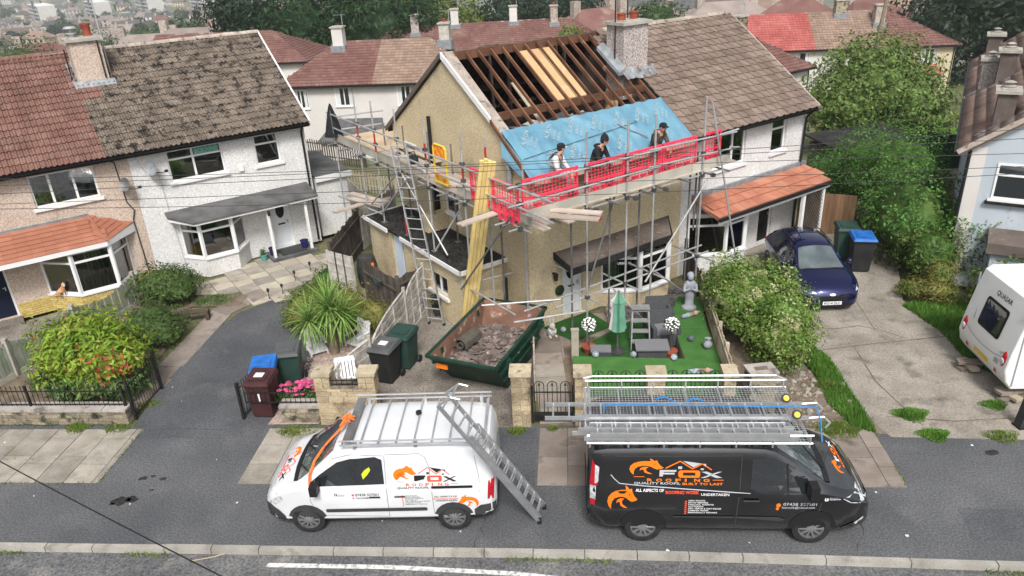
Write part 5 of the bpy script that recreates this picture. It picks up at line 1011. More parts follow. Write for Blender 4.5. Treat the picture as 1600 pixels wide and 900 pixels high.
def main_logo(par, bv, side, fn, c_f, c_o, c_roof, c_fill, c_small, c_roofing, c_built):
    g = lambda pts: [fn(*p) for p in pts]; u = abs(fn(1, 0)[0] - fn(0, 0)[0]) + abs(fn(1, 0)[1] - fn(0, 0)[1]); v = abs(fn(0, 1)[0] - fn(0, 0)[0]) + abs(fn(0, 1)[1] - fn(0, 0)[1])
    decal(par, 'fox_emblem', 'logo_orange', bv, side, [g(FOX), g(FOXLEG)], .005)
    decal(par, 'fox_eye', 'logo_black', bv, side, [g(disc(632, 212, 6, 8))], .008)
    decal(par, 'roof_emblem', c_roof, bv, side, [g(q) for q in stroke([(740, 250), (880, 183), (1000, 254), (1095, 208), (1186, 264)], 10)], .005)
    decal(par, 'roof_fill', c_fill, bv, side, [g([(905, 180), (1085, 204), (1008, 240)]), g([(862, 232), (900, 232), (900, 256), (862, 256)]), g([(1080, 250), (1110, 250), (1110, 265), (1080, 265)]), g([(1105, 207), (1130, 207), (1130, 232), (1105, 220)])], .005)
    F3 = [(683, 266), (848, 266), (842, 284), (722, 284), (720, 292), (830, 292), (826, 308), (718, 308), (714, 328), (680, 328)]
    decal(par, 'lettering', c_f, bv, side, [g(F3), g([(1088, 282), (1140, 280), (1290, 338), (1232, 340)]), g([(1250, 282), (1288, 280), (1120, 340), (1080, 340)])], .005)
    decal(par, 'lettering', c_o, bv, side, [g(q) for q in ([(880, 270), (1060, 270), (1076, 284), (1076, 289), (865, 289), (865, 284)], [(865, 319), (1076, 319), (1076, 324), (1060, 338), (880, 338), (865, 324)], [(865, 289), (910, 289), (910, 319), (865, 319)], [(1030, 289), (1076, 289), (1076, 319), (1030, 319)])], .005)
    lf = lambda x, y: fn(x, y)
    def txt(s, x, y, h, w, m, b=.02): 
        vs, fs = fontmesh(s, 1., bold=b); k = w / max(p[0] for p in vs); hh = h / .73; mb = MB(); mb.add(project(bv, side, [fn(x + a * k, y - b_ * hh) for a, b_ in vs], .006), fs); P(mb, 'lettering', m, par)
    for i, ch_ in enumerate('ROOFING'): txt(ch_, 556 + i * 92, 376, 28, 60 if ch_ != 'I' else 22, c_roofing, .03)
    decal(par, 'rule', c_roofing, bv, side, [g([(430, 330), (535, 330), (535, 335), (430, 335)]), g([(1198, 358), (1305, 358), (1305, 363), (1198, 363)])], .005)
    txt('QUALITY ROOFS,', 432, 404, 22, 455, c_small); txt('BUILT TO LAST', 905, 408, 22, 395, c_built)
    return txt
# ---- white van
st = [(0, .72, .45, 1.0, 1.35, .6), (.03, .8, .38, 1.0, 1.62, .66), (.1, .865, .36, 1.02, 1.74, .7), (.28, .895, .3, 1.04, 1.79, .74), (.9, .9, .27, 1.04, 1.82, .76), (1.9, .9, .27, 1.04, 1.83, .76), (2.5, .9, .27, 1.04, 1.81, .75), (2.78, .9, .27, 1.04, 1.77, .72), (2.95, .9, .27, 1.04, 1.68, .72), (3.3, .9, .27, 1.02, 1.38, .74), (3.6, .9, .27, 1.0, 1.14, .77), (3.68, .895, .27, .98, 1.09, .78), (3.95, .885, .27, .93, 1.01, .76), (4.15, .84, .27, .84, .92, .72), (4.29, .74, .27, .72, .8, .62), (4.36, .6, .28, .58, .66, .5), (4.38, .5, .32, .5, .56, .4)]
WV, bvw = vehicle('parked_van', 'white roofing van with bare roof rack, parked facing left', 'van', (-.43, 11.62, 0), math.pi - .045, st, 'van_white')
fw_ = lambda px, py: (.8 + (925 - px) * .001495, .31 + (985 - py) * .00161)      # measured on the side of the van
fl_ = lambda px, py: fw_(225 + (px - 388) * .855, 275 + (py - 160) * 1.146)
main_logo(WV, bvw, 'L', fl_, 'logo_black', 'logo_red', 'logo_red', 'logo_black', 'logo_black', 'logo_red', 'logo_grey')
def wt(s, x, y, h, w, m, b=.02):
    vs, fs = fontmesh(s, 1., bold=b); k = w / max(p[0] for p in vs); hh = h / .73; mb = MB(); mb.add(project(bvw, 'L', [fw_(x + a * k, y - c * hh) for a, c in vs], .006), fs); P(mb, 'lettering', m, WV)
for i, s_ in enumerate(('NEW ROOFS', 'ROOF REPAIRS', 'FASCIAS, SOFFITS', 'GUTTERING', 'DRY VERGE & DRY RIDGE', 'CHIMNEY WORK', 'EMERGENCY REPAIRS')):
    wt(s_, 340, 660 + i * 20, 11, (150, 185, 225, 150, 300, 195, 270)[i], 'logo_black'); decal(WV, 'bullet', 'logo_red', bvw, 'L', [[fw_(*p) for p in rrect(305, 320, 646 + i * 23, 662 + i * 23, 4)]])
wt('ALL ASPECTS OF', 700, 683, 20, 280, 'logo_black'); wt('ROOFING WORK', 688, 716, 22, 310, 'logo_red'); wt('UNDERTAKEN', 712, 742, 22, 265, 'logo_black')
fm_ = lambda px, py: fw_(1240 - (px - 388) * .75, 655 + (py - 158) * 1.17)
decal(WV, 'fox_emblem', 'logo_orange', bvw, 'L', [[fm_(*p) for p in FOX], [fm_(*p) for p in FOXLEG]], .005)
wt('07438 327501', -265, 645, 36, 290, 'logo_black', .01); wt('foxroofs@icloud.com', -258, 682, 22, 300, 'logo_black', .01); decal(WV, 'phone_symbol', 'logo_red', bvw, 'L', [[fw_(*p) for p in disc(-293, 632, 16, 12)], [fw_(*p) for p in disc(-290, 672, 11, 12)]])
decal(WV, 'social_symbol', 'logo_black', bvw, 'L', [[fw_(*p) for p in rrect(-520, -488, 605, 640, 5)]]); wt('f', -512, 636, 26, 16, 'logo_white', .03); wt('Find us on', -478, 618, 10, 60, 'logo_grey'); wt('Facebook', -478, 640, 14, 80, 'logo_black')
glz = [(2.02, 1.1), (2.9, 1.08), (3.36, 1.06), (3.42, 1.1), (3.2, 1.28), (2.86, 1.52), (2.6, 1.6), (2.15, 1.64), (2.03, 1.58)]
win_ = decal(WV, 'side_window', 'car_glass', bvw, 'L', [glz], .005); decal(WV, 'side_window', 'car_glass', bvw, 'R', [glz], .005)
decal(WV, 'hi_vis_jacket', 'hi_vis', bvw, 'L', [[(2.42, 1.3), (2.36, 1.38), (2.27, 1.44), (2.25, 1.38), (2.32, 1.28), (2.4, 1.2)]], .007)
decal(WV, 'windscreen', 'screen', bvw, 'T', [[(3.64, -.72), (3.68, -.3), (3.69, 0), (3.68, .3), (3.64, .72), (3.3, .68), (2.93, .62), (2.9, 0), (2.93, -.62), (3.3, -.68)]], .005, .12)
decal(WV, 'cowl', 'black_plastic', bvw, 'T', [[(3.645, .73), (3.685, .3), (3.695, 0), (3.685, -.3), (3.645, -.73), (3.74, -.7), (3.79, -.3), (3.8, 0), (3.79, .3), (3.74, .7)]], .007, .12)
for y in (-.35, .25): P(MB().bar((3.72, y, 1.11), (3.45, y + .45, 1.31), .02, .02), 'wiper', 'black_plastic', WV)
def seams(o, bv, side, lines, m, w=.012): decal(o, 'door_seam', m, bv, side, [q for l in lines for q in stroke(l, w)], .0035, .3)
seams(WV, bvw, 'L', [[(2.0, .36), (1.99, 1.0), (1.98, 1.66)], [(2.0, 1.66), (2.6, 1.68), (2.95, 1.58)], [(3.4, 1.05), (3.42, .75), (3.3, .42), (2.0, .36)], [(1.98, 1.68), (1.35, 1.69), (1.25, 1.62), (1.18, 1.4), (1.16, .4)], [(.38, 1.7), (.3, 1.2), (.3, .9)]], 'seam_pale')
decal(WV, 'rub_strip', 'bumper', bvw, 'L', [rrect(1.28, 3.16, .5, .58, .03)], .018); decal(WV, 'slide_rail', 'black_plastic', bvw, 'L', [rrect(.42, 1.17, 1.0, 1.05, .02)], .012)
for x in (2.22, 1.76): decal(WV, 'handle', 'black_plastic', bvw, 'L', [rrect(x - .1, x + .1, .83, .86, .012)], .03)
decal(WV, 'front_bumper', 'bumper', bvw, 'L', [[(4.4, .62), (4.2, .66), (4.05, .55), (3.95, .42), (3.93, .24), (4.4, .24)]], .01); decal(WV, 'front_bumper', 'bumper', bvw, 'F', [[(-.72, .64), (-.5, .54), (.5, .54), (.72, .64), (.8, .26), (-.8, .26)]], .01)
decal(WV, 'grille', 'black_plastic', bvw, 'F', [rrect(-.5, .5, .32, .5, .05)], .016); decal(WV, 'headlamp', 'lamp_clear', bvw, 'L', [[(4.32, .68), (4.1, .66), (3.93, .78), (3.95, .88), (4.12, .9), (4.28, .82)]], .008); decal(WV, 'headlamp', 'lamp_clear', bvw, 'R', [[(4.32, .68), (4.1, .66), (3.93, .78), (3.95, .88), (4.12, .9), (4.28, .82)]], .008)
decal(WV, 'rear_bumper', 'bumper', bvw, 'L', [[(-.02, .62), (.3, .6), (.42, .5), (.42, .3), (-.02, .3)]], .01); decal(WV, 'rear_lamp', 'lamp_red', bvw, 'L', [[(.03, 1.12), (.14, 1.1), (.17, .72), (.06, .7)]], .01); decal(WV, 'rear_bumper', 'bumper', bvw, 'B', [rrect(-.75, .75, .36, .62, .05)], .01)
decal(WV, 'wheel_arch', 'bumper', bvw, 'L', [disc(.8, .31, .37), disc(3.53, .31, .37)], .006)
for x, y in ((.8, .9), (3.53, .9), (.8, -.9), (3.53, -.9)): wheel(WV, x, y, .31, .2, 10, 'rim')
mb = MB(); mb.box(3.2, 3.34, .92, 1.1, 1.02, 1.22); P(mb, 'wing_mirror', 'black_plastic', WV); P(MB().box(3.2, 3.34, -1.1, -.92, 1.02, 1.22), 'wing_mirror', 'black_plastic', WV)
fb = lambda px, py: (3.99 + (py - 280) * .00125 * 1.15, .36 + (px - 900) * .00105 - .2)
g = lambda pts: [fb(*p) for p in pts]
decal(WV, 'bonnet_emblem', 'logo_orange', bvw, 'T', [g(FOX), g(FOXLEG)], .005); decal(WV, 'bonnet_emblem', 'logo_red', bvw, 'T', [g(q) for q in stroke([(740, 257), (880, 190), (1000, 262), (1095, 216), (1186, 272)], 14)], .005)
def btxt(s, x, y, h, w, m):
    vs, fs = fontmesh(s, 1., bold=.04); k = w / max(p[0] for p in vs); hh = h / .73; mb = MB(); mb.add(project(bvw, 'T', [fb(x + a * k, y - c * hh) for a, c in vs], .006), fs); P(mb, 'lettering', m, WV)
btxt('F', 690, 330, 60, 150, 'logo_black'); btxt('O', 870, 335, 62, 200, 'logo_red'); btxt('X', 1090, 335, 60, 200, 'logo_black'); btxt('ROOFING', 560, 375, 28, 620, 'logo_red'); btxt('QUALITY ROOFS', 440, 410, 22, 850, 'logo_grey')
rk = P(MB().box(.15, .19, -.62, .62, 1.86, 1.9), 'roof_rack', 'alu', WV); mb = MB()
for y in (-.7, .78):
    for z in (1.9, 1.99): mb.tube((.1, y, z), (2.75, y, z), .018, 6)
for k in range(9): mb.tube((.15 + k * .32, -.7, 1.9), (.15 + k * .32, .78, 1.9), .016, 6)
for y in (-.7, .7):
    for x in (.3, 1.4, 2.5): mb.box(x - .03, x + .03, y - .03, y + .03, 1.74, 1.92)
P(mb, 'rack_bars', 'galv', rk); P(MB().box(2.55, 2.72, -.7, .7, 1.9, 1.925), 'rack_board', 'galv_dull', rk); P(MB().lathe([(.05, -.03), (.06, 0), (.05, .03)], (1.45, -.15, 1.93), 10), 'rack_roller', 'black_plastic', rk)
ST = T('ratchet_strap', 'orange ratchet strap knotted over the windscreen of the white van', 'strap', WV.matrix_basis @ Vector((2.75, .1, 1.93)))
Wm = Matrix.Translation((-.43, 11.62, 0)) @ Matrix.Rotation(math.pi - .045, 4, 'Z'); ST.location = Wm @ Vector((2.75, .1, 1.93)); ST.rotation_euler = (0, 0, math.pi - .045)
mb = MB()
for k in range(7):
    a = k * .9; mb.pipe([(0 + .02 * k, -.25 + .03 * k, .02), (.1 * math.cos(a) - .05, .1 * math.sin(a), .05 + .01 * k), (.05, .12 * math.cos(a), .03), (.12, .1, -.02)], .018, 5)
P(mb, 'knot', 'orange_strap', ST); mb = MB(); 
for dy in (0, .06): mb.pipe([(.02, .05 + dy, .02), (.35, .25 + dy * .6, -.26), (.42, .32, -.33)], .016, 5)
mb.pipe([(.42, .32, -.33), (.55, .52, -.46), (.62, .72, -.62), (.63, .8, -.82), (.62, .83, -.98)], .024, 5); P(mb, 'tail', 'orange_strap', ST)
# ---- black van
L2 = [(0, .8, .5, 1.1, 1.5, .7), (.04, .9, .42, 1.1, 1.8, .74), (.12, .955, .38, 1.12, 1.9, .79), (.35, .985, .3, 1.14, 1.96, .82), (1.2, .99, .28, 1.14, 1.98, .83), (2.6, .99, .28, 1.14, 1.98, .83), (3.0, .99, .28, 1.14, 1.95, .81), (3.2, .99, .28, 1.14, 1.88, .79), (3.6, .99, .28, 1.14, 1.6, .79), (3.95, .985, .28, 1.12, 1.33, .82), (4.12, .98, .28, 1.08, 1.21, .84), (4.4, .965, .28, 1.0, 1.1, .82), (4.65, .92, .28, .92, 1.01, .77), (4.82, .84, .28, .82, .9, .69), (4.92, .72, .28, .7, .78, .58), (4.97, .58, .32, .56, .64, .45)]
BV, bvb = vehicle('parked_van', 'black roofing van carrying ladders on a mesh roof rack, parked facing right', 'van', (1.22, 11.3, 0), -.085, L2, 'van_black')
fk = lambda px, py: (.98 + (px - 534) * .001747, .33 + (870 - py) * .001987)
txt = main_logo(BV, bvb, 'R', lambda x, y: fk(x, y - 10), 'logo_grey', 'logo_orange', 'logo_orange', 'logo_grey', 'logo_grey', 'logo_orange', 'logo_orange')
fx = lambda px, py: fk(172 + (px - 388) * .895, 405 + (py - 158) * 1.6)
decal(BV, 'fox_emblem', 'logo_orange', bvb, 'R', [[fx(*p) for p in FOX], [fx(*p) for p in FOXLEG]], .005); decal(BV, 'fox_eye', 'logo_black', bvb, 'R', [[fx(*p) for p in disc(632, 212, 6, 8)]], .008)
txt('ALL ASPECTS OF', 450, 470, 26, 278, 'logo_white'); txt('ROOFING WORK', 742, 490, 30, 330, 'logo_red', .04); txt('UNDERTAKEN', 1090, 508, 28, 275, 'logo_white')
for i, s_ in enumerate(('NEW ROOFS', 'ROOF REPAIRS', 'FASCIAS, SOFFITS', 'GUTTERING', 'DRY VERGE & DRY RIDGE', 'CHIMNEY WORK', 'EMERGENCY REPAIRS')):
    txt(s_, 972, 570 + i * 22, 15, (165, 195, 250, 150, 325, 205, 290)[i], 'logo_white'); decal(BV, 'bullet', 'logo_red', bvb, 'R', [[fk(*p) for p in rrect(938, 958, 556 + i * 22, 572 + i * 22, 4)]])
decal(BV, 'swoosh', 'logo_grey', bvb, 'R', [[fk(*p) for p in q] for q in stroke([(205, 305), (240, 345), (290, 388), (500, 408), (900, 432), (1570, 470)], 8)], .005)
txt('07438 327501', 1895, 610, 32, 325, 'logo_grey', .01); txt('foxroofs@icloud.com', 1885, 642, 24, 320, 'logo_grey', .01); decal(BV, 'phone_symbol', 'logo_orange', bvb, 'R', [[fk(*p) for p in disc(1852, 598, 22, 12)], [fk(*p) for p in disc(1845, 635, 16, 12)]])
decal(BV, 'social_symbol', 'logo_white', bvb, 'R', [[fk(*p) for p in rrect(2290, 2325, 520, 552, 5)]]); txt('f', 2300, 550, 26, 16, 'logo_black', .03); txt('Find us on', 2335, 535, 12, 80, 'logo_grey'); txt('Facebook', 2335, 552, 15, 110, 'logo_white')
gl2 = [(2.78, 1.22), (2.95, 1.12), (3.35, 1.11), (3.75, 1.12), (3.98, 1.16), (3.9, 1.26), (3.55, 1.52), (3.3, 1.68), (3.1, 1.74), (2.8, 1.76)]
decal(BV, 'side_window', 'car_glass', bvb, 'R', [gl2], .005); decal(BV, 'side_window', 'car_glass', bvb, 'L', [gl2], .005); decal(BV, 'window_post', 'black_plastic', bvb, 'R', [stroke([(3.42, 1.11), (3.4, 1.62)], .035)[0]], .009)
decal(BV, 'windscreen', 'screen', bvb, 'T', [[(4.06, -.76), (4.1, -.3), (4.11, 0), (4.1, .3), (4.06, .76), (3.7, .7), (3.24, .66), (3.2, 0), (3.24, -.66), (3.7, -.7)]], .005, .12)
decal(BV, 'cowl', 'black_plastic', bvb, 'T', [[(4.07, .78), (4.105, .3), (4.115, 0), (4.105, -.3), (4.07, -.78), (4.18, -.76), (4.22, -.3), (4.23, 0), (4.22, .3), (4.18, .76)]], .007, .12)
for y in (-.45, .2): P(MB().bar((4.15, y, 1.235), (3.86, y + .45, 1.435), .02, .02), 'wiper', 'black_plastic', BV)
seams(BV, bvb, 'R', [[(2.58, .4), (2.6, 1.0), (2.62, 1.8)], [(.25, 1.8), (2.62, 1.82)], [(4.0, 1.14), (4.0, .9), (3.96, .62)], [(2.58, .4), (3.35, .38)]], 'seam')
decal(BV, 'side_moulding', 'bumper', bvb, 'R', [[(1.5, .62), (2.55, .62), (2.55, .585), (1.5, .585)], [(2.6, .62), (3.3, .62), (3.42, .56), (3.36, .52), (2.6, .585)]], .012)
decal(BV, 'handle', 'bumper', bvb, 'R', [rrect(2.68, 2.95, .96, 1.0, .015)], .03)
decal(BV, 'headlamp', 'lamp_clear', bvb, 'R', [[(4.86, .84), (4.5, .9), (4.36, 1.0), (4.6, 1.0), (4.8, .98), (4.9, .93)]], .008); decal(BV, 'headlamp', 'lamp_clear', bvb, 'L', [[(4.86, .84), (4.5, .9), (4.36, 1.0), (4.6, 1.0), (4.8, .98), (4.9, .93)]], .008)
decal(BV, 'headlamp_bulb', 'lamp_clear', bvb, 'R', [disc(4.72, .94, .05, 12)], .014); decal(BV, 'fog_lamp', 'lamp_clear', bvb, 'R', [[(4.62, .44), (4.78, .54), (4.8, .5), (4.66, .4)]], .01)
decal(BV, 'grille', 'black_plastic', bvb, 'F', [rrect(-.5, .5, .5, .78, .06)], .012); decal(BV, 'front_bumper', 'bumper', bvb, 'R', [[(4.99, .5), (4.6, .44), (4.4, .36), (4.36, .24), (4.99, .24)]], .01)
decal(BV, 'rear_lamp', 'lamp_clear', bvb, 'R', [[(.14, 1.62), (.21, 1.58), (.19, 1.3), (.13, 1.26)], [(.05, 1.2), (.15, 1.22), (.14, .95), (.05, .95)]], .012); decal(BV, 'rear_lamp', 'lamp_red', bvb, 'R', [[(.1, 1.7), (.14, 1.62), (.13, 1.26), (.19, 1.3), (.17, 1.22), (.05, 1.2), (.05, 1.26)], [(.05, .95), (.14, .95), (.12, .82), (.05, .82)]], .01)
decal(BV, 'rear_bumper', 'bumper', bvb, 'B', [rrect(-.85, .85, .36, .6, .05)], .01); decal(BV, 'wheel_arch', 'black_plastic', bvb, 'R', [disc(.98, .34, .42), disc(3.9, .34, .42)], .006)
for x, y in ((.98, .985), (3.9, .985), (.98, -.985), (3.9, -.985)): wheel(BV, x, y, .335, .22, 10, 'rim')
for s_ in (-1, 1): P(MB().box(3.72, 3.86, min(s_ * 1.0, s_ * 1.22), max(s_ * 1.0, s_ * 1.22), 1.12, 1.42), 'wing_mirror', 'black_plastic', BV)
fbb = lambda px, py: (4.52 + (py - 280) * .0011, .1 + (px - 840) * .0011)
g = lambda pts: [fbb(*p) for p in pts]; decal(BV, 'bonnet_emblem', 'logo_orange', bvb, 'T', [g(FOX), g(FOXLEG)], .005)
def btx2(s, x, y, h, w, m):
    vs, fs = fontmesh(s, 1., bold=.04); k = w / max(p[0] for p in vs); hh = h / .73; mb = MB(); mb.add(project(bvb, 'T', [fbb(x + a * k, y - c * hh) for a, c in vs], .006), fs); P(mb, 'lettering', m, BV)
btx2('F', 690, 330, 60, 150, 'logo_white'); btx2('O', 870, 335, 62, 200, 'logo_orange'); btx2('X', 1090, 335, 60, 200, 'logo_white'); btx2('ROOFING', 560, 375, 28, 620, 'logo_orange')
rk = P(MB().box(.05, .1, -.86, .86, 2.06, 2.12), 'roof_rack', 'alu', BV); mb = MB()
for y in (-.86, .86):
    for z in (2.08, 2.24): mb.tube((.0, y, z), (3.75, y, z), .02, 6)
    for x in (.05, .7, 1.3, 1.9, 2.5, 3.1, 3.7): mb.tube((x, y, 2.0), (x, y, 2.24), .018, 6)
for k in range(7): mb.tube((.0 + k * .62, -.86, 2.08), (.0 + k * .62, .86, 2.08), .018, 6)
mb.pipe([(0, .86, 2.24), (-.02, .86, 2.3), (.15, .86, 2.34), (3.55, .86, 2.34), (3.75, .86, 2.24)], .02, 6)
P(mb, 'rack_bars', 'alu', rk); mb = MB()
for k in range(62): mb.box(.02 + k * .06, .026 + k * .06, -.86, .86, 2.098, 2.104)
for k in range(28): mb.box(.0, 3.74, -.85 + k * .062, -.844 + k * .062, 2.104, 2.109)
P(mb, 'rack_mesh', 'steel_mesh', rk)
Bm = Matrix.Translation((1.22, 11.3, 0)) @ Matrix.Rotation(-.085, 4, 'Z')
def flat_ladder(lab, x0, x1, y, z, w, n, double=False, ends=False, wheels=()):
    o = T('ladder', lab, 'ladder', Bm @ Vector((x0, y, z)), -.085, 'ladders on the black van'); L = x1 - x0
    for lay in range(2 if double else 1):
        zz = lay * .075; a0, a1 = (0, L) if lay == 0 else (.1, L - .15)
        for s_ in (-1, 1): P(MB().box(a0, a1, s_ * w / 2 - .016, s_ * w / 2 + .016, zz - .035, zz + .035), 'stile', 'alu', o)
        for i in range(n): c = a0 + (a1 - a0) * (i + .5) / n; P(MB().tube((c, -w / 2, zz), (c, w / 2, zz), .018, 6), 'rung', 'alu', o)
    if ends:
        for s_ in (-1, 1): P(MB().pipe([(L, s_ * w / 2, 0), (L + .25, s_ * w / 2, .02), (L + .36, s_ * w / 2, -.1), (L + .3, s_ * w / 2, -.2)], .02, 6), 'roof_hook', 'alu', o)
    for x, yy in wheels:
        mb = MB(Matrix.Translation((x, yy, .1)) @ Matrix.Rotation(rad(50), 4, 'X')); mb.lathe([(.06, -.02), (.08, -.02), (.08, .02), (.06, .02)], n=16); mb.lathe([(.01, -.026), (.05, -.026), (.05, .026), (.01, .026)], n=16, mi=1); P(mb, 'roller_wheel', ['black_plastic', 'gate_yellow'], o)
    return o
flat_ladder('roof ladder on top of the black van rack, sticking out behind, with yellow wheels', -.72, 3.75, -.3, 2.35, .42, 16, wheels=((4.25, -.26), (4.2, .24)), ends=True)
flat_ladder('double extension ladder lying second from the near edge of the van rack', -.25, 3.6, -.55, 2.2, .38, 14, True); flat_ladder('ladder lying lowest along the near edge of the black van rack', -.05, 3.5, -.74, 2.2, .3, 13, True)
o = T('strap', 'long blue strap tied along the roof ladder on the black van', 'strap', Bm @ Vector((.3, -.3, 2.4)), -.085); mb = MB(); mb.pipe([(0, -.12, .02), (.02, .06, .05), (.6, .06, .05), (1.5, .03, .04), (2.4, .0, .05), (3.3, -.05, .06), (3.6, -.08, .08), (3.62, -.3, -.05), (3.6, -.55, -.3)], .013, 5); P(mb, 'webbing', 'blue_strap', o)
o = T('strap', 'short loose blue strap lying on the mesh of the black van rack', 'strap', Bm @ Vector((1.55, .35, 2.13)), -.085); mb = MB(); mb.pipe([(-.25, .05, 0), (-.1, .08, .03), (.1, -.08, .01), (.25, -.1, .02), (.4, .02, .03), (.6, -.02, .01)], .018, 5); P(mb, 'webbing', 'blue_strap', o)
# ladder leaning on the white van
ladder('ladder', 'aluminium extension ladder leaning against the back of the white van rack', (.35, 11.05, 0), (-1.22, 10.32, 3.2), .4, 14, 'aluminium ladders', side=(.3, 1.0, .0), fly=(.15, 2.75, 10), standoff=True)
# ---- blue car
S3 = [(0, .62, .42, .7, .82, .5), (.05, .76, .34, .86, 1.02, .6), (.18, .86, .26, .92, 1.15, .62), (.45, .9, .22, .93, 1.32, .58), (.9, .905, .2, .93, 1.44, .58), (1.5, .91, .2, .93, 1.475, .6), (2.1, .91, .2, .93, 1.455, .6), (2.4, .91, .2, .93, 1.39, .59), (2.8, .91, .2, .92, 1.18, .64), (3.15, .91, .2, .9, 1.0, .7), (3.28, .905, .2, .88, .955, .72), (3.7, .89, .2, .82, .89, .72), (4.0, .85, .2, .74, .81, .68), (4.2, .77, .2, .64, .72, .6), (4.31, .64, .2, .54, .62, .5), (4.36, .5, .24, .46, .53, .38)]
CR, bvc = vehicle('parked_car', 'dark blue hatchback car parked nose out on the concrete driveway', 'car', (8.98, 22.33, 0), rad(-92), S3, 'car_blue'); CR.scale = (.88, .96, .95)
decal(CR, 'windscreen', 'screen', bvc, 'T', [[(3.18, -.66), (3.22, -.3), (3.23, 0), (3.22, .3), (3.18, .66), (2.8, .58), (2.42, .5), (2.39, 0), (2.42, -.5), (2.8, -.58)]], .005, .12); decal(CR, 'cowl', 'black_plastic', bvc, 'T', [[(3.185, .67), (3.225, .3), (3.235, 0), (3.225, -.3), (3.185, -.67), (3.25, -.66), (3.29, 0), (3.25, .66)]], .007, .12)
for sd in 'LR':
    decal(CR, 'side_window', 'car_glass', bvc, sd, [[(1.72, .95), (2.75, .95), (2.95, .98), (2.6, 1.2), (2.3, 1.33), (1.75, 1.36)], [(.72, 1.0), (1.66, .95), (1.66, 1.36), (1.2, 1.36), (.85, 1.26)]], .005); seams(CR, bvc, sd, [[(1.7, .3), (1.69, .95)], [(2.85, .35), (2.9, .9)]], 'seam')
    decal(CR, 'headlamp', 'lamp_clear', bvc, sd, [[(4.16, .58), (3.85, .66), (3.66, .76), (3.8, .78), (4.05, .72), (4.2, .66)]], .008); decal(CR, 'wheel_arch', 'black_plastic', bvc, sd, [disc(.78, .31, .37), disc(3.45, .31, .37)], .006); decal(CR, 'rear_lamp', 'lamp_red', bvc, sd, [[(.06, .98), (.3, 1.02), (.34, .86), (.08, .82)]], .008)
decal(CR, 'rear_window', 'car_glass', bvc, 'T', [[(.3, -.45), (.8, -.48), (.8, .48), (.3, .45)]], .005)
decal(CR, 'grille', 'black_plastic', bvc, 'F', [[(-.5, .56), (.5, .56), (.44, .42), (-.44, .42)]], .006); decal(CR, 'lower_grille', 'black_plastic', bvc, 'F', [[(-.62, .3), (.62, .3), (.55, .22), (-.55, .22)]], .006); decal(CR, 'badge', 'logo_white', bvc, 'F', [[(.09 * math.cos(t), .6 + .035 * math.sin(t)) for t in [k * math.pi / 8 for k in range(16)]]], .01)
decal(CR, 'number_plate', 'plate_white', bvc, 'F', [[(-.27, .295), (.27, .295), (.27, .405), (-.27, .405)]], .03)
vs, fs = fontmesh('VO14 DLC', .1, bold=.003); k = .48 / max(p[0] for p in vs); mb = MB(); mb.add(project(bvc, 'F', [(-.24 + a * k, .315 + b) for a, b in vs], .034), fs); P(mb, 'registration', 'logo_black', CR)
for s_ in (-1, 1): P(MB().ball((2.72, s_ * 1.0, 1.0), (.09, .1, .075)), 'wing_mirror', 'car_blue', CR, smooth=True)
for s_ in (-1, 1): P(MB().bar((1.0, s_ * .56, 1.48), (2.2, s_ * .56, 1.48), .03, .02), 'roof_rail', 'black_plastic', CR)
for x, y in ((.78, .9), (3.45, .9), (.78, -.9), (3.45, -.9)): wheel(CR, x, y, .31, .2, 10, 'rim')
# ---- caravan
CV = T('caravan', 'white touring caravan parked tail out at the right edge of the driveway', 'caravan', (10.83, 14.9, 0), rad(-4))
pr = [(.0, .55), (-.07, .85), (-.02, 1.25), (.1, 1.9), (.22, 2.4), (.36, 2.5), (5.2, 2.55), (5.5, 1.9), (5.6, .9), (5.5, .42), (.15, .36)]
bm = bmesh.new(); mb = MB(); mb.ext([(a, -1.04, b) for a, b in pr], (0, 2.08, 0)); me = mb.mesh('body', 'caravan_white'); bm.from_mesh(me); bmesh.ops.bevel(bm, geom=[e for e in bm.edges if abs((e.verts[0].co - e.verts[1].co).y) < .01], offset=.06, segments=3, affect='EDGES', profile=.6); bm.to_mesh(me)
bvv = BVHTree.FromBMesh(bm); bm.free(); me.polygons.foreach_set('use_smooth', [True] * len(me.polygons)); me.set_sharp_from_angle(angle=rad(35)); ob('body', me, CV)
yb = lambda a: -a                                     # looking at the tail, right is -y
decal(CV, 'window', 'black_plastic', bvv, 'B', [rrect(-.45, .45, 1.28, 1.98, .08)], .012); decal(CV, 'window_glass', 'car_glass', bvv, 'B', [rrect(-.39, .39, 1.34, 1.92, .06)], .018)
vs, fs = fontmesh('QUASAR', .15, bold=.002); k = .62 / max(p[0] for p in vs); mb = MB(); mb.add(project(bvv, 'B', [(.26 - a * k, 2.1 + b) for a, b in vs], .006), fs); P(mb, 'lettering', 'logo_black', CV)
decal(CV, 'number_plate', 'plate_yellow', bvv, 'B', [rrect(-.3, .3, .62, .74, .01)], .012)
for s_ in (-1, 1):
    P(MB().ball((-.02, s_ * .86, 1.0), (.06, .1, .24)), 'rear_lamp', 'lamp_red', CV, smooth=True); P(MB().ball((-.075, s_ * .85, 1.0), (.03, .07, .08)), 'lamp_lens', 'lamp_clear', CV, smooth=True)
    decal(CV, 'reflector', 'lamp_red', bvv, 'B', [[(s_ * .62 - .07, .58), (s_ * .62 + .07, .58), (s_ * .62, .72)]], .012)
    P(MB().box(.12, .16, s_ * 1.03 - .012, s_ * 1.03 + .012, .45, 2.3), 'corner_trim', 'seam_pale', CV)
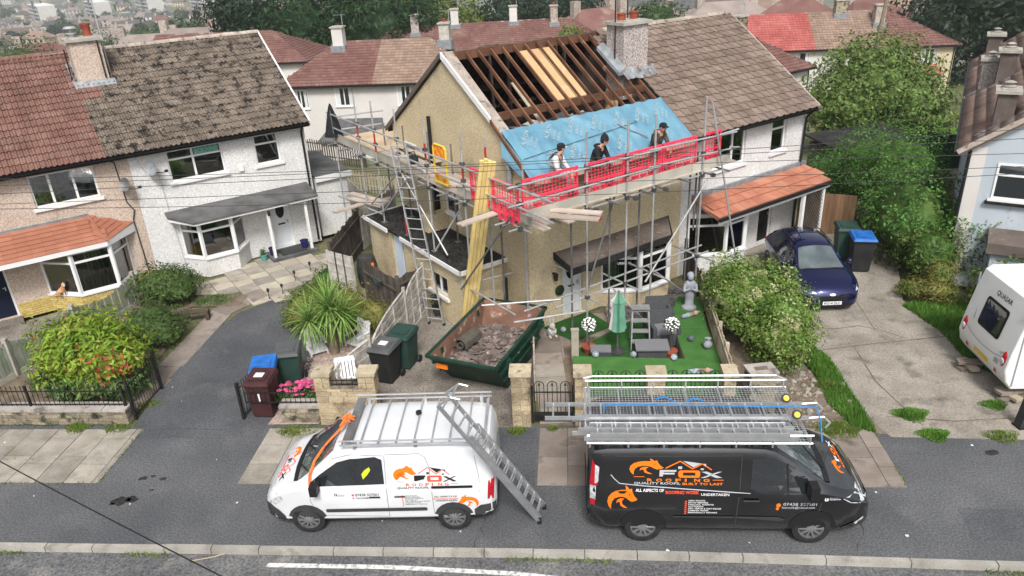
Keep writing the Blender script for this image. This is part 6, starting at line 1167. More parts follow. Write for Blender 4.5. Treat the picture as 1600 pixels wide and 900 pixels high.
decal(CV, 'rear_panel_line', 'seam_pale', bvv, 'B', stroke([(-.95, 1.12), (-.5, .98), (0, .94), (.5, .98), (.95, 1.12)], .012), .008); decal(CV, 'swoosh', 'logo_grey', bvv, 'B', [[(-.62, 1.12), (-.85, 1.2), (-.7, 1.09)], [(.58, 1.3), (.66, 1.6), (.64, 1.3)]], .008); decal(CV, 'marker_lamp', 'orange_reflector', bvv, 'R', [rrect(.55, .72, .78, .85, .02)], .01); decal(CV, 'vent', 'seam_pale', bvv, 'B', [[(-.55, .84 + .04 * k), (-.72, .84 + .04 * k), (-.72, .86 + .04 * k), (-.55, .86 + .04 * k)] for k in range(3)], .008)
P(MB().box(1.0, 2.0, -.4, .4, 2.5, 2.6), 'roof_light', 'lamp_clear', CV); P(MB().box(1.05, 1.95, -.35, .35, 2.6, 2.62), 'roof_light_lid', 'plastic_white', CV); P(MB().box(3.2, 4.0, -.8, .8, .1, .42), 'chassis', 'bumper', CV)
for s_ in (-1, 1): wheel(CV, 2.9, s_ * 1.0, .32, .18, 8, 'rim')
for i, (x, y, lab) in enumerate(((10.9, 15.35, 'stack of timber offcuts under the far rear corner of the caravan'), (11.05, 14.05, 'stack of timber offcuts under the near rear corner of the caravan'))):
    o = T('timber_blocks', lab, 'timber', (x, y, .008), .3 * i)
    for k in range(3): P(MB(Matrix.Rotation(k * 1.4 + .2, 4, 'Z')).box(-.28, .28, -.1, .1, k * .075, k * .075 + .07), 'block', 'fence_pale' if k % 2 else 'slab_brown', o)
# ================================================================ skip with broken tiles
SK = T('skip', 'battered green builders skip with rust inside standing on the forecourt', 'skip', (-.62, 16.45, 0), rad(65.8))
# local x along the skip (towards the house), y to the left
rim = [(-1.6, -.9), (1.62, -.9), (1.62, .9), (-1.6, .9)]; bot = [(-.75, -.78), (.95, -.78), (.95, .78), (-.75, .78)]; HZ = 1.1
def ring(pts, z): return [(a, b, z) for a, b in pts]
mb = MB(); b_, t_ = ring(bot, .06), ring(rim, HZ); mb.add(b_ + t_, [(0, 1, 2, 3), (0, 1, 5, 4), (1, 2, 6, 5), (2, 3, 7, 6), (3, 0, 4, 7)]); P(mb, 'shell', 'skip_green', SK)
mb = MB(); k = .035; b2 = ring([(-.72, -.75), (.92, -.75), (.92, .75), (-.72, .75)], .1); t2 = ring([(-1.55, -.86), (1.58, -.86), (1.58, .86), (-1.55, .86)], HZ); mb.add(b2 + t2, [(0, 1, 2, 3), (0, 1, 5, 4), (1, 2, 6, 5), (2, 3, 7, 6), (3, 0, 4, 7)]); P(mb, 'inner_lining', 'skip_rust', SK)
for p, q in zip(rim, rim[1:] + rim[:1]): P(MB().bar((*p, HZ), (*q, HZ), .07, .06), 'rim', 'skip_green', SK)
for s_ in (-1, 1):
    for h in (.45, .78): mb = MB(); f = h / HZ; yy = s_ * (.78 + .12 * f + .02); mb.bar((-.75 - .85 * f, yy, h), (.95 + .67 * f, yy, h), .05, .06); P(mb, 'rib', 'skip_green', SK)
    for x in (-.95, 1.1): mb = MB(); mb.box(x - .07, x + .07, s_ * .9 - .07, s_ * .9 + .07, .75, 1.0); mb.tube((x, s_ * .9, .86), (x, s_ * 1.04, .86), .04, 8); P(mb, 'lifting_lug', 'skip_green', SK)
P(MB().box(-1.42, -1.39, .45, .75, .72, .84), 'reflector', 'orange_reflector', SK, Matrix.Translation((-.03, 0, .0)))
RB = T('rubble_heap', 'heap of broken roof tiles piled inside the green skip', 'rubble', SK.location, rad(65.8))
mb = MB(); 
for j in range(13):
    for i in range(17): x, y = -.95 + 2.2 * i / 16, -.78 + 1.56 * j / 12; mb.v.append((x, y, .5 + .22 * math.exp(-((x - .1) ** 2 + y * y) * 1.6) + rnd.uniform(-.03, .04)))
mb.f = [(j * 17 + i, j * 17 + i + 1, (j + 1) * 17 + i + 1, (j + 1) * 17 + i) for j in range(12) for i in range(16)]; mb.mi = [0] * len(mb.f); P(mb, 'rubble_bed', 'rubble', RB)
frag = []
for k in range(6):
    mb = MB(); n = rnd.randint(4, 6); pts = [((rnd.uniform(.7, 1.1)) * math.cos(6.28 * i / n), rnd.uniform(.5, .9) * math.sin(6.28 * i / n), 0) for i in range(n)]; mb.ext([(a * .13, b * .13, 0) for a, b, c in pts], (0, 0, .02)); frag.append(mb.mesh('tile_fragment', 'rubble'))
for i in range(290):
    x, y = rnd.uniform(-.95, 1.2), rnd.uniform(-.76, .76); z = .5 + .22 * math.exp(-((x - .1) ** 2 + y * y) * 1.6) + rnd.uniform(.0, .06); s_ = rnd.uniform(.5, 1.35)
    ob('tile_fragment', rnd.choice(frag), RB, Matrix.Translation((x, y, z)) @ Matrix.Rotation(rnd.uniform(0, 6), 4, 'Z') @ Matrix.Rotation(rnd.uniform(-.6, .6), 4, 'X') @ Matrix.Diagonal((s_, s_, 1, 1)))
CP = T('carpet_roll', 'dark rolled piece of old carpet dumped on the tile rubble in the skip', 'carpet', SK.location + Vector((-.55, .05, .75)), 1.0)
mb = MB(); nn = 14; prof = [(.05 + .012 * k, k * .75) for k in range(nn)]; pts = [(r * math.cos(a) , r * math.sin(a)) for r, a in prof] + [((r - .02) * math.cos(a), (r - .02) * math.sin(a)) for r, a in prof[::-1]]
mb.ext([(-.36, a, b + .12) for a, b in pts], (.72, 0, 0)); P(mb, 'roll', 'carpet', CP); mb = MB(); mb.hexa([(-.3, .1, .0), (.36, .1, .0), (.36, .5, -.06), (-.3, .5, -.06)], [(-.3, .1, .03), (.36, .1, .03), (.36, .5, -.03), (-.3, .5, -.03)]); P(mb, 'flap', 'carpet', CP)
# ================================================================ wheelie bins
def bin_(lab, loc, rz, body, lid, num=None, sticker=False, h=1.03, wd=.56):
    o = T('wheelie_bin', lab, 'bin', loc, rz, 'wheelie bins'); mb = MB(); w0, w1, d0, d1 = wd * .41, wd * .5, wd * .42, wd * .56
    mb.hexa([(-w0, -d0, .05), (w0, -d0, .05), (w0, d0, .05), (-w0, d0, .05)], [(-w1, -d1, h - .1), (w1, -d1, h - .1), (w1, d1, h - .1), (-w1, d1, h - .1)]); P(mb, 'body', body, o)
    P(MB().box(-w1 - .03, w1 + .03, -d1 - .03, d1 + .03, h - .12, h - .08), 'collar', body, o)
    mb = MB(); l = [(-w1 - .035, -d1 - .05), (w1 + .035, -d1 - .05), (w1 + .035, d1 + .03), (-w1 - .035, d1 + .03)]; mb.hexa([(a, b, h - .078) for a, b in l], [(a * .9, b * .9, h - .01 + .03 * (b > 0)) for a, b in l]); mb.box(-w1 * .7, w1 * .7, -d1 * .7, d1 * .5, h + .0, h + .022); L_ = P(mb, 'lid', lid, o)
    if sticker: P(MB().box(-w1 * .4, w1 * .35, -d1 * .35, d1 * .25, h + .022, h + .026), 'sticker', sticker if isinstance(sticker, str) else 'label_white', o)
    mb = MB(); mb.tube((-w1 * .8, d1 + .08, h - .1), (w1 * .8, d1 + .08, h - .1), .02, 6); 
    for s_ in (-1, 1): mb.box(s_ * w1 * .8 - .02, s_ * w1 * .8 + .02, d1, d1 + .09, h - .13, h - .07)
    P(mb, 'handle', body, o)
    for s_ in (-1, 1): P(MB().lathe([(.02, -.025), (.1, -.025), (.1, .025), (.02, .025)], n=14), 'wheel', 'tyre', o, Matrix.Translation((s_ * (w0 + .06), d0 + .02, .1)) @ Matrix.Rotation(rad(90), 4, 'Y'))
    if num:
        vs, fs = fontmesh(num, .3, bold=.012); mb = MB(); mx = max(p[0] for p in vs) / 2; f = lambda z: -(d0 + (d1 - d0) * (z - .05) / (h - .15)) - .006
        mb.add([(a - mx, f(.5 + b), .5 + b) for a, b in vs], fs); P(mb, 'number', 'label_white', o)
    return o
bin_('dark brown wheelie bin with a white number 1 on its front', (-5.93, 14.98, 0), -.1, 'bin_brown', 'bin_brown', '1', True)
bin_('black wheelie bin with bright blue lid beside the brown bin', (-6.03, 15.6, 0), .15, 'bin_black', 'bin_blue', None, 'bin_blue')
bin_('black wheelie bin with grey lid behind the blue lidded bin', (-5.62, 16.25, 0), .1, 'bin_green', 'bin_grey_lid', None, 'bin_grey_lid')
bin_('black wheelie bin with pale label in front of the dark green bin', (-3.22, 16.2, 0), -.35, 'bin_black', 'bin_grey_lid', None, True)
bin_('dark green wheelie bin with a white spot, behind the black bin by the wavy fence', (-2.85, 16.85, 0), -.35, 'bin_green', 'bin_green', None, None)
bin_('black wheelie bin with blue lid beside the tall hedge on the driveway', (10.85, 21.3, .008), -.2, 'bin_black', 'bin_blue', h=1.15, wd=.62)
bin_('dark green wheelie bin between the wooden gate and the blue lidded bin', (10.75, 22.2, .008), -.2, 'bin_green', 'bin_green', h=1.15, wd=.62)
# ================================================================ walls and pillars, stone by stone
def stone_block(par, M, x0, x1, y0, y1, z0, z1, m, course=.16, lens=(.2, .42), name='stone', g=.006):
    z = z0
    while z < z1 - .03:
        h = min(course * rnd.uniform(.85, 1.15), z1 - z); h = z1 - z if z1 - z - h < .05 else h; x = x0
        while x < x1 - .02:
            l = rnd.uniform(*lens); l = x1 - x if x1 - x - l < lens[0] * .7 else l; e = lambda: rnd.uniform(-.009, .012); mb = MB(M)
            a = e(); mb.hexa([(x + g, y0 - e(), z + g), (x + l - g, y0 - e(), z + g), (x + l - g, y1 + e(), z + g), (x + g, y1 + e(), z + g)], [(x + g, y0 - a, z + h - g), (x + l - g, y0 - a, z + h - g), (x + l - g, y1 + a, z + h - g), (x + g, y1 + a, z + h - g)]); P(mb, name, m, par); x += l
        z += h
def pillar(lab, s, t, w, d, h, m='stone', cap=True):
    o = T('gate_pillar', lab, 'pillar', FS @ Vector((s, t, 0)), STA, 'stone gate pillars'); P(MB().box(-w / 2 + .015, w / 2 - .015, .015, d - .015, 0, h - .02), 'core', 'mortar', o)
    stone_block(o, None, -w / 2, w / 2, 0, d, 0, h - .1, m, .15, (w * .45, w * .6)); P(MB().box(-w / 2 - .03, w / 2 + .03, -.03, d + .03, h - .1, h), 'cap', 'stone_cap', o); return o
pillar('stone gate pillar left of the garden gate, beside the skip', .07, .02, .42, .36, 1.42); pillar('stone gate pillar right of the garden gate at the corner of the turf', 1.42, .0, .34, .34, 1.42)
pillar('middle stone pillar between the railings behind the black van', 3.0, .0, .38, .34, 1.38); pillar('last small stone pillar at the foot of the hedge fence', 4.55, .0, .26, .34, 1.4)
BW = T('stone_wall', 'tall pale stone wall with a dip holding a small railing', 'wall', FS @ Vector((-4.55, .1, 0)), STA)
P(MB().box(.02, 1.36, .02, .33, 0, .95), 'core', 'mortar', BW); stone_block(BW, None, 0, 1.38, 0, .35, 0, .98, 'stone', .15, (.25, .5)); stone_block(BW, None, 0, .36, 0, .35, .98, 1.3, 'stone', .16, (.17, .2)); stone_block(BW, None, 1.0, 1.38, 0, .35, .98, 1.3, 'stone', .16, (.18, .2))
for a, b in ((-.03, .39), (.97, 1.41)): P(MB().box(a, b, -.03, .38, 1.3, 1.38), 'cap', 'stone_cap', BW)
P(MB().box(.36, 1.0, -.01, .36, .98, 1.03), 'cap', 'stone_dark', BW)
def railing(par, M, L, z0, z1, step=.1, spear=True, m='black_paint', name='bar'):
    mb = MB().tube((0, 0, z0), (0, 0, z1), .008, 5)
    if spear: mb.add([(-.02, 0, z1 - .01), (.02, 0, z1 - .01), (0, 0, z1 + .07), (0, .012, z1 + .01), (0, -.012, z1 + .01)], [(0, 3, 2), (3, 1, 2), (0, 2, 4), (4, 2, 1)])
    me = mb.mesh(name, m); n = round(L / step)
    for i in range(n + 1): ob(name, me, par, (M or Matrix.Identity(4)) @ Matrix.Translation((L * i / n, 0, 0)))
    for z in (z0 + .04, z1 - .1): P(MB(M).box(0, L, -.012, .012, z - .01, z + .01), 'rail', m, par)
o = T('railing', 'short black railing set in the dip of the pale stone wall', 'railing', BW.location, STA); railing(o, Matrix.Translation((.38, .05, 0)), .6, 1.03, 1.27, .12, False)
LW = T('stone_wall', 'low mossy dry stone wall below the black spiked railings', 'wall', FS @ Vector((-16, .12, 0)), STA)
P(MB().box(0, 6.8, .02, .28, 0, .36), 'core', 'soil', LW); stone_block(LW, None, 0, 6.85, 0, .3, 0, .37, 'stone_dark', .085, (.22, .6))
x = 0
while x < 6.8: l = min(rnd.uniform(.7, 1.0), 6.86 - x); P(MB().box(x + .006, x + l - .006, -.03, .33, .37, .43 + rnd.uniform(-.006, .006)), 'cap', 'cap_grey', LW); x += l
o = T('railing', 'black spiked railings on top of the low mossy wall', 'railing', FS @ Vector((-16, .28, 0)), STA); railing(o, None, 6.75, .43, .93, .12)
for x in (2.0, 4.45, 6.78): P(MB().box(x - .025, x + .025, -.025, .025, .43, .98), 'post', 'black_paint', o)
o = T('gate', 'black spiked metal drive gate standing open beside the photinia', 'gate', (-9.05, 14.98, 0), rad(86)); railing(o, None, 1.3, .05, 1.0, .11)
for x in (0, 1.3): P(MB().box(x - .03, x + .03, -.03, .03, 0, 1.12), 'stile', 'black_paint', o)
o = T('gate', 'small black metal gate folded open beside the brown bin', 'gate', (-6.42, 14.75, 0), rad(75)); railing(o, None, .75, .05, .92, .09)
for x in (0, .75): P(MB().box(x - .03, x + .03, -.03, .03, 0, 1.0), 'stile', 'black_paint', o)
SW = T('stone_wall', 'short low stone wall in front of the pink sedum', 'wall', FS @ Vector((-5.5, .2, 0)), STA); P(MB().box(.02, .93, .02, .28, 0, .38), 'core', 'soil', SW); stone_block(SW, None, 0, .95, 0, .3, 0, .4, 'stone_dark', .13, (.25, .45)); P(MB().box(-.02, .95, -.02, .32, .4, .46), 'cap', 'cap_grey', SW)
o = T('railing', 'thin black railing on the short wall by the pink sedum', 'railing', FS @ Vector((-6.3, .3, 0)), STA); railing(o, None, 1.75, .46, .85, .12, False)
# hooped garden railings and gate
def hoops(o, L, n, z0, h, m='black_paint'):
    for i in range(n):
        c = L * (i + .5) / n; r = L / n * .36; mb = MB(); pts = [(c - r, 0, z0)] + [(c - r * math.cos(t), 0, h - r + r * math.sin(t)) for t in [math.pi * k / 8 for k in range(9)]] + [(c + r, 0, z0)]; mb.pipe(pts, .009, 5); mb.tube((c, 0, z0), (c, 0, h - r), .008, 5); mb.add([(c - .03, 0, h - r - .02), (c + .03, 0, h - r - .02), (c, 0, h - r + .1), (c, .015, h - r), (c, -.015, h - r)], [(0, 3, 2), (3, 1, 2), (0, 2, 4), (4, 2, 1)]); P(mb, 'hoop', m, o)
    for z in (z0 + .03, h - .28): P(MB().box(0, L, -.012, .012, z - .012, z + .012), 'rail', m, o)
o = T('gate', 'black hooped garden gate between the two stone pillars', 'gate', FS @ Vector((.33, .15, 0)), STA); hoops(o, .86, 3, .1, 1.12); P(MB().box(0, .86, -.01, .01, .1, .32), 'kick_panel', 'black_paint', o)
for x in (-.02, .88): P(MB().box(x - .02, x + .02, -.02, .02, .05, 1.0), 'stile', 'black_paint', o)
for s0, L, lab in ((1.62, 1.18, 'black hooped railing left of the middle stone pillar'), (3.2, 1.2, 'black hooped railing right of the middle stone pillar')):
    o = T('railing', lab, 'railing', FS @ Vector((s0, .15, 0)), STA, 'hooped railings'); hoops(o, L, 4, .55, 1.38)
FW = T('stone_wall', 'low stone garden wall under the hooped railings behind the black van', 'wall', FS @ Vector((1.58, .05, 0)), STA); P(MB().box(0, 2.85, .02, .28, 0, .5), 'core', 'mortar', FW); stone_block(FW, None, .02, 1.2, 0, .3, 0, .55, 'stone', .16, (.28, .45)); stone_block(FW, None, 1.62, 2.82, 0, .3, 0, .55, 'stone', .16, (.28, .45))
# old gate post, dark pillar, fallen slabs by the hedge
o = T('gate_pillar', 'dark weathered square pillar with a broken top beside the hedge', 'pillar', (5.55, 14.5, 0), .1); P(MB().box(-.3, .3, -.2, .2, 0, .78), 'shaft', 'stone_dark', o); mb = MB(); mb.box(-.33, .33, -.23, .23, .78, .84); P(mb, 'cap', 'cap_grey', o); P(MB().box(-.15, .15, -.07, .07, .835, .85), 'socket', 'soil', o)
o = T('gate_post', 'dark leaning wooden gate post at the right edge of the driveway', 'post', (10.68, 13.0, 0), .1); P(MB().hexa([(-.1, -.1, 0), (.1, -.1, 0), (.1, .1, 0), (-.1, .1, 0)], [(.0, -.09, .95), (.19, -.09, .95), (.19, .09, .95), (.0, .09, .95)]), 'shaft', 'bumper', o); P(MB().box(-.12, .12, -.12, .12, 0, .05), 'base', 'black_paint', o)
st_ = [MB().ball((0, 0, .03), (.12, .09, .07), 6, 4, 0, .25).mesh('rubble_stone', 'slab') for k in range(4)]
G_ = T('stone_pile', 'scatter of loose broken stones in the bare bed beside the hedge', 'stones', (6.8, 14.6, 0))
for i in range(70):
    x, y = rnd.gauss(6.75, .38), rnd.gauss(14.75, .7)
    if y > 13.3: s_ = rnd.uniform(.25, .75); ob('rubble_stone', rnd.choice(st_), G_, Matrix.Translation((x - 6.8, y - 14.6, .0)) @ Matrix.Rotation(rnd.uniform(0, 6), 4, 'Z') @ Matrix.Diagonal((s_, s_, s_, 1)))
# ================================================================ fences
def post(par, p, h, m='post_concrete', w=.09): return P(MB().box(p[0] - w / 2, p[0] + w / 2, p[1] - w / 2, p[1] + w / 2, p[2] if len(p) > 2 else 0, h), 'post', m, par)
def at_line(p, q, f): return (p[0] + (q[0] - p[0]) * f, p[1] + (q[1] - p[1]) * f)
# arched woven panels, slat by slat
AF = T('panel_fence', 'weathered grey wavy topped fence panels with concrete posts beside the skip', 'fence', (-3.55, 16.1, 0)); o0 = Vector((-3.55, 16.1, 0))
knots = [(-4.5, 14.65), (-3.55, 16.1), (-2.93, 18.35), (-2.5, 19.5)]
for (p, q), (h0, h1) in zip(zip(knots[:-1], knots[1:]), ((.6, 1.2), (.85, 1.42), (1.0, 1.62))):
    M, L = seg((p[0] - o0.x, p[1] - o0.y), (q[0] - o0.x, q[1] - o0.y)); top = lambda x: h0 + (h1 - h0) * math.sqrt(max(0, 1 - (1 - x / L) ** 2)); n = int((h1 - .2) / .125) + 1
    P(MB(M).box(.04, L - .04, -.025, .025, 0, .18), 'gravel_board', 'post_concrete', AF)
    for k in range(n):
        z0 = .2 + k * .125; z1 = z0 + .118
        xs = [L * i / 14 for i in range(15) if top(L * i / 14) > z0 + .02]
        if len(xs) < 2: continue
        mb = MB(M); off = .012 * (1 if k % 2 else -1)
        for a, b in zip(xs[:-1], xs[1:]):
            y0, y1 = off * math.sin(a / L * 9.4), off * math.sin(b / L * 9.4); ta, tb = min(z1, top(a)), min(z1, top(b)); mb.hexa([(a, y0 - .006, z0), (b, y1 - .006, z0), (b, y1 + .006, z0), (a, y0 + .006, z0)], [(a, y0 - .006 - .01, ta), (b, y1 - .016, tb), (b, y1 + .0, tb), (a, y0, ta)])
        P(mb, 'slat', 'fence_grey', AF)
    for x in (L * .33, L * .66): P(MB(M).box(x - .02, x + .02, -.03, .03, .19, top(x) - .02), 'batten', 'fence_grey', AF)
    mb = MB(M); mb.pipe([(L * i / 12, 0, top(L * i / 12) + .012) for i in range(13)], .026, 6); P(mb, 'capping', 'fence_grey', AF)
for k, h in ((1, 1.33), (2, 1.53), (3, 1.72)): post(AF, (knots[k][0] - o0.x, knots[k][1] - o0.y), h)
def board_fence(name, lab, p, q, h, m, w=.11, gap=.012, rails=(.3, .85), z0=0., h2=None, cat='fence', pick=False, posts=None, side=1, group=None, pm=None, jit=.03):
    M, L = seg((0, 0), (q[0] - p[0], q[1] - p[1])); o = T(name, lab, cat, (p[0], p[1], z0), 0, group); n = max(1, round(L / (w + gap))); me = MB().box(-w / 2, w / 2, -.009, .009, 0, 1).mesh('board', m); dz = (q[2] - p[2]) if len(p) > 2 else 0
    if pick: me = MB().ext([(-w / 2, -.009, 0), (w / 2, -.009, 0), (w / 2, -.009, .94), (w * .25, -.009, 1), (-w * .25, -.009, 1), (-w / 2, -.009, .94)], (0, .018, 0)).mesh('picket', m)
    for i in range(n):
        x = L * (i + .5) / n; hh = (h + ((h2 or h) - h) * x / L) * (1 + rnd.uniform(-jit, jit)); ob('picket' if pick else 'board', me, o, M @ Matrix.Translation((x, -.02 * side + rnd.uniform(-.004, .004), dz * x / L)) @ Matrix.Diagonal(((L / n - gap) / w, 1, hh, 1)))
    for r in rails: P(MB(M).hexa([(0, .0 * side, h * r), (L, 0, (h2 or h) * r + dz), (L, .04 * side, (h2 or h) * r + dz), (0, .04 * side, h * r)], [(0, 0, h * r + .07), (L, 0, (h2 or h) * r + .07 + dz), (L, .04 * side, (h2 or h) * r + .07 + dz), (0, .04 * side, h * r + .07)]), 'rail', m, o)
    for f in (posts if posts is not None else (0, 1)): x = L * f; P(MB(M).box(x - .045, x + .045, -.01, .08, dz * f - .1, (h + ((h2 or h) - h) * f) + .06 + dz * f), 'post', pm or m, o)
    return o
board_fence('board_gate', 'grey vertical board side gate with a pale middle rail', (-4.45, 20.85), (-3.3, 19.55), 1.35, 'fence_dark', .1, .008, (.7,), h2=1.2, cat='gate', side=-1)
board_fence('board_fence', 'dark board fence between the side gate and the extension wall', (-3.25, 19.6), (-2.3, 20.75), 1.25, 'fence_dark', .1, .008, (.2, .8), side=-1)
o = T('hose', 'green garden hose draped over the rail of the side gate', 'hose', (-3.95, 20.15, 1.0)); mb = MB()
for k in range(4): mb.pipe([(-.2 + .02 * k, .2 - .02 * k, .02), (-.05, .02 - .02 * k, -.06 - .02 * k), (.15, -.2, -.02 + .01 * k), (.22, -.28, .06)], .018, 5)
P(mb, 'coil', 'bin_green', o)
LF = T('panel_fence', 'pale grey panel of thin horizontal slats with dark battens behind the palm', 'fence', (-5.62, 21.4, 0)); M, L = seg((0, 0), (.9, -.65))
for k in range(20): P(MB(M).hexa([(0, -.016, .06 + k * .072), (L, -.016, .06 + k * .072), (L, 0, .06 + k * .072), (0, 0, .06 + k * .072)], [(0, -.004, .136 + k * .072), (L, -.004, .136 + k * .072), (L, .006, .136 + k * .072), (0, .006, .136 + k * .072)]), 'slat', 'fence_grey', LF)
for f in (.02, .34, .66, .98): P(MB(M).box(L * f - .018, L * f + .018, -.035, .03, .03, 1.52), 'batten', 'fence_dark' if .1 < f < .9 else 'fence_grey', LF)
board_fence('board_fence', 'dark brown close board fence behind the lattice panel', (-5.6, 21.9), (-5.25, 25.0), 1.55, 'fence_dark', .12, .006, (.2, .8), side=-1)
board_fence('board_fence', 'grey board fence beyond the white side extension', (-5.25, 25.05), (-4.3, 27.5), 1.5, 'fence_grey', .12, .006, (.2, .8))
board_fence('board_fence', 'long grey board fence running back behind the white house', (-8.2, 33.8), (-5.0, 27.6), 1.3, 'fence_grey', .14, .006, (.2, .8), z0=-.4)
board_fence('picket_fence', 'weathered picket fence in front of the far white rendered house', (-12.6, 45.6), (-8.2, 43.0), 1.35, 'fence_dark', .09, .09, (.25, .8), z0=-2.0, pick=True)
board_fence('picket_fence', 'pale garden picket fence under the scaffold platform', (-8.3, 36.2), (-5.2, 34.0), .95, 'fence_pale', .1, .1, (.3, .75), z0=-1.0, pick=True)
board_fence('picket_fence', 'pale narrow fence between the turf and the hedge', (5.5, 19.7), (4.85, 14.3), .92, 'fence_pale', .06, .05, (.3, .85), posts=(0, .2, .4, .6, .8, 1), side=-1, h2=1.0)
board_fence('board_gate', 'tall brown wooden gate beside the porch trellis', (10.1, 24.55), (11.9, 24.2), 1.55, 'fence_brown', .13, .004, (), h2=1.4, cat='gate', jit=.004, posts=(0,))
board_fence('board_fence', 'dark green corrugated looking garden fence in front of the lawn', (18.6, 35.6), (21.8, 34.4), 1.7, 'fence_bottle', .12, .004, (.9,), z0=-1.2, jit=.004); 
board_fence('panel_fence', 'curved dark woven fence panel beside the bay window', (5.35, 21.2), (5.5, 19.8), 1.3, 'fence_dark', .12, .006, (.2, .8), h2=.9)
GF = T('panel_fence', 'green painted wavy topped board fence with concrete posts on the left', 'fence', (-13.9, 15.4, 0)); pts = [(-13.9, 15.4), (-13.2, 17.3), (-12.45, 19.2), (-11.7, 21.4)]
for (p, q) in zip(pts[:-1], pts[1:]):
    M, L = seg((p[0] + 13.9, p[1] - 15.4), (q[0] + 13.9, q[1] - 15.4)); n = int(L / .13)
    for i in range(n): x = L * (i + .5) / n; h = .78 + .26 * abs(2 * x / L - 1) ** 1.5; P(MB(M).box(x - .055, x + .055, -.015 + .012 * (i % 2), .0 + .012 * (i % 2), .12, h), 'board', 'fence_green', GF)
    P(MB(M).box(0, L, -.02, .02, 0, .15), 'gravel_board', 'post_concrete', GF)
for p in pts: post(GF, (p[0] + 13.9, p[1] - 15.4), 1.12, w=.11)
# ================================================================ front garden: turf, raised planter, furniture, ornaments
def raised(lab, poly, z, m, wm='slab_pale', side_top=None):
    mb = MB(); mb.ext([(a, b, 0) for a, b in poly], (0, 0, z)); o = P(mb, 'raised_bed', wm, None); o['kind'] = 'structure'
    c = Vector((sum(p[0] for p in poly) / len(poly), sum(p[1] for p in poly) / len(poly), 0)); mb = MB(); mb.poly([(a, b, z + .012) for a, b in poly]); P(mb, 'turf_top', m, o); return o
raised('', [(1.35, 14.35), (4.95, 14.05), (4.98, 15.4), (4.15, 15.75), (1.42, 16.15), (1.38, 15.0)], .42, 'turf'); raised('', [(4.15, 15.75), (4.98, 15.4), (5.1, 17.4), (5.35, 19.2), (4.75, 19.3), (4.35, 18.3), (4.2, 16.8)], .36, 'turf')
sheet('turf_mat', [(1.55, 16.1), (4.25, 15.8), (4.35, 18.4), (3.35, 18.7), (1.65, 17.2)], .022, 'turf_dark'); sheet('turf_mat', [(.72, 18.55), (1.6, 17.6), (2.75, 18.35), (2.2, 19.28)], .026, 'turf_dark')
sheet('turf_seam', [(4.16, 17.36), (5.08, 17.3), (5.08, 17.32), (4.16, 17.385)], .38, 'turf_dark')
PA = T('parasol', 'closed green and white striped garden parasol on a grey pole', 'parasol', (2.66, 16.95, .02)); P(MB().tube((0, 0, 0), (0, 0, 1.75), .022, 8), 'pole', 'galv_dull', PA); P(MB().lathe([(.2, 0), (.22, .03), (.1, .07), (.04, .1)], n=16), 'base', 'bumper', PA)
mb = MB(); n = 16; rows = [(.02, 1.76), (.06, 1.62), (.16, 1.46), (.13, 1.43), (.13, 1.15), (.17, .74), (.18, .66)]
for r, z in rows: mb.v += [(r * (1 + .28 * (-1) ** i) * math.cos(6.283 * i / n), r * (1 + .28 * (-1) ** i) * math.sin(6.283 * i / n), z + .03 * (-1) ** i) for i in range(n)]
for k in range(len(rows) - 1):
    for i in range(n): mb.f.append((k * n + i, k * n + (i + 1) % n, (k + 1) * n + (i + 1) % n, (k + 1) * n + i)); mb.mi.append(1 if i % 8 in (0, 1) else 0)
P(mb, 'canopy', ['parasol_green', 'curtain'], PA)
def topiary(lab, loc, h, seed):
    o = T('topiary', lab, 'plant', loc, 0, 'white flower ball trees'); P(MB().lathe([(.13, 0), (.17, .16), (.19, .16), (.19, .2), (.14, .2)], n=14), 'pot', 'terracotta', o, smooth=True); P(MB().pipe([(0, 0, .15), (.015, .01, h * .5), (0, 0, h - .15)], .014, 6), 'stem', 'bark', o)
    V, F, _ = leaves([(0, 0, h, .17, .17, .17)], 420, .055, .6, .3, seed=seed); ob('crown', numesh('crown', V, F, 'leaf_topiary', k=3), o); me = MB().ball((0, 0, 0), (.036, .036, .026), 7, 4).mesh('flower', 'flower_white')
    for i in range(60):
        a = 2.4 * i; z = 1 - 2 * (i + .5) / 60; r = math.sqrt(1 - z * z); s_ = rnd.uniform(.7, 1.15); ob('flower', me, o, Matrix.Translation((.165 * r * math.cos(a) + rnd.uniform(-.02, .02), .165 * r * math.sin(a), h + .165 * z)) @ Matrix.Diagonal((s_, s_, s_, 1)))
    return o
topiary('white flowered ball tree left of the parasol', (1.92, 17.0, .02), .82, 1); topiary('white flowered ball tree right of the step ladder, beside the dark chairs', (3.95, 16.55, .02), .95, 2)
# step ladder
o = T('step_ladder', 'small folding aluminium step ladder standing on the patio', 'ladder', (3.28, 17.1, .02), -.1)
for s_ in (-1, 1): P(MB().bar((s_ * .24, -.12, 0), (s_ * .2, .18, 1.08), .03, .06), 'stile', 'alu', o); P(MB().bar((s_ * .24, .55, 0), (s_ * .2, .2, 1.08), .03, .04), 'rear_leg', 'alu', o)
for k in range(4): z = .2 + k * .27; P(MB().box(-.22, .22, -.16 + z * .28, .02 + z * .28, z - .015, z + .015), 'step', 'alu', o)
P(MB().box(-.23, .23, .08, .34, 1.07, 1.1), 'top_step', 'alu', o)
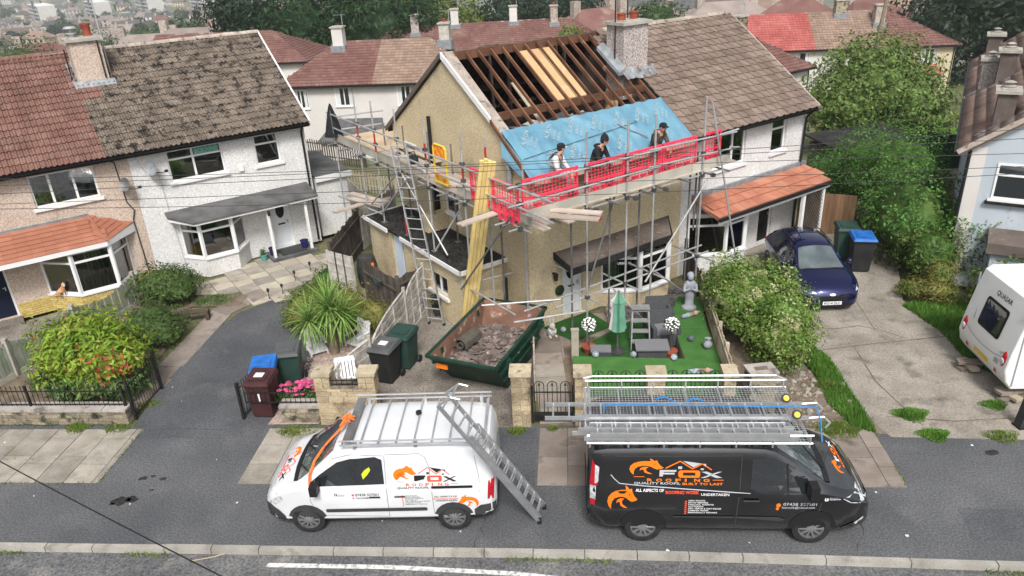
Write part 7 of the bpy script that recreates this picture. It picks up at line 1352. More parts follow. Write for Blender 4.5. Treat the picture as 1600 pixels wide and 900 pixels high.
# rattan chairs and table tops
def chair(lab, loc, rz):
    o = T('garden_chair', lab, 'chair', loc, rz, 'dark rattan garden chairs'); P(MB().box(-.32, .32, -.3, .3, .05, .4), 'seat_base', 'rattan', o); P(MB().box(-.26, .26, -.28, .22, .4, .47), 'cushion', 'cushion', o); P(MB().hexa([(-.32, .24, .4), (.32, .24, .4), (.32, .32, .4), (-.32, .32, .4)], [(-.3, .3, .82), (.3, .3, .82), (.3, .37, .82), (-.3, .37, .82)]), 'backrest', 'rattan', o)
    for s_ in (-1, 1): P(MB().box(s_ * .32 - .05, s_ * .32 + .05, -.3, .3, .05, .6), 'armrest', 'rattan', o)
    return o
chair('dark rattan garden chair behind the step ladder, facing the street', (3.95, 18.1, .02), .0); chair('dark rattan garden chair nearest the white flowers, turned side on', (3.92, 17.3, .02), .12)
o = T('garden_table', 'low dark rattan table beside the step ladder', 'table', (3.45, 16.45, .02), -.08); P(MB().box(-.42, .42, -.28, .28, .42, .46), 'tabletop', 'cushion', o); P(MB().box(-.36, .36, -.22, .22, 0, .42), 'base', 'rattan', o)
o = T('storage_box', 'flat grey garden box at the edge of the turf left of the parasol', 'box', (2.18, 16.6, .02), -.1); P(MB().box(-.24, .24, -.15, .15, 0, .3), 'body', 'rattan', o); P(MB().box(-.26, .26, -.17, .17, .3, .34), 'lid', 'cushion', o)
o = T('post', 'short white painted post at the corner of the turf', 'post', (1.5, 16.35, 0)); P(MB().box(-.09, .09, -.06, .06, 0, 1.05), 'shaft', 'slab_pale', o); P(MB().box(-.1, .1, -.07, .07, 1.05, 1.08), 'cap', 'slab_pale', o)
o = T('white_boards', 'white painted low fence boards along the edge of the garden path', 'fence', (.42, 14.9, 0), rad(88))
for k in range(9): P(MB().box(k * .2, k * .2 + .185, -.02, .02, 0, .75 + .02 * (k % 2)), 'board', 'slab_pale', o)
def solid(name, lab, cat, loc, rz, parts, group=None):
    o = T(name, lab, cat, loc, rz, group)
    for nm, mb, m in parts: P(mb, nm, m, o, smooth=True, ang=60)
    return o
SG = MB().lathe([(.2, 0), (.21, .05), (.17, .08), (.12, .12), (.12, .3), (.14, .5), (.13, .62), (.16, .72), (.14, .8), (.07, .85)], n=14, sy=.8)
SG.tube((.14, -.04, .76), (.17, -.12, .58), .05, 8, .04); SG.tube((-.14, -.04, .76), (-.17, -.12, .58), .05, 8, .04); SG.tube((.17, -.12, .58), (.02, -.17, .66), .04, 8, .03); SG.tube((-.17, -.12, .58), (-.02, -.17, .66), .04, 8, .03)
SG.ball((0, -.03, .95), (.085, .1, .11), 12, 8); SG.tube((0, -.12, .95), (0, -.145, .93), .02, 6, .008); SG.ball((0, .02, .99), (.1, .1, .1), 12, 8)
solid('statue', 'tall grey garden statue of a standing child with hands together', 'statue', (4.88, 18.55, .37), -.1, [('figure', SG, 'statue_grey')])
def rabbit(lab, loc, rz, s=1.):
    mb = MB(); mb.ball((0, 0, .14), (.12, .11, .15), 12, 8); mb.ball((0, -.05, .32), (.085, .09, .09), 12, 8); mb.tube((0, -.12, .3), (0, -.16, .3), .035, 8, .02)
    for s_ in (-1, 1): mb.lathe([(.015, 0), (.03, .06), (.025, .14), (.005, .19)], (s_ * .045, -.02, .38), 8, sy=.5); mb.ball((s_ * .08, -.1, .04), (.04, .08, .035), 8, 6); mb.tube((s_ * .09, -.05, .22), (s_ * .05, -.13, .13), .03, 7, .025)
    o = solid('rabbit_statue', lab, 'statue', loc, rz, [('figure', mb, 'stone_pale')], 'pale stone rabbits'); o.scale = (s, s, s); return o
rabbit('pale stone rabbit ornament at the corner of the house by the front door', (1.02, 18.0, 0), .3, 1.05); rabbit('pale stone rabbit ornament below the bay window', (2.75, 19.0, .03), .2, 1.1)
for (x, y, z, lab) in ((4.5, 16.7, .38, 'dark glazed ball ornament on the side strip of turf'), (3.85, 15.72, .43, 'dark glazed ball ornament on the turf edge by the white flowers'), (2.9, 15.95, .43, 'dark glazed ball ornament on the turf edge below the step ladder'), (1.98, 16.05, .43, 'dark glazed ball ornament on the turf edge below the grey box'), (1.35, 18.15, .02, 'dark metal ball planter beside the front door rabbit')):
    mb = MB(); mb.ball((0, 0, .08), (.085, .085, .085), 12, 8); o = T('ball_ornament', lab, 'ornament', (x, y, z), 0, 'dark ball ornaments'); P(mb, 'ball', 'ornament', o, smooth=True); P(MB().lathe([(.05, 0), (.04, .02)], n=10), 'base', 'bumper', o)
mb = MB(); mb.lathe([(.05, 0), (.1, .05), (.11, .14), (.06, .2), (.05, .24), (.075, .28)], n=12, sx=1.1); mb.tube((.0, -.02, .26), (-.12, -.02, .34), .03, 7, .02); solid('duck_statue', 'grey stone duck ornament beside the pale fence', 'statue', (4.82, 16.3, .38), .5, [('figure', mb, 'statue_grey')])
for (x, y, lab, k) in ((4.3, 15.15, 'painted gnome ornament lying on its side near the front of the turf', .0), (4.75, 18.0, 'small painted figure lying on the turf below the statue', .4)):
    o = T('gnome', lab, 'ornament', (x, y, .48 - .04), k); P(MB().tube((-.24, 0, 0), (.0, 0, .0), .05, 8, .075), 'body', 'ornament', o, smooth=True); P(MB().tube((.0, 0, 0), (.16, 0, .0), .07, 8, .06), 'coat', 'bark_pale', o, smooth=True); P(MB().ball((.22, 0, .01), .07), 'head', 'skin', o, smooth=True); P(MB().tube((.24, 0, .01), (.36, 0, .02), .06, 8, .01), 'hat', 'statue_grey', o)
# small objects round the houses
o = T('doormat', 'black doormat on the step of the white front door', 'mat', FN @ Vector((-1.3, -.5, .105)), PSI); P(MB().box(-.45, .45, -.3, .3, 0, .012), 'mat', 'doormat', o); P(MB().box(-.4, .4, -.25, .25, .012, .014), 'weave', 'bumper', o)
def pot(lab, loc, m, h, plant=True):
    o = T('plant_pot', lab, 'pot', loc, 0, 'plant pots by the front doors'); P(MB().lathe([(h * .32, 0), (h * .45, h * .85), (h * .5, h * .85), (h * .5, h), (h * .42, h), (h * .4, h * .85)], n=14), 'pot', m, o, smooth=True)
    if plant: V, F, _ = leaves([(0, 0, h * 1.3, h * .5, h * .5, h * .6)], 260, .05, .4, .8, seed=int(h * 100)); ob('foliage', numesh('foliage', V, F, 'leaf_low', k=3), o)
    return o
pot('shiny dark blue pot right of the white front door', FN @ Vector((-.85, -.55, .1)), 'pot_blue', .3, False); pot('shiny dark blue pot left of the white front door', FN @ Vector((-1.98, -.45, .1)), 'pot_blue', .28, False); pot('turquoise pot with a small plant beside the porch post', FN @ Vector((-2.35, -.55, 0)), 'pot_green', .26)
o = pot('dark urn with clipped ball plant by the extension wall', (-2.2, 19.6, 0), 'bumper', .32, False); V, F, _ = leaves([(0, 0, .52, .2, .2, .22)], 500, .05, .5, .4, seed=9); ob('foliage', numesh('foliage', V, F, 'leaf_topiary', k=3), o)
o = T('door_lantern', 'small white lantern on the porch post of the white house', 'lamp', FN @ Vector((-1.98, -.84, 1.75)), PSI); P(MB().lathe([(.03, -.08), (.05, -.06), (.05, .06), (.02, .1)], n=8), 'body', 'black_paint', o); P(MB().box(-.02, .02, 0, .06, .02, .06), 'bracket', 'black_paint', o)
o = T('wall_box', 'round dark drum with an orange label beside the extension', 'barrel', FM @ Vector((-2.1, 5.9, 0)), PSI); P(MB().lathe([(.28, 0), (.33, .3), (.33, .7), (.27, 1.0)], n=16), 'drum', 'bumper', o, smooth=True); P(MB().box(-.13, .1, -.335, -.3, .72, .86), 'label', 'orange_reflector', o)
o = T('bench', 'low dark wooden bench beside the slab path', 'bench', (-9.65, 20.05, 0), .15); P(MB().box(-.6, .6, -.13, .13, .24, .3), 'seat', 'bark', o); P(MB().box(.5, .6, -.13, .13, 0, .24), 'leg', 'bark', o); P(MB().box(-.6, -.5, -.13, .13, 0, .24), 'leg', 'bark', o)
for i, (x, y, z, rz, lab) in enumerate(((-5.35, 17.8, -.3, .5, 'white plastic chair lying behind the palm on its left'), (-4.3, 18.1, -.3, -.6, 'white plastic chair leaning behind the palm on its right'), (-3.95, 14.98, .3, .2, 'white plastic chair dumped behind the dip in the stone wall'))):
    o = T('plastic_chair', lab, 'chair', (x, y, z), rz, 'white plastic chairs'); P(MB().box(-.24, .24, -.24, .24, .38, .42), 'seat', 'plastic_white', o)
    mb = MB()
    for k in range(6): mb.hexa([(-.23 + k * .08, .22, .42), (-.17 + k * .08, .22, .42), (-.17 + k * .08, .25, .42), (-.23 + k * .08, .25, .42)], [(-.23 + k * .08, .3, .85), (-.17 + k * .08, .3, .85), (-.17 + k * .08, .33, .85), (-.23 + k * .08, .33, .85)])
    mb.hexa([(-.25, .29, .83), (.25, .29, .83), (.25, .33, .83), (-.25, .33, .83)], [(-.22, .31, .92), (.22, .31, .92), (.22, .35, .92), (-.22, .35, .92)]); P(mb, 'backrest', 'plastic_white', o)
    for a in (-.22, .22):
        for b in (-.22, .22): P(MB().tube((a * 1.1, b * 1.1, 0), (a, b, .4), .025, 6), 'leg', 'plastic_white', o)
        P(MB().box(a - .03, a + .03, -.22, .26, .6, .63), 'armrest', 'plastic_white', o)
for i, (x, y) in enumerate(((-7.25, 21.6), (-7.1, 22.6), (-6.75, 23.3), (-7.6, 21.3))):
    o = T('path_light', 'small black solar stake light along the paved path of the white house', 'light', (x, y, 0), 0, 'stake lights along the path'); P(MB().tube((0, 0, 0), (0, 0, .25), .012, 6), 'stake', 'black_paint', o); P(MB().lathe([(.03, .25), (.05, .33), (.02, .37)], n=8), 'lamp', 'black_paint', o)
# ================================================================ plants
def plant(name, lab, cat, base, blobs, n, size, m, aspect=.45, seed=1, group=None, cores=.7, stem=None, pick=None, up=.3, zmin=.02, shell=.35, droop=0, bump=.18, core_m=None):
    """blobs are (x, y, z, rx, ry, rz) relative to the base"""
    o = T(name, lab, cat, base, 0, group); ms = [m] if isinstance(m, str) else list(m)
    V, F, mi = leaves(blobs, n, size, aspect, shell, up, droop, zmin, pick=pick, seed=seed, bump=bump)
    me = numesh('foliage', V, F, ms, mi, k=3); ob('crown' if cat == 'tree' else 'foliage', me, o)
    mb = MB()
    if cores: core(mb, blobs, cores); P(mb, 'inner_foliage', core_m or ms[0], o)
    mb = MB()
    if stem:
        h, r = stem; mb.tube((0, 0, -.2), (0, 0, h), r, 8, r * .7); g = random.Random(seed)
        for b in blobs: mb.tube((0, 0, h * .8), (b[0] * .7, b[1] * .7, max(h * .85, b[2] - b[5] * .2)), r * .55, 6, r * .2)
        P(mb, 'trunk', 'bark', o)
    else:
        for b in blobs[:3]: mb.tube((b[0] * .5, b[1] * .5, -.05), (b[0], b[1], b[2]), .04, 6, .02)
        P(mb, 'stem', 'bark', o)
    return o
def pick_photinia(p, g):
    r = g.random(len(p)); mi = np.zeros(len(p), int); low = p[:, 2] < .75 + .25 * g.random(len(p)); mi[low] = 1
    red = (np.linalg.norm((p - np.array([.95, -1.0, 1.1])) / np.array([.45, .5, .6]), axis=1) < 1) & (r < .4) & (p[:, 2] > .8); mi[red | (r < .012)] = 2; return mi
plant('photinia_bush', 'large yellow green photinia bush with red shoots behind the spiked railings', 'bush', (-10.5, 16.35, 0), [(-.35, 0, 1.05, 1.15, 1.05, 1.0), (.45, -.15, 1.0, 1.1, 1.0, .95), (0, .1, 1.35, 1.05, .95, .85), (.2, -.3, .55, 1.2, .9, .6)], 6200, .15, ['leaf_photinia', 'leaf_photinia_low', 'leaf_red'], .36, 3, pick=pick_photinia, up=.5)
plant('shrub', 'dark green rounded shrub nearest the white house bay window', 'bush', (-10.9, 21.5, 0), [(0, 0, .6, 1.05, .9, .6), (.4, -.1, .55, .8, .8, .55)], 3600, .1, 'leaf_shrub', .4, 4, 'dark shrubs by the slab path')
plant('shrub', 'smaller dark shrub between the photinia and the slab path', 'bush', (-10.2, 18.9, 0), [(0, 0, .55, .95, .85, .6), (.3, -.2, .45, .7, .7, .5)], 3400, .09, 'leaf_shrub', .35, 5, 'dark shrubs by the slab path', up=.6)
plant('conifer_shrub', 'olive green heathery shrub spreading behind the palm', 'bush', (-4.9, 19.0, 0), [(.1, .0, .75, .95, .75, .7), (.85, -.15, .5, .75, .6, .5), (-.85, -.1, .72, .75, .7, .62), (-.5, .6, .6, .7, .7, .6)], 7000, .09, 'leaf_heath', .25, 6, up=.5)
plant('ground_shrub', 'low bright green ground cover along the paved path behind the palm', 'bush', (-6.1, 20.9, 0), [(0, 0, .22, .7, .9, .3), (.3, 1.2, .25, .6, .9, .35), (-.2, -1.0, .2, .5, .8, .3)], 3200, .09, 'leaf_low', .4, 7)
# palm with single leaves
PL = T('cordyline_palm', 'spiky green cordyline palm in the pink gravel bed', 'palm', (-4.85, 17.65, 0))
mb = MB(); mb.tube((0, 0, -.1), (.03, .02, 1.25), .13, 10, .09); mb.tube((.02, 0, .8), (-.42, -.28, 1.1), .07, 8, .05); mb.tube((.02, 0, .8), (.32, -.05, 1.1), .07, 8, .05); P(mb, 'trunk', 'bark_pale', PL)
lm = []
for k in range(7):
    mb = MB(); L = .82 * rnd.uniform(.85, 1.1); dr = .12 + .1 * k; n = 7; pr = []
    for i in range(n + 1): t = i / n; pr.append((L * t, -dr * L * t * t * 1.1, .034 * (1 - t) ** .6 * min(1, .35 + t * 3) + .001))
    for i in range(n): (x0, z0, w0), (x1, z1, w1) = pr[i], pr[i + 1]; mb.add([(x0, -w0, z0 + w0 * .4), (x1, -w1, z1 + w1 * .4), (x1, 0, z1), (x0, 0, z0), (x1, w1, z1 + w1 * .4), (x0, w0, z0 + w0 * .4)], [(0, 1, 2, 3), (3, 2, 4, 5)])
    lm.append(mb.mesh('leaf', 'leaf_cordyline'))
for (c, n_, s_) in (((.03, .02, 1.3), 120, 1.05), ((-.46, -.3, 1.12), 85, .9), ((.36, -.08, 1.1), 85, .92)):
    for i in range(n_):
        t = (i + .5) / n_; el = rad(78 - 118 * t + rnd.uniform(-10, 10)); k = min(6, int(t * 7)); s2 = s_ * rnd.uniform(.8, 1.1)
        ob('leaf', lm[k], PL, Matrix.Translation((c[0], c[1], c[2] + .08 * (1 - t))) @ Matrix.Rotation(i * 2.399, 4, 'Z') @ Matrix.Rotation(-el, 4, 'Y') @ Matrix.Diagonal((s2, s2, s2, 1)))
# sedum
o = plant('sedum', 'pink flowering sedum behind the short stone wall', 'flowers', (-5.25, 15.2, 0), [(0, 0, .3, .55, .35, .28), (.4, -.05, .25, .4, .3, .25)], 1500, .08, 'leaf_low', .5, 8)
me = MB().lathe([(.01, -.02), (.06, 0), (.07, .015), (.03, .04)], n=8).mesh('flower_head', 'flower_pink')
for i in range(46): x, y = rnd.gauss(.12, .32), rnd.gauss(0, .17); ob('flower_head', me, o, Matrix.Translation((x, y, .58 - .3 * (x * x + y * y * 3) + rnd.uniform(-.04, .05))) @ Matrix.Diagonal((1, 1, 1, 1)))
# hedges
def pick_hedge(p, g): return (p[:, 2] < .2).astype(int)
plant('hedge', 'thick variegated green and white hedge between the turf garden and the driveway', 'hedge', (6.3, 17.2, 0), [(.0, .3, 1.05, 1.05, 1.3, .95), (.45, -.7, .95, .85, 1.0, .9), (-.35, 1.1, 1.1, .85, .9, .85), (.55, .6, 1.0, .75, 1.0, .85), (.2, -1.35, .75, .75, .75, .72), (-.5, .2, 1.2, .6, 1.0, .7)], 20000, .085, 'leaf_hedge', .5, 10, up=.35, bump=.24)
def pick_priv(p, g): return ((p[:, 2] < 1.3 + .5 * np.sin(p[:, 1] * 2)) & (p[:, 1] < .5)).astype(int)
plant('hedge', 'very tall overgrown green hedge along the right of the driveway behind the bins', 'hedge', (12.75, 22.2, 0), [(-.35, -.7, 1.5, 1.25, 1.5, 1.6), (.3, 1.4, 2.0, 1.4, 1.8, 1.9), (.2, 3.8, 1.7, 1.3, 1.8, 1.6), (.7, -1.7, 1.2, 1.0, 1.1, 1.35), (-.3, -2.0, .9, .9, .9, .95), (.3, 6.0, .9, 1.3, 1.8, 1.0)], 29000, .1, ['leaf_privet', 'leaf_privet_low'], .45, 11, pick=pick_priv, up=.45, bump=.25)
plant('conifer_shrub', 'small yellow green conifer at the foot of the tall hedge by the lawn', 'bush', (12.0, 19.0, 0), [(0, 0, .35, .65, .55, .4), (.1, .1, .75, .4, .4, .45), (-.5, .2, .3, .5, .4, .3)], 2600, .12, 'leaf_heath', .22, 12)
plant('hedge', 'clipped ivy hedge behind the caravan in front of the pale blue house', 'hedge', (13.9, 17.6, 0), [(-.6, .5, .8, .9, .6, .8), (.3, 0, .85, .9, .6, .85), (1.2, -.5, .85, 1.0, .6, .85)], 4200, .11, 'leaf_privet_low', .6, 13)
# trees
def gz(x, y): return ground_z(x, y)
def tree(lab, x, y, blobs, n, size, m, name='tree', h=None, seed=1, group=None, cores=.62, aspect=.5, r=.25, **k):
    z = gz(x, y); return plant(name, lab, 'tree', (x, y, z), [(a, b, c - z, d, e, f) for a, b, c, d, e, f in blobs], n, size, m, aspect, seed, group, cores, (max(1.2, (h if h is not None else blobs[0][2]) - z), r), zmin=None, **k)
tree('big round light green tree in the back garden beyond the grey white house', 20.2, 41.5, [(0, 0, 1.6, 3.3, 2.9, 2.2), (-1.6, -.4, .6, 2.4, 2.2, 1.7), (1.9, -.4, .9, 2.3, 2.2, 1.9), (.3, .3, 2.6, 2.4, 2.2, 1.5), (3.2, -.8, -.3, 1.3, 1.4, 1.0)], 17000, .2, 'leaf_tree', h=.5, seed=20, up=.5, bump=.28)
tree('huge very dark spreading tree behind the cream house on the right', 53.5, 86, [(0, 0, -.5, 8.5, 7, 5), (-5, -1, -2, 5, 5, 4), (6, -1, 0, 6, 6, 5), (-2, -3, 1.5, 6, 5, 3.5), (3, -4, -3, 5, 4, 3), (12, 0, 0, 7, 6, 5)], 15000, .55, 'leaf_dark', h=-2, seed=21, bump=.3, r=.7)
tree('broad dense dark conifer hedge tree behind the far white house, left of centre', -20, 82, [(0, 0, 1.5, 4.5, 4, 5.5), (-3.5, .5, 1.0, 3.5, 3.5, 5), (3.8, 0, 1.2, 4, 4, 5)], 9000, .5, 'leaf_conifer', 'conifer', h=0, seed=22, aspect=.35, bump=.3, r=.4)
tree('dense dark conifer with yellow green tips in the centre of the tree line', -12.5, 80, [(0, 0, 1.8, 5, 4, 5.5), (4, .5, 1.0, 3.5, 3.5, 4.5)], 8500, .5, 'leaf_conifer', 'conifer', h=0, seed=23, aspect=.35, bump=.3, r=.4)
tree('very dark broad tree at the left of the tree line beside the conifers', -26.5, 84, [(0, 0, 1.5, 3.6, 3.5, 4.2), (-1.5, 0, 3.5, 2.5, 2.5, 3)], 5000, .42, 'leaf_dark', h=0, seed=24, r=.4)
tree('pale golden green tree above the long plum tiled roof', -7.5, 112, [(0, 0, -.5, 5, 4, 4), (-5, 2, 0, 4, 4, 4.5), (3.5, 1, -1.5, 3, 3, 3)], 5500, .5, 'leaf_gold', h=-3, seed=25, r=.4)
tree('dark tree behind the long plum tiled roof, top centre', 2.5, 112, [(0, 0, .5, 5, 4, 5), (5, 0, -.2, 5, 4, 4.5), (9.5, -1, -1.0, 3.5, 3.5, 3.6)], 8000, .5, 'leaf_far_dark', h=-3, seed=26, r=.4)
tree('small round green tree behind the main chimney', 17.2, 86, [(0, 0, .6, 3.2, 2.6, 2.4), (-1.6, 0, .2, 2, 2, 1.8)], 2600, .36, 'leaf_far', h=-2, seed=27)
tree('small bright yellow green bush poking above the stripped ridge', 6.3, 71, [(0, 0, 1.3, 1.1, 1, 1.1), (.9, 0, 1.0, .7, .8, .9)], 900, .25, 'leaf_gold', h=0, seed=28, r=.1)
for i, (x, y, z, rx, rz, m, lab) in enumerate(((-58, 95, .5, 5.5, 4, 'leaf_far', 'mid green round tree at the far left edge behind the red roof'), (-58, 112, -.5, 5, 4.2, 'leaf_far', 'green tree behind the left chimney in front of the pale flats'), (-46, 82, 1.2, 4, 3, 'leaf_far', 'dark green tree just behind the red tiled roof'), (-41, 84, 1.0, 4, 3, 'leaf_far_dark', 'dark tree behind the chimney pot of the left chimney'), (-66, 150, -4, 6.5, 5.5, 'leaf_far', 'large round tree right of the left chimney in front of the town'), (-57, 152, -4, 6, 4.5, 'leaf_far', 'olive tree with bare patches right of the large round tree'), (-45, 120, -2.5, 3.5, 3, 'leaf_gold', 'yellow green bush beyond the ridge beside the left chimney'), (-54, 165, -5, 5, 5, 'leaf_far', 'pale green tree standing before the dark tree line'), (-40, 110, -1.5, 4, 4, 'leaf_far', 'mid green tree left of the dark tree line'))):
    tree(lab, x, y, [(0, 0, z - 2.2, rx, rx * .9, rz * .72), (rx * .5, 0, z - 2.2 - rz * .3, rx * .6, rx * .6, rz * .6), (-rx * .5, -.5, z - 2.2 - rz * .2, rx * .65, rx * .6, rz * .6)], 5000, .3, m, h=z - rz * .5, seed=40 + i, group=None)
o = T('conifer', 'dark pointed conifer standing before the valley town', 'tree', (-63, 168, gz(-63, 168))); V, F, _ = leaves([(0, 0, 4, 2.6, 2.6, 3.5), (0, 0, 7, 1.8, 1.8, 3.2), (0, 0, 9.5, .9, .9, 2.2)], 2400, .6, .4, .5, seed=60); ob('crown', numesh('crown', V, F, 'leaf_far_dark', k=3), o); P(MB().tube((0, 0, 0), (0, 0, 9), .25, 6, .05), 'trunk', 'bark', o)
# grass, weeds and loose growth
def grass(name, poly, n, h, w, m, seed=1, z=.01, lean=.6):
    g = np.random.default_rng(seed); x, y = scatter(poly, n, g); pts = np.stack([x, y, np.full(len(x), z)], 1); V, F = blades(pts, h * (.75 + .35 * np.sin(x * 3.1 + 1) * np.sin(y * 2.7)), w, g, lean); me = numesh(name, V, F, m, k=3); return stuff(ob(name, me))
grass('grass', [(11.05, 15.7), (11.2, 17.2), (10.95, 18.7), (11.6, 19.0), (12.6, 18.7), (13.2, 17.5), (12.6, 15.6), (11.3, 15.0)], 15000, .16, .013, 'grass', 1)
grass('grass', [(7.6, 13.0), (7.7, 13.9), (7.85, 16.1), (7.55, 17.2), (7.15, 16.4), (7.2, 15.2), (7.05, 14.2), (7.2, 13.3)], 11000, .15, .013, 'grass', 2)
def tuft(lab, x, y, r, n, h, m, seed, z=.01):
    g = np.random.default_rng(seed); a = g.uniform(0, 6.28, n); d = r * np.sqrt(g.random(n)) * (1 + .25 * np.sin(3 * a)); pts = np.stack([x + d * np.cos(a) * 1.5, y + d * np.sin(a), np.full(n, z)], 1); V, F = blades(pts, h * .62 * np.clip(1.25 - (d / r) ** 2, .25, 1.2), .011, g, 1.3); o = ob('weed_clump', numesh('weed_clump', V, F, m, k=3)); tag(o, lab, 'weeds')
for i, (x, y, r, n, h, m, lab) in enumerate(((8.65, 13.6, .26, 1500, .15, 'grass', 'round green grass tuft growing in the middle of the concrete driveway'), (8.75, 12.85, .22, 1500, .13, 'grass', 'long grass tuft at the street edge of the concrete driveway'), (10.6, 13.8, .2, 700, .14, 'grass', 'thin grass tuft near the caravan blocks'), (6.9, 13.2, .36, 1600, .13, 'weed', 'yellowish weeds at the pavement edge near the bonnet of the black van'), (10.1, 12.7, .25, 900, .08, 'weed', 'low weeds along the street edge of the driveway at the far right'), (-.05, 13.72, .14, 500, .14, 'weed', 'green weed at the foot of the pillar beside the skip'), (-5.2, 14.15, .22, 600, .08, 'weed', 'weeds at the foot of the low wall beside the brown bin'), (-10.3, 14.72, .22, 700, .12, 'weed', 'weeds at the foot of the low mossy wall'), (-9.3, 14.6, .25, 600, .08, 'weed', 'moss and weeds beside the open drive gate'), (-4.9, 14.15, .3, 500, .06, 'weed', 'thin weeds along the base of the pale stone wall'), (.75, 13.75, .1, 250, .1, 'weed', 'small weed below the garden gate'), (-9.0, 15.6, .2, 500, .06, 'weed', 'moss patch along the edge of the slab path'), (-14.0, 17.8, .5, 1500, .12, 'grass', 'rough grass beside the green painted fence'), (-11.9, 16.9, .6, 900, .2, 'leaf_low', 'tufts of low plants in the soil bed left of the photinia'), (-9.4, 21.4, .5, 1600, .1, 'leaf_low', 'low green weeds in the flower bed by the paved path'), (7.3, 14.9, .2, 600, .2, 'weed', 'tall weeds at the edge of the stone scatter'))): tuft(lab, x, y, r, n, h, m, 70 + i)
g_ = np.random.default_rng(5); pts = []
for s in np.arange(-14, 14, .02):
    if math.sin(s * 1.7) + math.sin(s * .63 + 1) > .75: p = FS @ Vector((s, kerb_t(s) - .1 + g_.uniform(-.05, .03), -.1)); pts.append(tuple(p)); pts.append((p.x + g_.uniform(-.03, .03), p.y + g_.uniform(-.04, .02), -.1))
V, F = blades(np.array(pts), .06, .012, g_, 1.2); stuff(ob('gutter_weeds', numesh('gutter_weeds', V, F, 'weed', k=3)))
pts = []
for a, b, n in (((-15.5, -1.97), (-8.72, -1.97), 160), ((-8.72, -1.95), (-8.72, -.1), 90), ((-12, -1.2), (-9, -1.2), 40), ((.45, -.05), (7.6, -.05), 260), ((-5.7, -.02), (-3, -.02), 160), ((7.62, -1.9), (7.62, 0), 40), ((-15.5, .08), (-9.1, .08), 260)):
    for k in range(n): f = g_.random(); p = FS @ Vector((a[0] + (b[0] - a[0]) * f + g_.normal() * .02, a[1] + (b[1] - a[1]) * f + g_.normal() * .025, 0.005)); pts.append(tuple(p))
V, F = blades(np.array(pts), .05, .011, g_, 1.2); stuff(ob('joint_weeds', numesh('joint_weeds', V, F, 'weed', k=3)))
# loose pebbles and litter on the tarmac and gravel
def pebbles(name, poly, n, s, m, seed, z=.01, M=None):
    g = np.random.default_rng(seed); x, y = scatter(poly, n, g); n = len(x); b = np.array([(-1, -.7, 0), (1, -.8, 0), (.9, .8, 0), (-.8, .9, 0), (0, 0, .9)]); f = np.array([(0, 1, 4), (1, 2, 4), (2, 3, 4), (3, 0, 4)])
    sc = s * g.uniform(.5, 1.4, n); a = g.uniform(0, 6.28, n); c, s_ = np.cos(a), np.sin(a); V = np.empty((n, 5, 3)); V[:, :, 0] = x[:, None] + sc[:, None] * (b[:, 0] * c[:, None] - b[:, 1] * s_[:, None]); V[:, :, 1] = y[:, None] + sc[:, None] * (b[:, 0] * s_[:, None] + b[:, 1] * c[:, None]); V[:, :, 2] = z + sc[:, None] * b[:, 2] * .8
    F = (np.arange(n)[:, None, None] * 5 + f).reshape(-1, 3); stuff(ob(name, numesh(name, V.reshape(-1, 3), F, m, k=3)))
pebbles('gravel', [(-6.1, 14.9), (-4.7, 14.6), (-3.6, 17.4), (-2.8, 20), (-3.4, 22.3), (-6.1, 21.8), (-5.6, 18.4), (-5.5, 16.6)], 9000, .022, 'gravel_pink', 3); pebbles('slate_chips', [(2.6, 18.6), (3.35, 18.75), (4.5, 18.3), (5.6, 19.2), (6.0, 21), (3.2, 20.2)], 9000, .03, 'gravel_dark', 4, .012)
pebbles('litter', [(-14, 10.9), (-8, 10.5), (8, 9.5), (12, 9.6), (11, 12.4), (-8, 13.5), (-8.5, 21)], 90, .022, 'label_white', 5, .004); pebbles('grit', [(5.9, 13.4), (7.7, 13.0), (7.5, 16.8), (6.6, 17)], 900, .022, 'slab_brown', 6)
# ================================================================ three roofers sitting on the eaves
def person(lab, loc, rz, J, mats, mfun, extras, sc=.93):
    """J: joint name -> (x, y, z, radius, parent); skinned into one continuous body"""
    names = list(J); me = bpy.data.meshes.new('body'); me.from_pydata([J[n][:3] for n in names], [(names.index(n), names.index(J[n][4])) for n in names if J[n][4]], [])
    o = bpy.data.objects.new('tmp', me); COL.objects.link(o); md = o.modifiers.new('s', 'SKIN'); md.use_smooth_shade = True
    for i, n in enumerate(names): v = me.skin_vertices[0].data[i]; v.radius = (J[n][3], J[n][3]); v.use_root = (n == 'pelvis')
    sb = o.modifiers.new('d', 'SUBSURF'); sb.levels = 2; sb.render_levels = 2
    dg = bpy.context.evaluated_depsgraph_get(); m2 = bpy.data.meshes.new_from_object(o.evaluated_get(dg)); bpy.data.objects.remove(o); m2.name = 'body'
    m2.materials.clear()
    for m in mats: m2.materials.append(MATS[m])
    pts = [(Vector(J[n][:3]), n) for n in names]
    mid = [((Vector(J[n][:3]) + Vector(J[J[n][4]][:3])) / 2, n) for n in names if J[n][4]]
    for p in m2.polygons: n = min(pts + mid, key=lambda q: (q[0] - p.center).length)[1]; p.material_index = mfun(n, p.center); p.use_smooth = True
    r = T('person', lab, 'person', loc, rz); r.scale = (sc, sc, sc); ob('body', m2, r)
    for nm, mb, m in extras: P(mb, nm, m, r, smooth=True, ang=50)
    return r
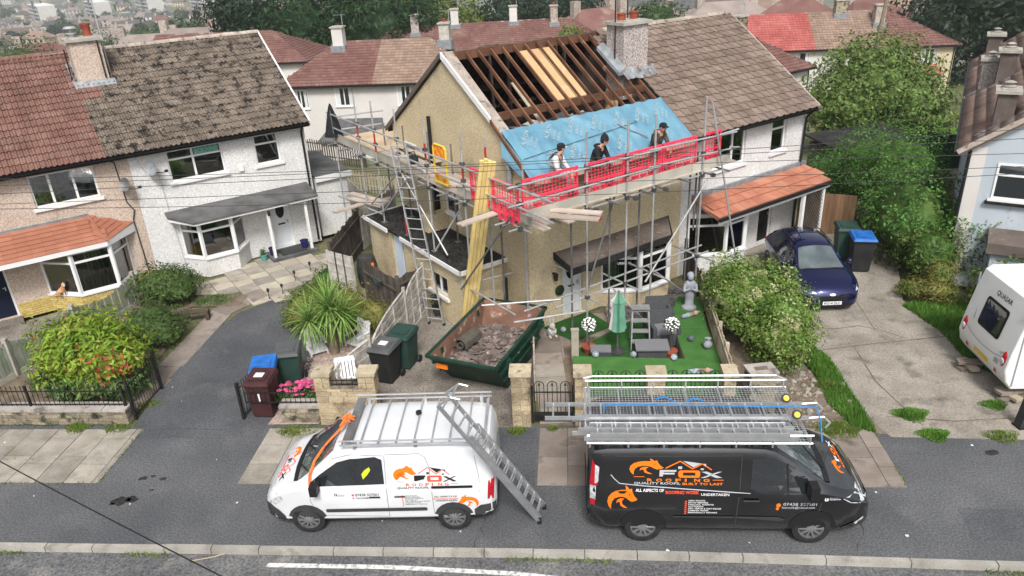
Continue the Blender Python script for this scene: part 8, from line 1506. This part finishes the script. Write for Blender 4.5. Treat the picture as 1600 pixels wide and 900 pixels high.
def sit(lean=.1, head=(0, -.12), turn=0., hands=((-.1, -.38, .2), (.1, -.38, .22)), el=.24, bow=0.):
    J = {'pelvis': (0, 0, .1, .14, None), 'belly': (0, -.02 - lean * .2, .28, .16, 'pelvis'), 'chest': (0, -.02 - lean, .48, .18, 'belly'), 'neck': (0, -.03 - lean * 1.15, .63, .058, 'chest'), 'jaw': (head[0] * .6, -.05 - lean * 1.2 + head[1] * .4, .7 - bow * .3, .075, 'neck'), 'head': (head[0], -.03 - lean * 1.2 + head[1] * .5, .8 - bow, .098, 'jaw')}
    fx, fy = math.sin(turn), -math.cos(turn); hx, hy, hz = J['head'][:3]; J['nose'] = (hx + fx * .12, hy + fy * .12, hz - .03 - bow * .4, .018, 'head')
    for s, nm in ((-1, 'l'), (1, 'r')):
        h = hands[0] if s < 0 else hands[1]
        J['sh' + nm] = (s * .19, -.02 - lean, .54, .09, 'chest'); J['el' + nm] = (s * el, -.12 - lean, .29, .066, 'sh' + nm); J['wr' + nm] = (h[0], h[1], h[2], .042, 'el' + nm); d = (Vector(h) - Vector(J['el' + nm][:3])).normalized(); p = Vector(h) + d * .08; J['palm' + nm] = (*p, .036, 'wr' + nm)
        sd = d.cross(Vector((0, 0, 1))).normalized()
        for k, l in enumerate((.06, .072, .066, .05)): a = p + d * .035 + sd * ((k - 1.5) * .021); J['fa%d%s' % (k, nm)] = (*a, .0095, 'palm' + nm); b = a + d * l * .6 + Vector((0, 0, -.012)); J['fb%d%s' % (k, nm)] = (*b, .009, 'fa%d%s' % (k, nm)); c = b + d * l * .4 + Vector((0, 0, -.026)); J['fc%d%s' % (k, nm)] = (*c, .007, 'fb%d%s' % (k, nm))
        a = p - sd * s * .045 + d * .0; J['ta' + nm] = (*a, .011, 'palm' + nm); b = a + d * .045 - sd * s * .01; J['tb' + nm] = (*b, .009, 'ta' + nm)
        J['hip' + nm] = (s * .1, -.03, .08, .112, 'pelvis'); J['kn' + nm] = (s * .15, -.44, .1, .08, 'hip' + nm); J['an' + nm] = (s * .13, -.47, -.34, .048, 'kn' + nm); J['he' + nm] = (s * .13, -.47, -.42, .05, 'an' + nm); J['to' + nm] = (s * .14, -.64, -.44, .042, 'he' + nm)
    return J
def cls(n): return 'skin' if n in ('jaw', 'head', 'nose', 'neck') or n[:4] == 'palm' or n[:2] in ('fa', 'fb', 'fc', 'ta', 'tb') else 'boot' if n[:2] in ('he', 'to') else 'leg' if n[:3] in ('hip', 'kn', 'an') or n[:2] in ('kn', 'an') or n == 'pelvis' else 'arm' if n[:2] in ('el', 'wr') else 'top'
def face(J, turn):
    h = Vector(J['head'][:3]); f = Vector((math.sin(turn), -math.cos(turn), 0)); s = Vector((-f.y, f.x, 0)); e = MB(); m = MB(); a = MB()
    for q in (-1, 1): e.ball(h + f * .085 + s * .034 * q + Vector((0, 0, .0)), .011, 8, 6); a.ball(h + s * .098 * q + Vector((0, 0, -.01)), (.018, .022, .03), 8, 6)
    m.ball(h + f * .09 + Vector((0, 0, -.075)), (.025, .012, .007), 8, 5); return [('eyes', e, 'hair'), ('mouth', m, 'logo_red'), ('ears', a, 'skin')]
def cap(J, turn, m1, m2, brim=True, beanie=False):
    h = Vector(J['head'][:3]); f = Vector((math.sin(turn), -math.cos(turn), 0)); out = []; d = MB(); d.lathe([(.112, .02), (.114, .05), (.1, .1), (.06, .128), (.01, .138)] if not beanie else [(.114, .0), (.118, .04), (.108, .1), (.07, .16), (.03, .2), (.01, .23)], tuple(h), 14); out.append(('beanie' if beanie else 'cap', d, m1))
    if brim: b = MB(); s = Vector((-f.y, f.x, 0)); p = [h + f * (.1 + .08 * math.cos(t)) + s * .085 * math.sin(t) + Vector((0, 0, .025 - .02 * math.cos(t))) for t in [math.pi * (k / 6 - .5) for k in range(7)]]; b.ext(p, (0, 0, .012)); out.append(('brim', b, m2))
    hr = MB(); hr.ball(tuple(h - f * .02 + Vector((0, 0, -.01))), (.1, .1, .075), 12, 8); out.append(('hair', hr, 'hair')); return out
ZS = EZ + .0
ix = {'skin': 0, 'top': 1, 'arm': 2, 'leg': 3, 'boot': 4}
J = sit(.08, (.05, -.1), .9, ((.02, -.34, .16), (.2, -.36, .18)), .26)
ex = cap(J, .9, 'cloth_black', 'cloth_white') + face(J, .9); st2 = MB()
for s in (-1, 1): st2.pipe([(s * .1, -.2, .5), (s * .1, -.16, .62), (s * .09, .0, .66), (s * .06, .12, .5)], .02, 5)
gl = MB(); gl.ball((.22, -.44, .18), (.05, .05, .045), 8, 6); ex += [('braces', st2, 'cloth_dark'), ('glove', gl, 'glove_orange')]
person('man in white top, grey bib overalls and black and white cap, sitting at the eaves', FM @ Vector((.56, EV - .1, ZS)), PSI + .5, J, ['skin', 'cloth_white', 'cloth_white', 'cloth_grey', 'boot', 'cloth_grey'], lambda n, c: 5 if (n in ('belly', 'chest') and abs(c.x) < .13 and c.z < .5) or n == 'belly' else ix[cls(n)], ex)
J = sit(.16, (.03, -.16), .5, ((.0, -.42, .22), (.12, -.43, .24)), .25, .03)
hd = MB(); hd.lathe([(.07, 0), (.12, .02), (.13, .07), (.09, .1)], (0, -.12, .56), 12); ex = cap(J, .5, 'cloth_black', None, False, True) + face(J, .5) + [('hood', hd, 'cloth_black')]
person('man in black hooded jacket and black beanie sitting hunched at the eaves in the middle', FM @ Vector((1.86, EV - .1, ZS)), PSI + .35, J, ['skin', 'cloth_black', 'cloth_black', 'cloth_camo', 'boot'], lambda n, c: ix[cls(n)], ex)
J = sit(.14, (.02, -.16), .1, ((-.03, -.42, .18), (.1, -.42, .2)), .25, .05)
hd = MB(); hd.lathe([(.07, 0), (.12, .02), (.12, .06), (.09, .09)], (0, -.1, .56), 12); ex = cap(J, .1, 'cloth_black', 'cloth_black') + face(J, .1) + [('hood', hd, 'cloth_camo')]
person('man in brown camouflage jacket and dark cap sitting at the right end of the eaves', FM @ Vector((4.02, EV - .1, ZS)), PSI + .05, J, ['skin', 'cloth_camo', 'cloth_camo', 'cloth_dark', 'boot'], lambda n, c: ix[cls(n)], ex)
# ginger cat on the bay window sill of the pink house
CT_ = {'pelvis': (.12, 0, .09, .085, None), 'belly': (.02, 0, .14, .08, 'pelvis'), 'chest': (-.06, 0, .2, .065, 'belly'), 'neck': (-.1, 0, .28, .045, 'chest'), 'head': (-.13, 0, .34, .055, 'neck'), 'nose': (-.19, 0, .32, .022, 'head'), 'earl': (-.12, -.035, .41, .012, 'head'), 'earr': (-.12, .035, .41, .012, 'head')}
for s, nm in ((-.04, 'l'), (.04, 'r')): CT_['f1' + nm] = (-.1, s, .12, .026, 'chest'); CT_['f2' + nm] = (-.11, s, .02, .02, 'f1' + nm); CT_['h1' + nm] = (.08, s * 1.8, .06, .045, 'pelvis'); CT_['h2' + nm] = (.0, s * 1.9, .02, .022, 'h1' + nm)
CT_['t1'] = (.22, 0, .03, .022, 'pelvis'); CT_['t2'] = (.25, .1, .02, .018, 't1'); CT_['t3'] = (.17, .16, .02, .012, 't2')
me = person('ginger and white cat sitting on the bay window sill of the pink house', FN @ Vector((-8.52, -.42, .585)), PSI + 2.4, CT_, ['cat_ginger', 'cloth_white'], lambda n, c: 1 if (n in ('nose', 'f2l', 'f2r') or (n == 'chest' and c.x < -.08)) else 0, [], 1.0); me.name = 'cat'; me['category'] = 'cat'
# ================================================================ houses behind
def fwin(par, x0, x1, z0, z1, n=2, y=0., cur=True):
    mb = MB(); mb.box(x0, x1, y - .03, y - .002, z0, z0 + .07); mb.box(x0, x1, y - .03, y - .002, z1 - .07, z1); k = [x0 + (x1 - x0) * i / n for i in range(n + 1)]
    for i, x in enumerate(k): a = max(x0, x - .04); mb.box(a, min(x1, a + .08), y - .035, y - .002, z0 + .07, z1 - .07)
    w_ = P(mb, 'window', 'upvc', par)
    for i in range(n): P(MB().box(k[i] + .03, k[i + 1] - .03, y - .02, y - .012, z0 + .06, z1 - .06), 'pane', 'car_glass', w_)
    if cur:
        for a, b in ((x0 + .08, x0 + .08 + (x1 - x0) * .22), (x1 - .08 - (x1 - x0) * .2, x1 - .08)): P(MB().box(a, b, y - .026, y - .021, z0 + .07, z1 - .07), 'curtain', 'curtain', w_)
    P(MB().box(x0 - .06, x1 + .06, y - .09, y - .002, z0 - .08, z0 - .003), 'sill', 'upvc', w_)
def row(A, B, ze, zg, D, rise, hl, hr, units, back='tile_plum'):
    """a hipped row: each unit = (f0, f1, wall, tile, label, windows, chimneys)"""
    A, B = Vector((*A, 0)), Vector((*B, 0)); L = (B - A).length; psi = math.atan2(B.y - A.y, B.x - A.x); O = A; ov = .35; sl = math.hypot(D / 2, rise); cp, spn = D / 2 / sl, rise / sl
    for f0, f1, wm, tm, lab, wins, chims in units:
        x0, x1 = L * f0, L * f1; o = T('house', lab, 'house', (O.x, O.y, zg), psi, 'houses in the row behind'); H = ze - zg
        w0, w1 = x0 + (ov if f0 == 0 else .003), x1 - (ov if f1 == 1 else 0); P(MB().box(w0, w1, ov, D - ov, 0, H + .12), 'wall', wm, o)
        l = hl if f0 == 0 and hl else 0; r = hr if f1 == 1 and hr else 0; top = H + rise
        mb = MB(); e0, e1 = (x0, 0, H), (x1, 0, H); r0, r1 = (x0 + l, D / 2, top - .05), (x1 - r, D / 2, top - .05); b0, b1 = (x0, D, H), (x1, D, H); mb.add([e0, e1, r1, r0, b0, b1], [(0, 1, 2, 3), (5, 4, 3, 2), (0, 3, 4), (1, 5, 2), (0, 4, 5, 1)]); rf = P(mb, 'roof', back, o)
        tiled(rf, (x0, -.02, H + .02), (1, 0, 0), (0, cp, spn), (0, -spn, cp), x1 - x0, sl, .3, .3, tm, 0, keep=lambda a, b: (l == 0 or a > b / sl * l) and (r == 0 or a < (x1 - x0) - b / sl * r), low=True)
        for s_, hh in ((1, r), (-1, l)):
            if hh:
                q0 = Vector((x1 if s_ > 0 else x0, 0, H)); q1 = Vector((x1 - r if s_ > 0 else x0 + l, D / 2, top)); q2 = Vector((x1 if s_ > 0 else x0, D, H)); P(MB().bar(q0, q1, .16, .1), 'hip_cap', 'mortar_ridge' if tm != 'tile_plum' else tm, rf)
                if s_ > 0:
                    X = Vector((0, 1, 0)); Y = Vector((-hh, 0, rise)).normalized(); Z = X.cross(Y); ll = math.hypot(hh, rise); tiled(rf, (x1 + .02, 0, H + .02), X, Y, Z, D, ll, .3, .3, tm, 0, keep=lambda a, b: b / ll * D / 2 < a < D - b / ll * D / 2, low=True)
        mb = MB(); x = x0 + l
        while x < x1 - r - .05: k = min(.45, x1 - r - x); mb = MB(); mb.box(x + .01, x + k - .01, D / 2 - .12, D / 2 + .12, top - .06, top + .05); P(mb, 'ridge_tile', 'mortar_ridge' if rnd.random() < .3 else tm, rf); x += k
        P(MB().box(x0, x1, -.1, .0, H - .1, H + .02), 'gutter', 'black_plastic', o)
        if f1 == 1: P(MB().tube((w1 - .1, ov - .05, 0), (w1 - .1, ov - .05, H - .1), .045, 6), 'downpipe', 'black_plastic', o)
        for (a, b, t, bt, n) in wins: fwin(o, a, b, H - bt, H - t, n, ov)
        for (x, v, w_, h, m, pm) in chims: z = H + rise * (1 - abs(v - D / 2) / (D / 2)); c = chimney(o, x - w_ / 2, x + w_ / 2, v - .4, v + .4, z - .5, z + h, m, pots=((pm, .25),) if pm else ()); P(MB().box(x - w_ / 2 - .15, x + w_ / 2 + .15, v - .6, v + .5, z - .5, z + .12), 'flashing', 'lead', c); aerial(c, (x + w_ / 2, v, z + h), .9, 6, yaw=3.1)
    return L
row((-15.3, 52.2), (-1.9, 50.8), 1.25, -3.2, 8.2, 2.35, 3.4, 3.4, (
    (0, .49, 'render_pale', 'tile_plum', 'far white rendered house with plum tiled hip roof, behind the black coat', [(1.0, 2.0, .25, 1.5, 2), (3.9, 5.2, .15, 1.4, 2)], [(3.7, 3.6, .75, 1.3, 'render_pale', None)]),
    (.49, 1, 'render_pale', 'tile_tan', 'far white rendered house with tan tiled roof, behind the cream gable', [(8.2, 9.4, .15, 1.45, 2), (10.4, 11.4, .15, 1.45, 2)], [(11.2, 3.8, .7, 1.15, 'fence_grey', 'terracotta')])))
row((-31, 67), (-16.2, 65.6), 1.0, -4.2, 8, 2.2, 0, 4.2, ((0, 1, 'render_pale', 'tile_plum', 'plum tiled hip roofed house peeping over the mossy roof', [], []),))
row((-14, 74.4), (11, 75.2), -.35, -5.2, 8.4, 2.45, 3.8, 3.8, (
    (0, .5, 'render_cream', 'tile_plum', 'left half of the long plum tiled row behind the stripped roof', [], [(5.9, 3.2, .75, 1.7, 'dash_grey', None), (9.8, 4.0, .75, 1.5, 'render_pale', None)]),
    (.5, 1, 'render_cream', 'tile_plum', 'right half of the long plum tiled row behind the stripped roof', [], [(15.6, 4.0, .75, 1.5, 'render_pale', None), (19.6, 3.6, .7, 1.6, 'mortar_ridge', 'terracotta')])))
row((20.3, 70), (40.6, 68), -.68, -5, 8.2, 2.75, 0, 5.4, (
    (0, .39, 'render_pale', 'tile_scarlet', 'white house with bright scarlet tiled roof beyond the neighbour', [(6.4, 7.5, .2, 1.3, 1)], []),
    (.39, .67, 'render_pale', 'tile_tan', 'house with tan tiled roof beside the scarlet roof', [], [(10.8, 3.8, 1.0, 1.2, 'stone_dark', None)]),
    (.67, 1, 'render_cream', 'tile_plum', 'cream rendered house with plum tiled hip roof and an orange porch', [(14.6, 16.0, .25, 1.5, 2), (17.2, 18.6, .25, 1.6, 2)], [(13.9, 2.6, .9, 1.6, 'mortar_ridge', None)])))
row((12.6, 49.4), (23.3, 56.7), .05, -4, 7.4, 2.5, 3.6, 3.9, ((0, 1, 'render_pale', 'tile_plum', 'dark plum tiled hip roof just beyond the neighbour roof verge', [], [(8.0, 3.4, .9, 1.5, 'stone_dark', None)]),))
o = T('porch', 'small orange tiled porch on the far cream house', 'porch', (38.2, 67.6, -3.0), -.08); P(MB().add([(-1.1, 0, 0), (1.1, 0, 0), (.6, .9, .75), (-.6, .9, .75), (-1.1, .9, 0), (1.1, .9, 0)], [(0, 1, 2, 3), (1, 5, 2), (0, 3, 4), (0, 4, 5, 1)]), 'roof', 'tile_porch', o); P(MB().box(-.9, .9, .1, .9, -2, 0), 'wall', 'render_cream', o); P(MB().box(-.4, .4, .08, .1, -2, -.3), 'door', 'door_black', o)
# pale blue house on the right: gable to the camera
BA = math.atan2(14, 8.4); HB = T('house', 'pale blue rendered house with brown pantiled roof at the right edge', 'house', (12.88, 20.0, 0), BA - math.pi / 2)
# local x: to the right along the gable, local y: back along the eave
W_, LB, h0, rs = 8.2, 15.5, 4.25, 3.0
def roofz_(x): return h0 + rs * min(x, W_ - x) / (W_ / 2)
mb = MB(); mb.ext([(0, 0, 0), (W_, 0, 0), (W_, 0, h0), (W_ / 2, 0, h0 + rs - .1), (0, 0, h0)], (0, .25, 0)); mb.box(0, .2, .25, LB, -1.5, h0); mb.box(W_ - .2, W_, .25, LB, -1.5, h0); P(mb, 'wall', 'render_blue', HB)
sl2 = math.hypot(W_ / 2 + .35, rs * (W_ / 2 + .35) / (W_ / 2)); dx, dz = (W_ / 2 + .35) / sl2, rs * (W_ / 2 + .35) / (W_ / 2) / sl2; ez = h0 - .35 * rs / (W_ / 2)
mb = MB(); mb.add([(-.35, -.2, ez), (-.35, LB, ez), (W_ / 2, LB, h0 + rs), (W_ / 2, -.2, h0 + rs), (W_ + .35, -.2, ez), (W_ + .35, LB, ez), (-.35, -.2, ez - .1), (W_ / 2, -.2, h0 + rs - .12), (W_ + .35, -.2, ez - .1)], [(0, 1, 2, 3), (3, 2, 5, 4), (0, 3, 7, 6), (3, 4, 8, 7)]); rb = P(mb, 'roof', 'tile_pantile', HB)
tiled(rb, (-.37, LB, ez + .01), (0, -1, 0), (dx, 0, dz), (-dz, 0, dx), LB + .2, sl2, .36, .37, 'tile_pantile', 0, low=True)
o_ = [c for c in rb.children][0]
mb = MB(); mb.bar((-.4, -.23, ez + .02), (W_ / 2, -.23, h0 + rs + .04), .1, .12); P(mb, 'verge', 'mortar_ridge', HB); P(MB().box(-.48, -.36, -.2, LB, ez - .1, ez + .0), 'gutter', 'black_plastic', HB)
P(MB().tube((-.1, -.06, h0 - .2), (-.1, -.06, .1), .045, 8), 'downpipe', 'black_plastic', HB); P(MB().box(-.05, .3, -.02, .0, 0, h0 - .1), 'quoin', 'render_pale', HB)
win(HB, Matrix.Identity(4), .62, 2.5, 2.75, 3.75, (0, 1), .32, None, None, depth=-.03); P(MB().box(.5, 2.65, -.12, -.002, 2.6, 2.68), 'window_sill', 'black_paint', HB)
o = P(MB().ext([(.75, -.05, 1.62), (.75, -.9, 1.45), (5, -.9, 1.45), (5, -.05, 1.62)], (0, 0, .3)), 'bay_canopy', 'felt_brown', HB); P(MB().box(.9, 5, -.75, -.002, 0, 1.4), 'bay_window', 'render_blue', HB)
for (x, y, h, w_, m, pm) in ((.52, .95, .85, .45, 'felt_brown', None), (.62, 7.2, .95, .5, 'felt_brown', None), (.15, 7.9, .9, .45, 'dash_grey', None), (.3, 13.2, .95, .5, 'felt_brown', None)):
    c = chimney(HB, x - w_ / 2, x + w_ / 2, y - .35, y + .35, roofz_(x) - .5, roofz_(x) + h, m, ()); P(MB().lathe([(.15, 0), (.17, .06), (.08, .09), (.08, .13), (.15, .16), (.05, .2)], (x, y, roofz_(x) + h + .1), 12), 'chimney_cowl', 'cap_grey', c); mb = MB(); sx_ = rs / (W_ / 2); mb.hexa([(x - .45, y - .62, roofz_(x - .45)), (x + .5, y - .62, roofz_(x + .5)), (x + .5, y - .3, roofz_(x + .5)), (x - .6, y - .3, roofz_(x - .6))], [(x - .6, y - .62, roofz_(x - .6) + .07), (x + .5, y - .62, roofz_(x + .5) + .07), (x + .5, y - .3, roofz_(x + .5) + .1), (x - .6, y - .3, roofz_(x - .6) + .1)]); P(mb, 'flashing', 'lead', c)
# garden buildings
o = T('shed', 'long low black felted shed roof under the big round tree', 'shed', (16.4, 32.8, -1.0), .3); P(MB().box(-2.4, 1.6, -1.2, 1.2, 0, 1.9), 'wall', 'fence_dark', o); P(MB().hexa([(-2.6, -1.4, 1.9), (1.8, -1.4, 1.9), (1.8, 1.4, 2.15), (-2.6, 1.4, 2.15)], [(-2.6, -1.4, 1.98), (1.8, -1.4, 1.98), (1.8, 1.4, 2.23), (-2.6, 1.4, 2.23)]), 'roof', 'felt', o); P(MB().lathe([(.3, 0), (.3, .1), (.1, .14)], (-1.4, -.4, 2.0), 10), 'roof_vent', 'felt_brown', o)
o = T('shed', 'small grey timber shed beside the far cream house', 'shed', (44.2, 66, -5), -.1); P(MB().box(-1.6, 1.6, -1.5, 1.5, 0, 2.3), 'wall', 'render_cream', o); P(MB().hexa([(-1.8, -1.7, 2.3), (1.8, -1.7, 2.3), (1.8, 1.7, 2.6), (-1.8, 1.7, 2.6)], [(-1.8, -1.7, 2.4), (1.8, -1.7, 2.4), (1.8, 1.7, 2.7), (-1.8, 1.7, 2.7)]), 'roof', 'felt_grey', o)
o = T('outbuilding', 'low grey roofed outbuilding behind the picket fence', 'shed', (-9.5, 47.8, -2.9), -.1); P(MB().box(-2, 2.3, -1, 1, 0, 1.5), 'wall', 'render_pale', o); P(MB().hexa([(-2.2, -1.2, 1.5), (2.5, -1.2, 1.5), (1.6, 1, 2.5), (-1.4, 1, 2.5)], [(-2.2, -1.2, 1.56), (2.5, -1.2, 1.56), (1.6, 1, 2.56), (-1.4, 1, 2.56)]), 'roof', 'felt_grey', o)
board_fence('picket_fence', 'grey picket fence beside the far cream house on the right', (25.2, 43.8), (27.6, 42.6), 1.2, 'fence_dark', .1, .08, (.3, .8), z0=-1.9, pick=True)
sheet('lawn', [(22.5, 38.5), (25, 37.4), (27.5, 41.5), (25, 43)], -1.25, 'grass')
o = T('garden_table', 'pale round garden table on the small back lawn', 'table', (24.9, 38.9, -1.25)); P(MB().lathe([(.6, .68), (.62, .72), (.6, .74)], n=16), 'tabletop', 'plastic_white', o); P(MB().tube((0, 0, 0), (0, 0, .68), .05, 8), 'leg', 'plastic_white', o)
o = T('utility_pole', 'tall wooden utility pole behind the big round tree', 'pole', (28.8, 60, -4)); P(MB().tube((0, 0, 0), (.9, .3, 11), .17, 10, .12), 'shaft', 'bark_pale', o); P(MB().box(.6, 1.1, .1, .5, 9.9, 10.5), 'transformer', 'bumper', o)
# ---- more distant roofs and houses
def simple_house(name, wm, rm, w, d, h, r, hip, cm='mortar_ridge'):
    mb = MB(); mb.box(-w / 2, w / 2, -d / 2, d / 2, -6, h); k = w * .3 if hip else -.2
    mb.add([(-w / 2 - .3, -d / 2 - .3, h), (w / 2 + .3, -d / 2 - .3, h), (w / 2 - k, 0, h + r), (-w / 2 + k, 0, h + r), (-w / 2 - .3, d / 2 + .3, h), (w / 2 + .3, d / 2 + .3, h)], [(0, 1, 2, 3), (5, 4, 3, 2), (0, 3, 4), (1, 5, 2)], 1)
    for x in (-w * .25, w * .25): mb.box(x - .5, x + .5, -.4, .4, h + r * .5, h + r + 1.0, 2)
    for x in (-w * .35, -w * .12, w * .12, w * .35): mb.box(x - .6, x + .6, -d / 2 - .05, -d / 2, h - 1.6, h - .4, 3); mb.box(x - .6, x + .6, -d / 2 - .05, -d / 2, h - 4.1, h - 2.8, 3)
    return mb.mesh(name, [wm, rm, cm, 'car_glass'])
var = [simple_house('house', w_, r_, rnd.uniform(9, 15), 8, 5, 2.8, hp) for w_, r_, hp in (('render_pale', 'tile_grey', False), ('render_pale', 'tile_plum', True), ('stone_cap', 'tile_tan', True), ('dash_grey', 'tile_grey', True), ('render_pale', 'felt_grey', False), ('render_cream', 'felt_brown', False))]
vl = ['pale walled house with grey gabled roof', 'pale walled house with plum hipped roof', 'stone walled house with tan hipped roof', 'grey walled house with grey hipped roof', 'pale walled house with dark slate roof', 'cream walled house with dark brown roof']
for i, (x, y, z, v, rz, lab) in enumerate(((16, 142, -4, 0, .5, 'white house with grey gable roof, nearest of those behind the main chimney mast'), (27, 136, -4.2, 4, -.3, 'white gabled house in the gap above the intact ridge'), (40, 160, -7, 5, .2, 'cream house with dark brown gables, top centre right above the ridge'), (11.5, 96, -3.2, 1, .55, 'plum hipped roof just left of the main chimney'), (18.5, 100, -3.5, 3, .5, 'grey hipped roof touching the main chimney'), (50, 142, -6, 2, -.1, 'cream house at the top of the photo above the scarlet roof'), (31, 108, -4.2, 3, .1, 'grey hipped roof behind the scarlet roof on its left'), (40, 106, -4.2, 1, -.5, 'plum roof with a white verge behind the scarlet roof'), (52, 112, -5, 1, .3, 'plum hipped roof behind the utility pole'), (62, 128, -6, 2, -.2, 'tan hipped roof left of the huge dark tree'), (-52, 118, -5.6, 3, .1, 'grey roofed house beyond the mossy ridge'), (-40, 104, -3.8, 3, -.1, 'wide grey roofed house beyond the right end of the mossy ridge'), (-60, 104, -4.8, 1, .2, 'plum hipped roof behind the left chimney'), (74, 150, -8, 0, .2, 'grey gabled house high at the right'))):
    o = ob('house', var[v], None, Matrix.Translation((x, y, z - 3.2)) @ Matrix.Rotation(rz, 4, 'Z')); tag(o, lab, 'house', 'distant houses behind')
g_ = random.Random(3)
for i in range(190):
    px = g_.random(); y = g_.uniform(240, 1050); x = -y * (.72 - .55 * px) + g_.uniform(-15, 15) - 10
    if y < 420 and g_.random() < .5: continue
    v = g_.randrange(6); o = ob('house', var[v], None, Matrix.Translation((x, y, gz(x, y) - .5)) @ Matrix.Rotation(g_.choice((.2, .3, 1.7, -.2)) + g_.uniform(-.15, .15), 4, 'Z')); tag(o, 'tiny distant ' + vl[v] + ' in the valley town', 'house', 'houses across the valley')
tv = []
for k, m in enumerate(('leaf_far', 'leaf_far_dark', 'leaf_far')):
    V, F, _ = leaves([(0, 0, 5, 5, 5, 4.5), (2.5, 1, 4, 3.5, 3.5, 3.5), (-2.5, 0, 4.2, 3.6, 3.6, 3.4)], 650, 1.5, .7, .5, seed=80 + k); tv.append(numesh('tree', V, F, m, k=3))
for i in range(230):
    px = g_.random(); y = g_.uniform(280, 1150); x = -y * (.74 - .62 * px) + g_.uniform(-20, 20); k = g_.randrange(3); s = g_.uniform(.4, .9) * (1.5 if y > 950 else 1); o = ob('tree', tv[k], None, Matrix.Translation((x, y, gz(x, y))) @ Matrix.Rotation(g_.uniform(0, 6), 4, 'Z') @ Matrix.Diagonal((s, s, s, 1))); tag(o, 'tiny distant %s tree among the valley houses' % ('dark' if k == 1 else 'green'), 'tree', 'trees across the valley')
for i in range(26):
    y = g_.uniform(90, 190); x = y * g_.uniform(.16, .62); k = g_.randrange(3); s = g_.uniform(.35, .6)
    if not (44 < x < 66 and y < 120): o = ob('tree', tv[k], None, Matrix.Translation((x, y, gz(x, y))) @ Matrix.Rotation(g_.uniform(0, 6), 4, 'Z') @ Matrix.Diagonal((s, s, s, 1))); tag(o, '%s tree among the houses at the top right' % ('dark' if k == 1 else 'green'), 'tree', 'trees among the far right houses')
# flats
for i, (x, y, lab, ln) in enumerate(((-398, 700, 'pale block of flats with dark balcony side, leftmost of the row', 46), (-352, 705, 'pale block of flats second from the left, nearer the chimney', 34), (-318, 735, 'pale block of flats behind the tall aerial mast', 40), (-268, 735, 'pale block of flats furthest right of the row', 34))):
    zg = gz(x, y) - 2; o = T('block_of_flats', lab, 'flats', (x, y, zg), rad(-52), 'blocks of flats in the valley'); H = 17
    P(MB().box(-ln, 0, 0, 13, -6, H), 'wall', 'logo_grey', o); P(MB().box(0, .5, -.3, 13.3, -6, H + .5), 'gable_panel', 'render_pale', o); P(MB().box(-ln - .5, .5, -.6, 13.6, H + .5, H + 1), 'roof', 'label_white', o); P(MB().box(-ln * .45, -ln * .3, -1, 0, -6, H + 5), 'stair_tower', 'felt_brown', o)
    for f in range(5):
        P(MB().box(-ln, -.5, -1.0, -.7, 1.2 + f * 3.2, 2.3 + f * 3.2), 'balcony', 'render_pale' if f % 2 else 'logo_grey', o)
        for k in range(6): P(MB().box(-ln + 2 + k * ln / 6.3, -ln + 5 + k * ln / 6.3, -.08, -.01, 2.5 + f * 3.2, 4.1 + f * 3.2), 'window', 'car_glass', o)
# ---- overhead wires
def wire(lab, pts, r=.0065, m='bumper'):
    mb = MB(); P0 = [Vector(p) for p in pts]; q = []
    for k in range(25):
        t = k / 24; a, b, c = P0; q.append(a * (2 * (t - .5) * (t - 1)) + b * (4 * t * (1 - t)) + c * (2 * t * (t - .5)))
    mb.pipe([tuple(v) for v in q], r, 5); tag(P(mb, 'telephone_wire', m), lab, 'wire', 'overhead wires')
for lab, pts in (('highest of the thin telephone wires crossing in front of the houses', [(-11.82, 14.5, 6.16), (-.53, 15.2, 5.71), (11.69, 14, 6.25)]), ('second highest thin telephone wire in front of the houses', [(-11.88, 14.5, 5.99), (-.54, 15.2, 5.66), (11.76, 14, 6.02)]), ('middle thin telephone wire in front of the houses', [(-11.96, 14.5, 5.78), (-.54, 15.2, 5.55), (11.86, 14, 5.67)]), ('fourth thin telephone wire in front of the houses', [(-12.03, 14.5, 5.61), (-.56, 15.2, 5.22), (11.93, 14, 5.43)]), ('lowest of the thin telephone wires crossing in front of the houses', [(-12.05, 14.5, 5.57), (-.58, 15.2, 4.95), (11.96, 14, 5.33)])): wire(lab, pts)
wire('thick dark cable crossing the pavement at the lower left corner', [(-13.0, 13.15, 2.15), (-6.7, 9.37, 2.0), (-1, 5.95, 2.1)], .011, 'black_plastic')
# ---- air: distant things pale with haze
hz = bpy.data.materials.new('haze'); hz.use_nodes = True; t = hz.node_tree; t.nodes.remove(t.nodes['Principled BSDF'])
pv = t.nodes.new('ShaderNodeVolumePrincipled'); pv.inputs['Color'].default_value = (.86, .9, .93, 1); pv.inputs['Density'].default_value = .00045; pv.inputs['Anisotropy'].default_value = .2
t.links.new(pv.outputs[0], t.nodes['Material Output'].inputs['Volume'])
MATS['haze'] = hz; hb = MB(); hb.box(-5600, 5600, -450, 6800, -60, 40)
stuff(P(hb, 'haze', 'haze'))
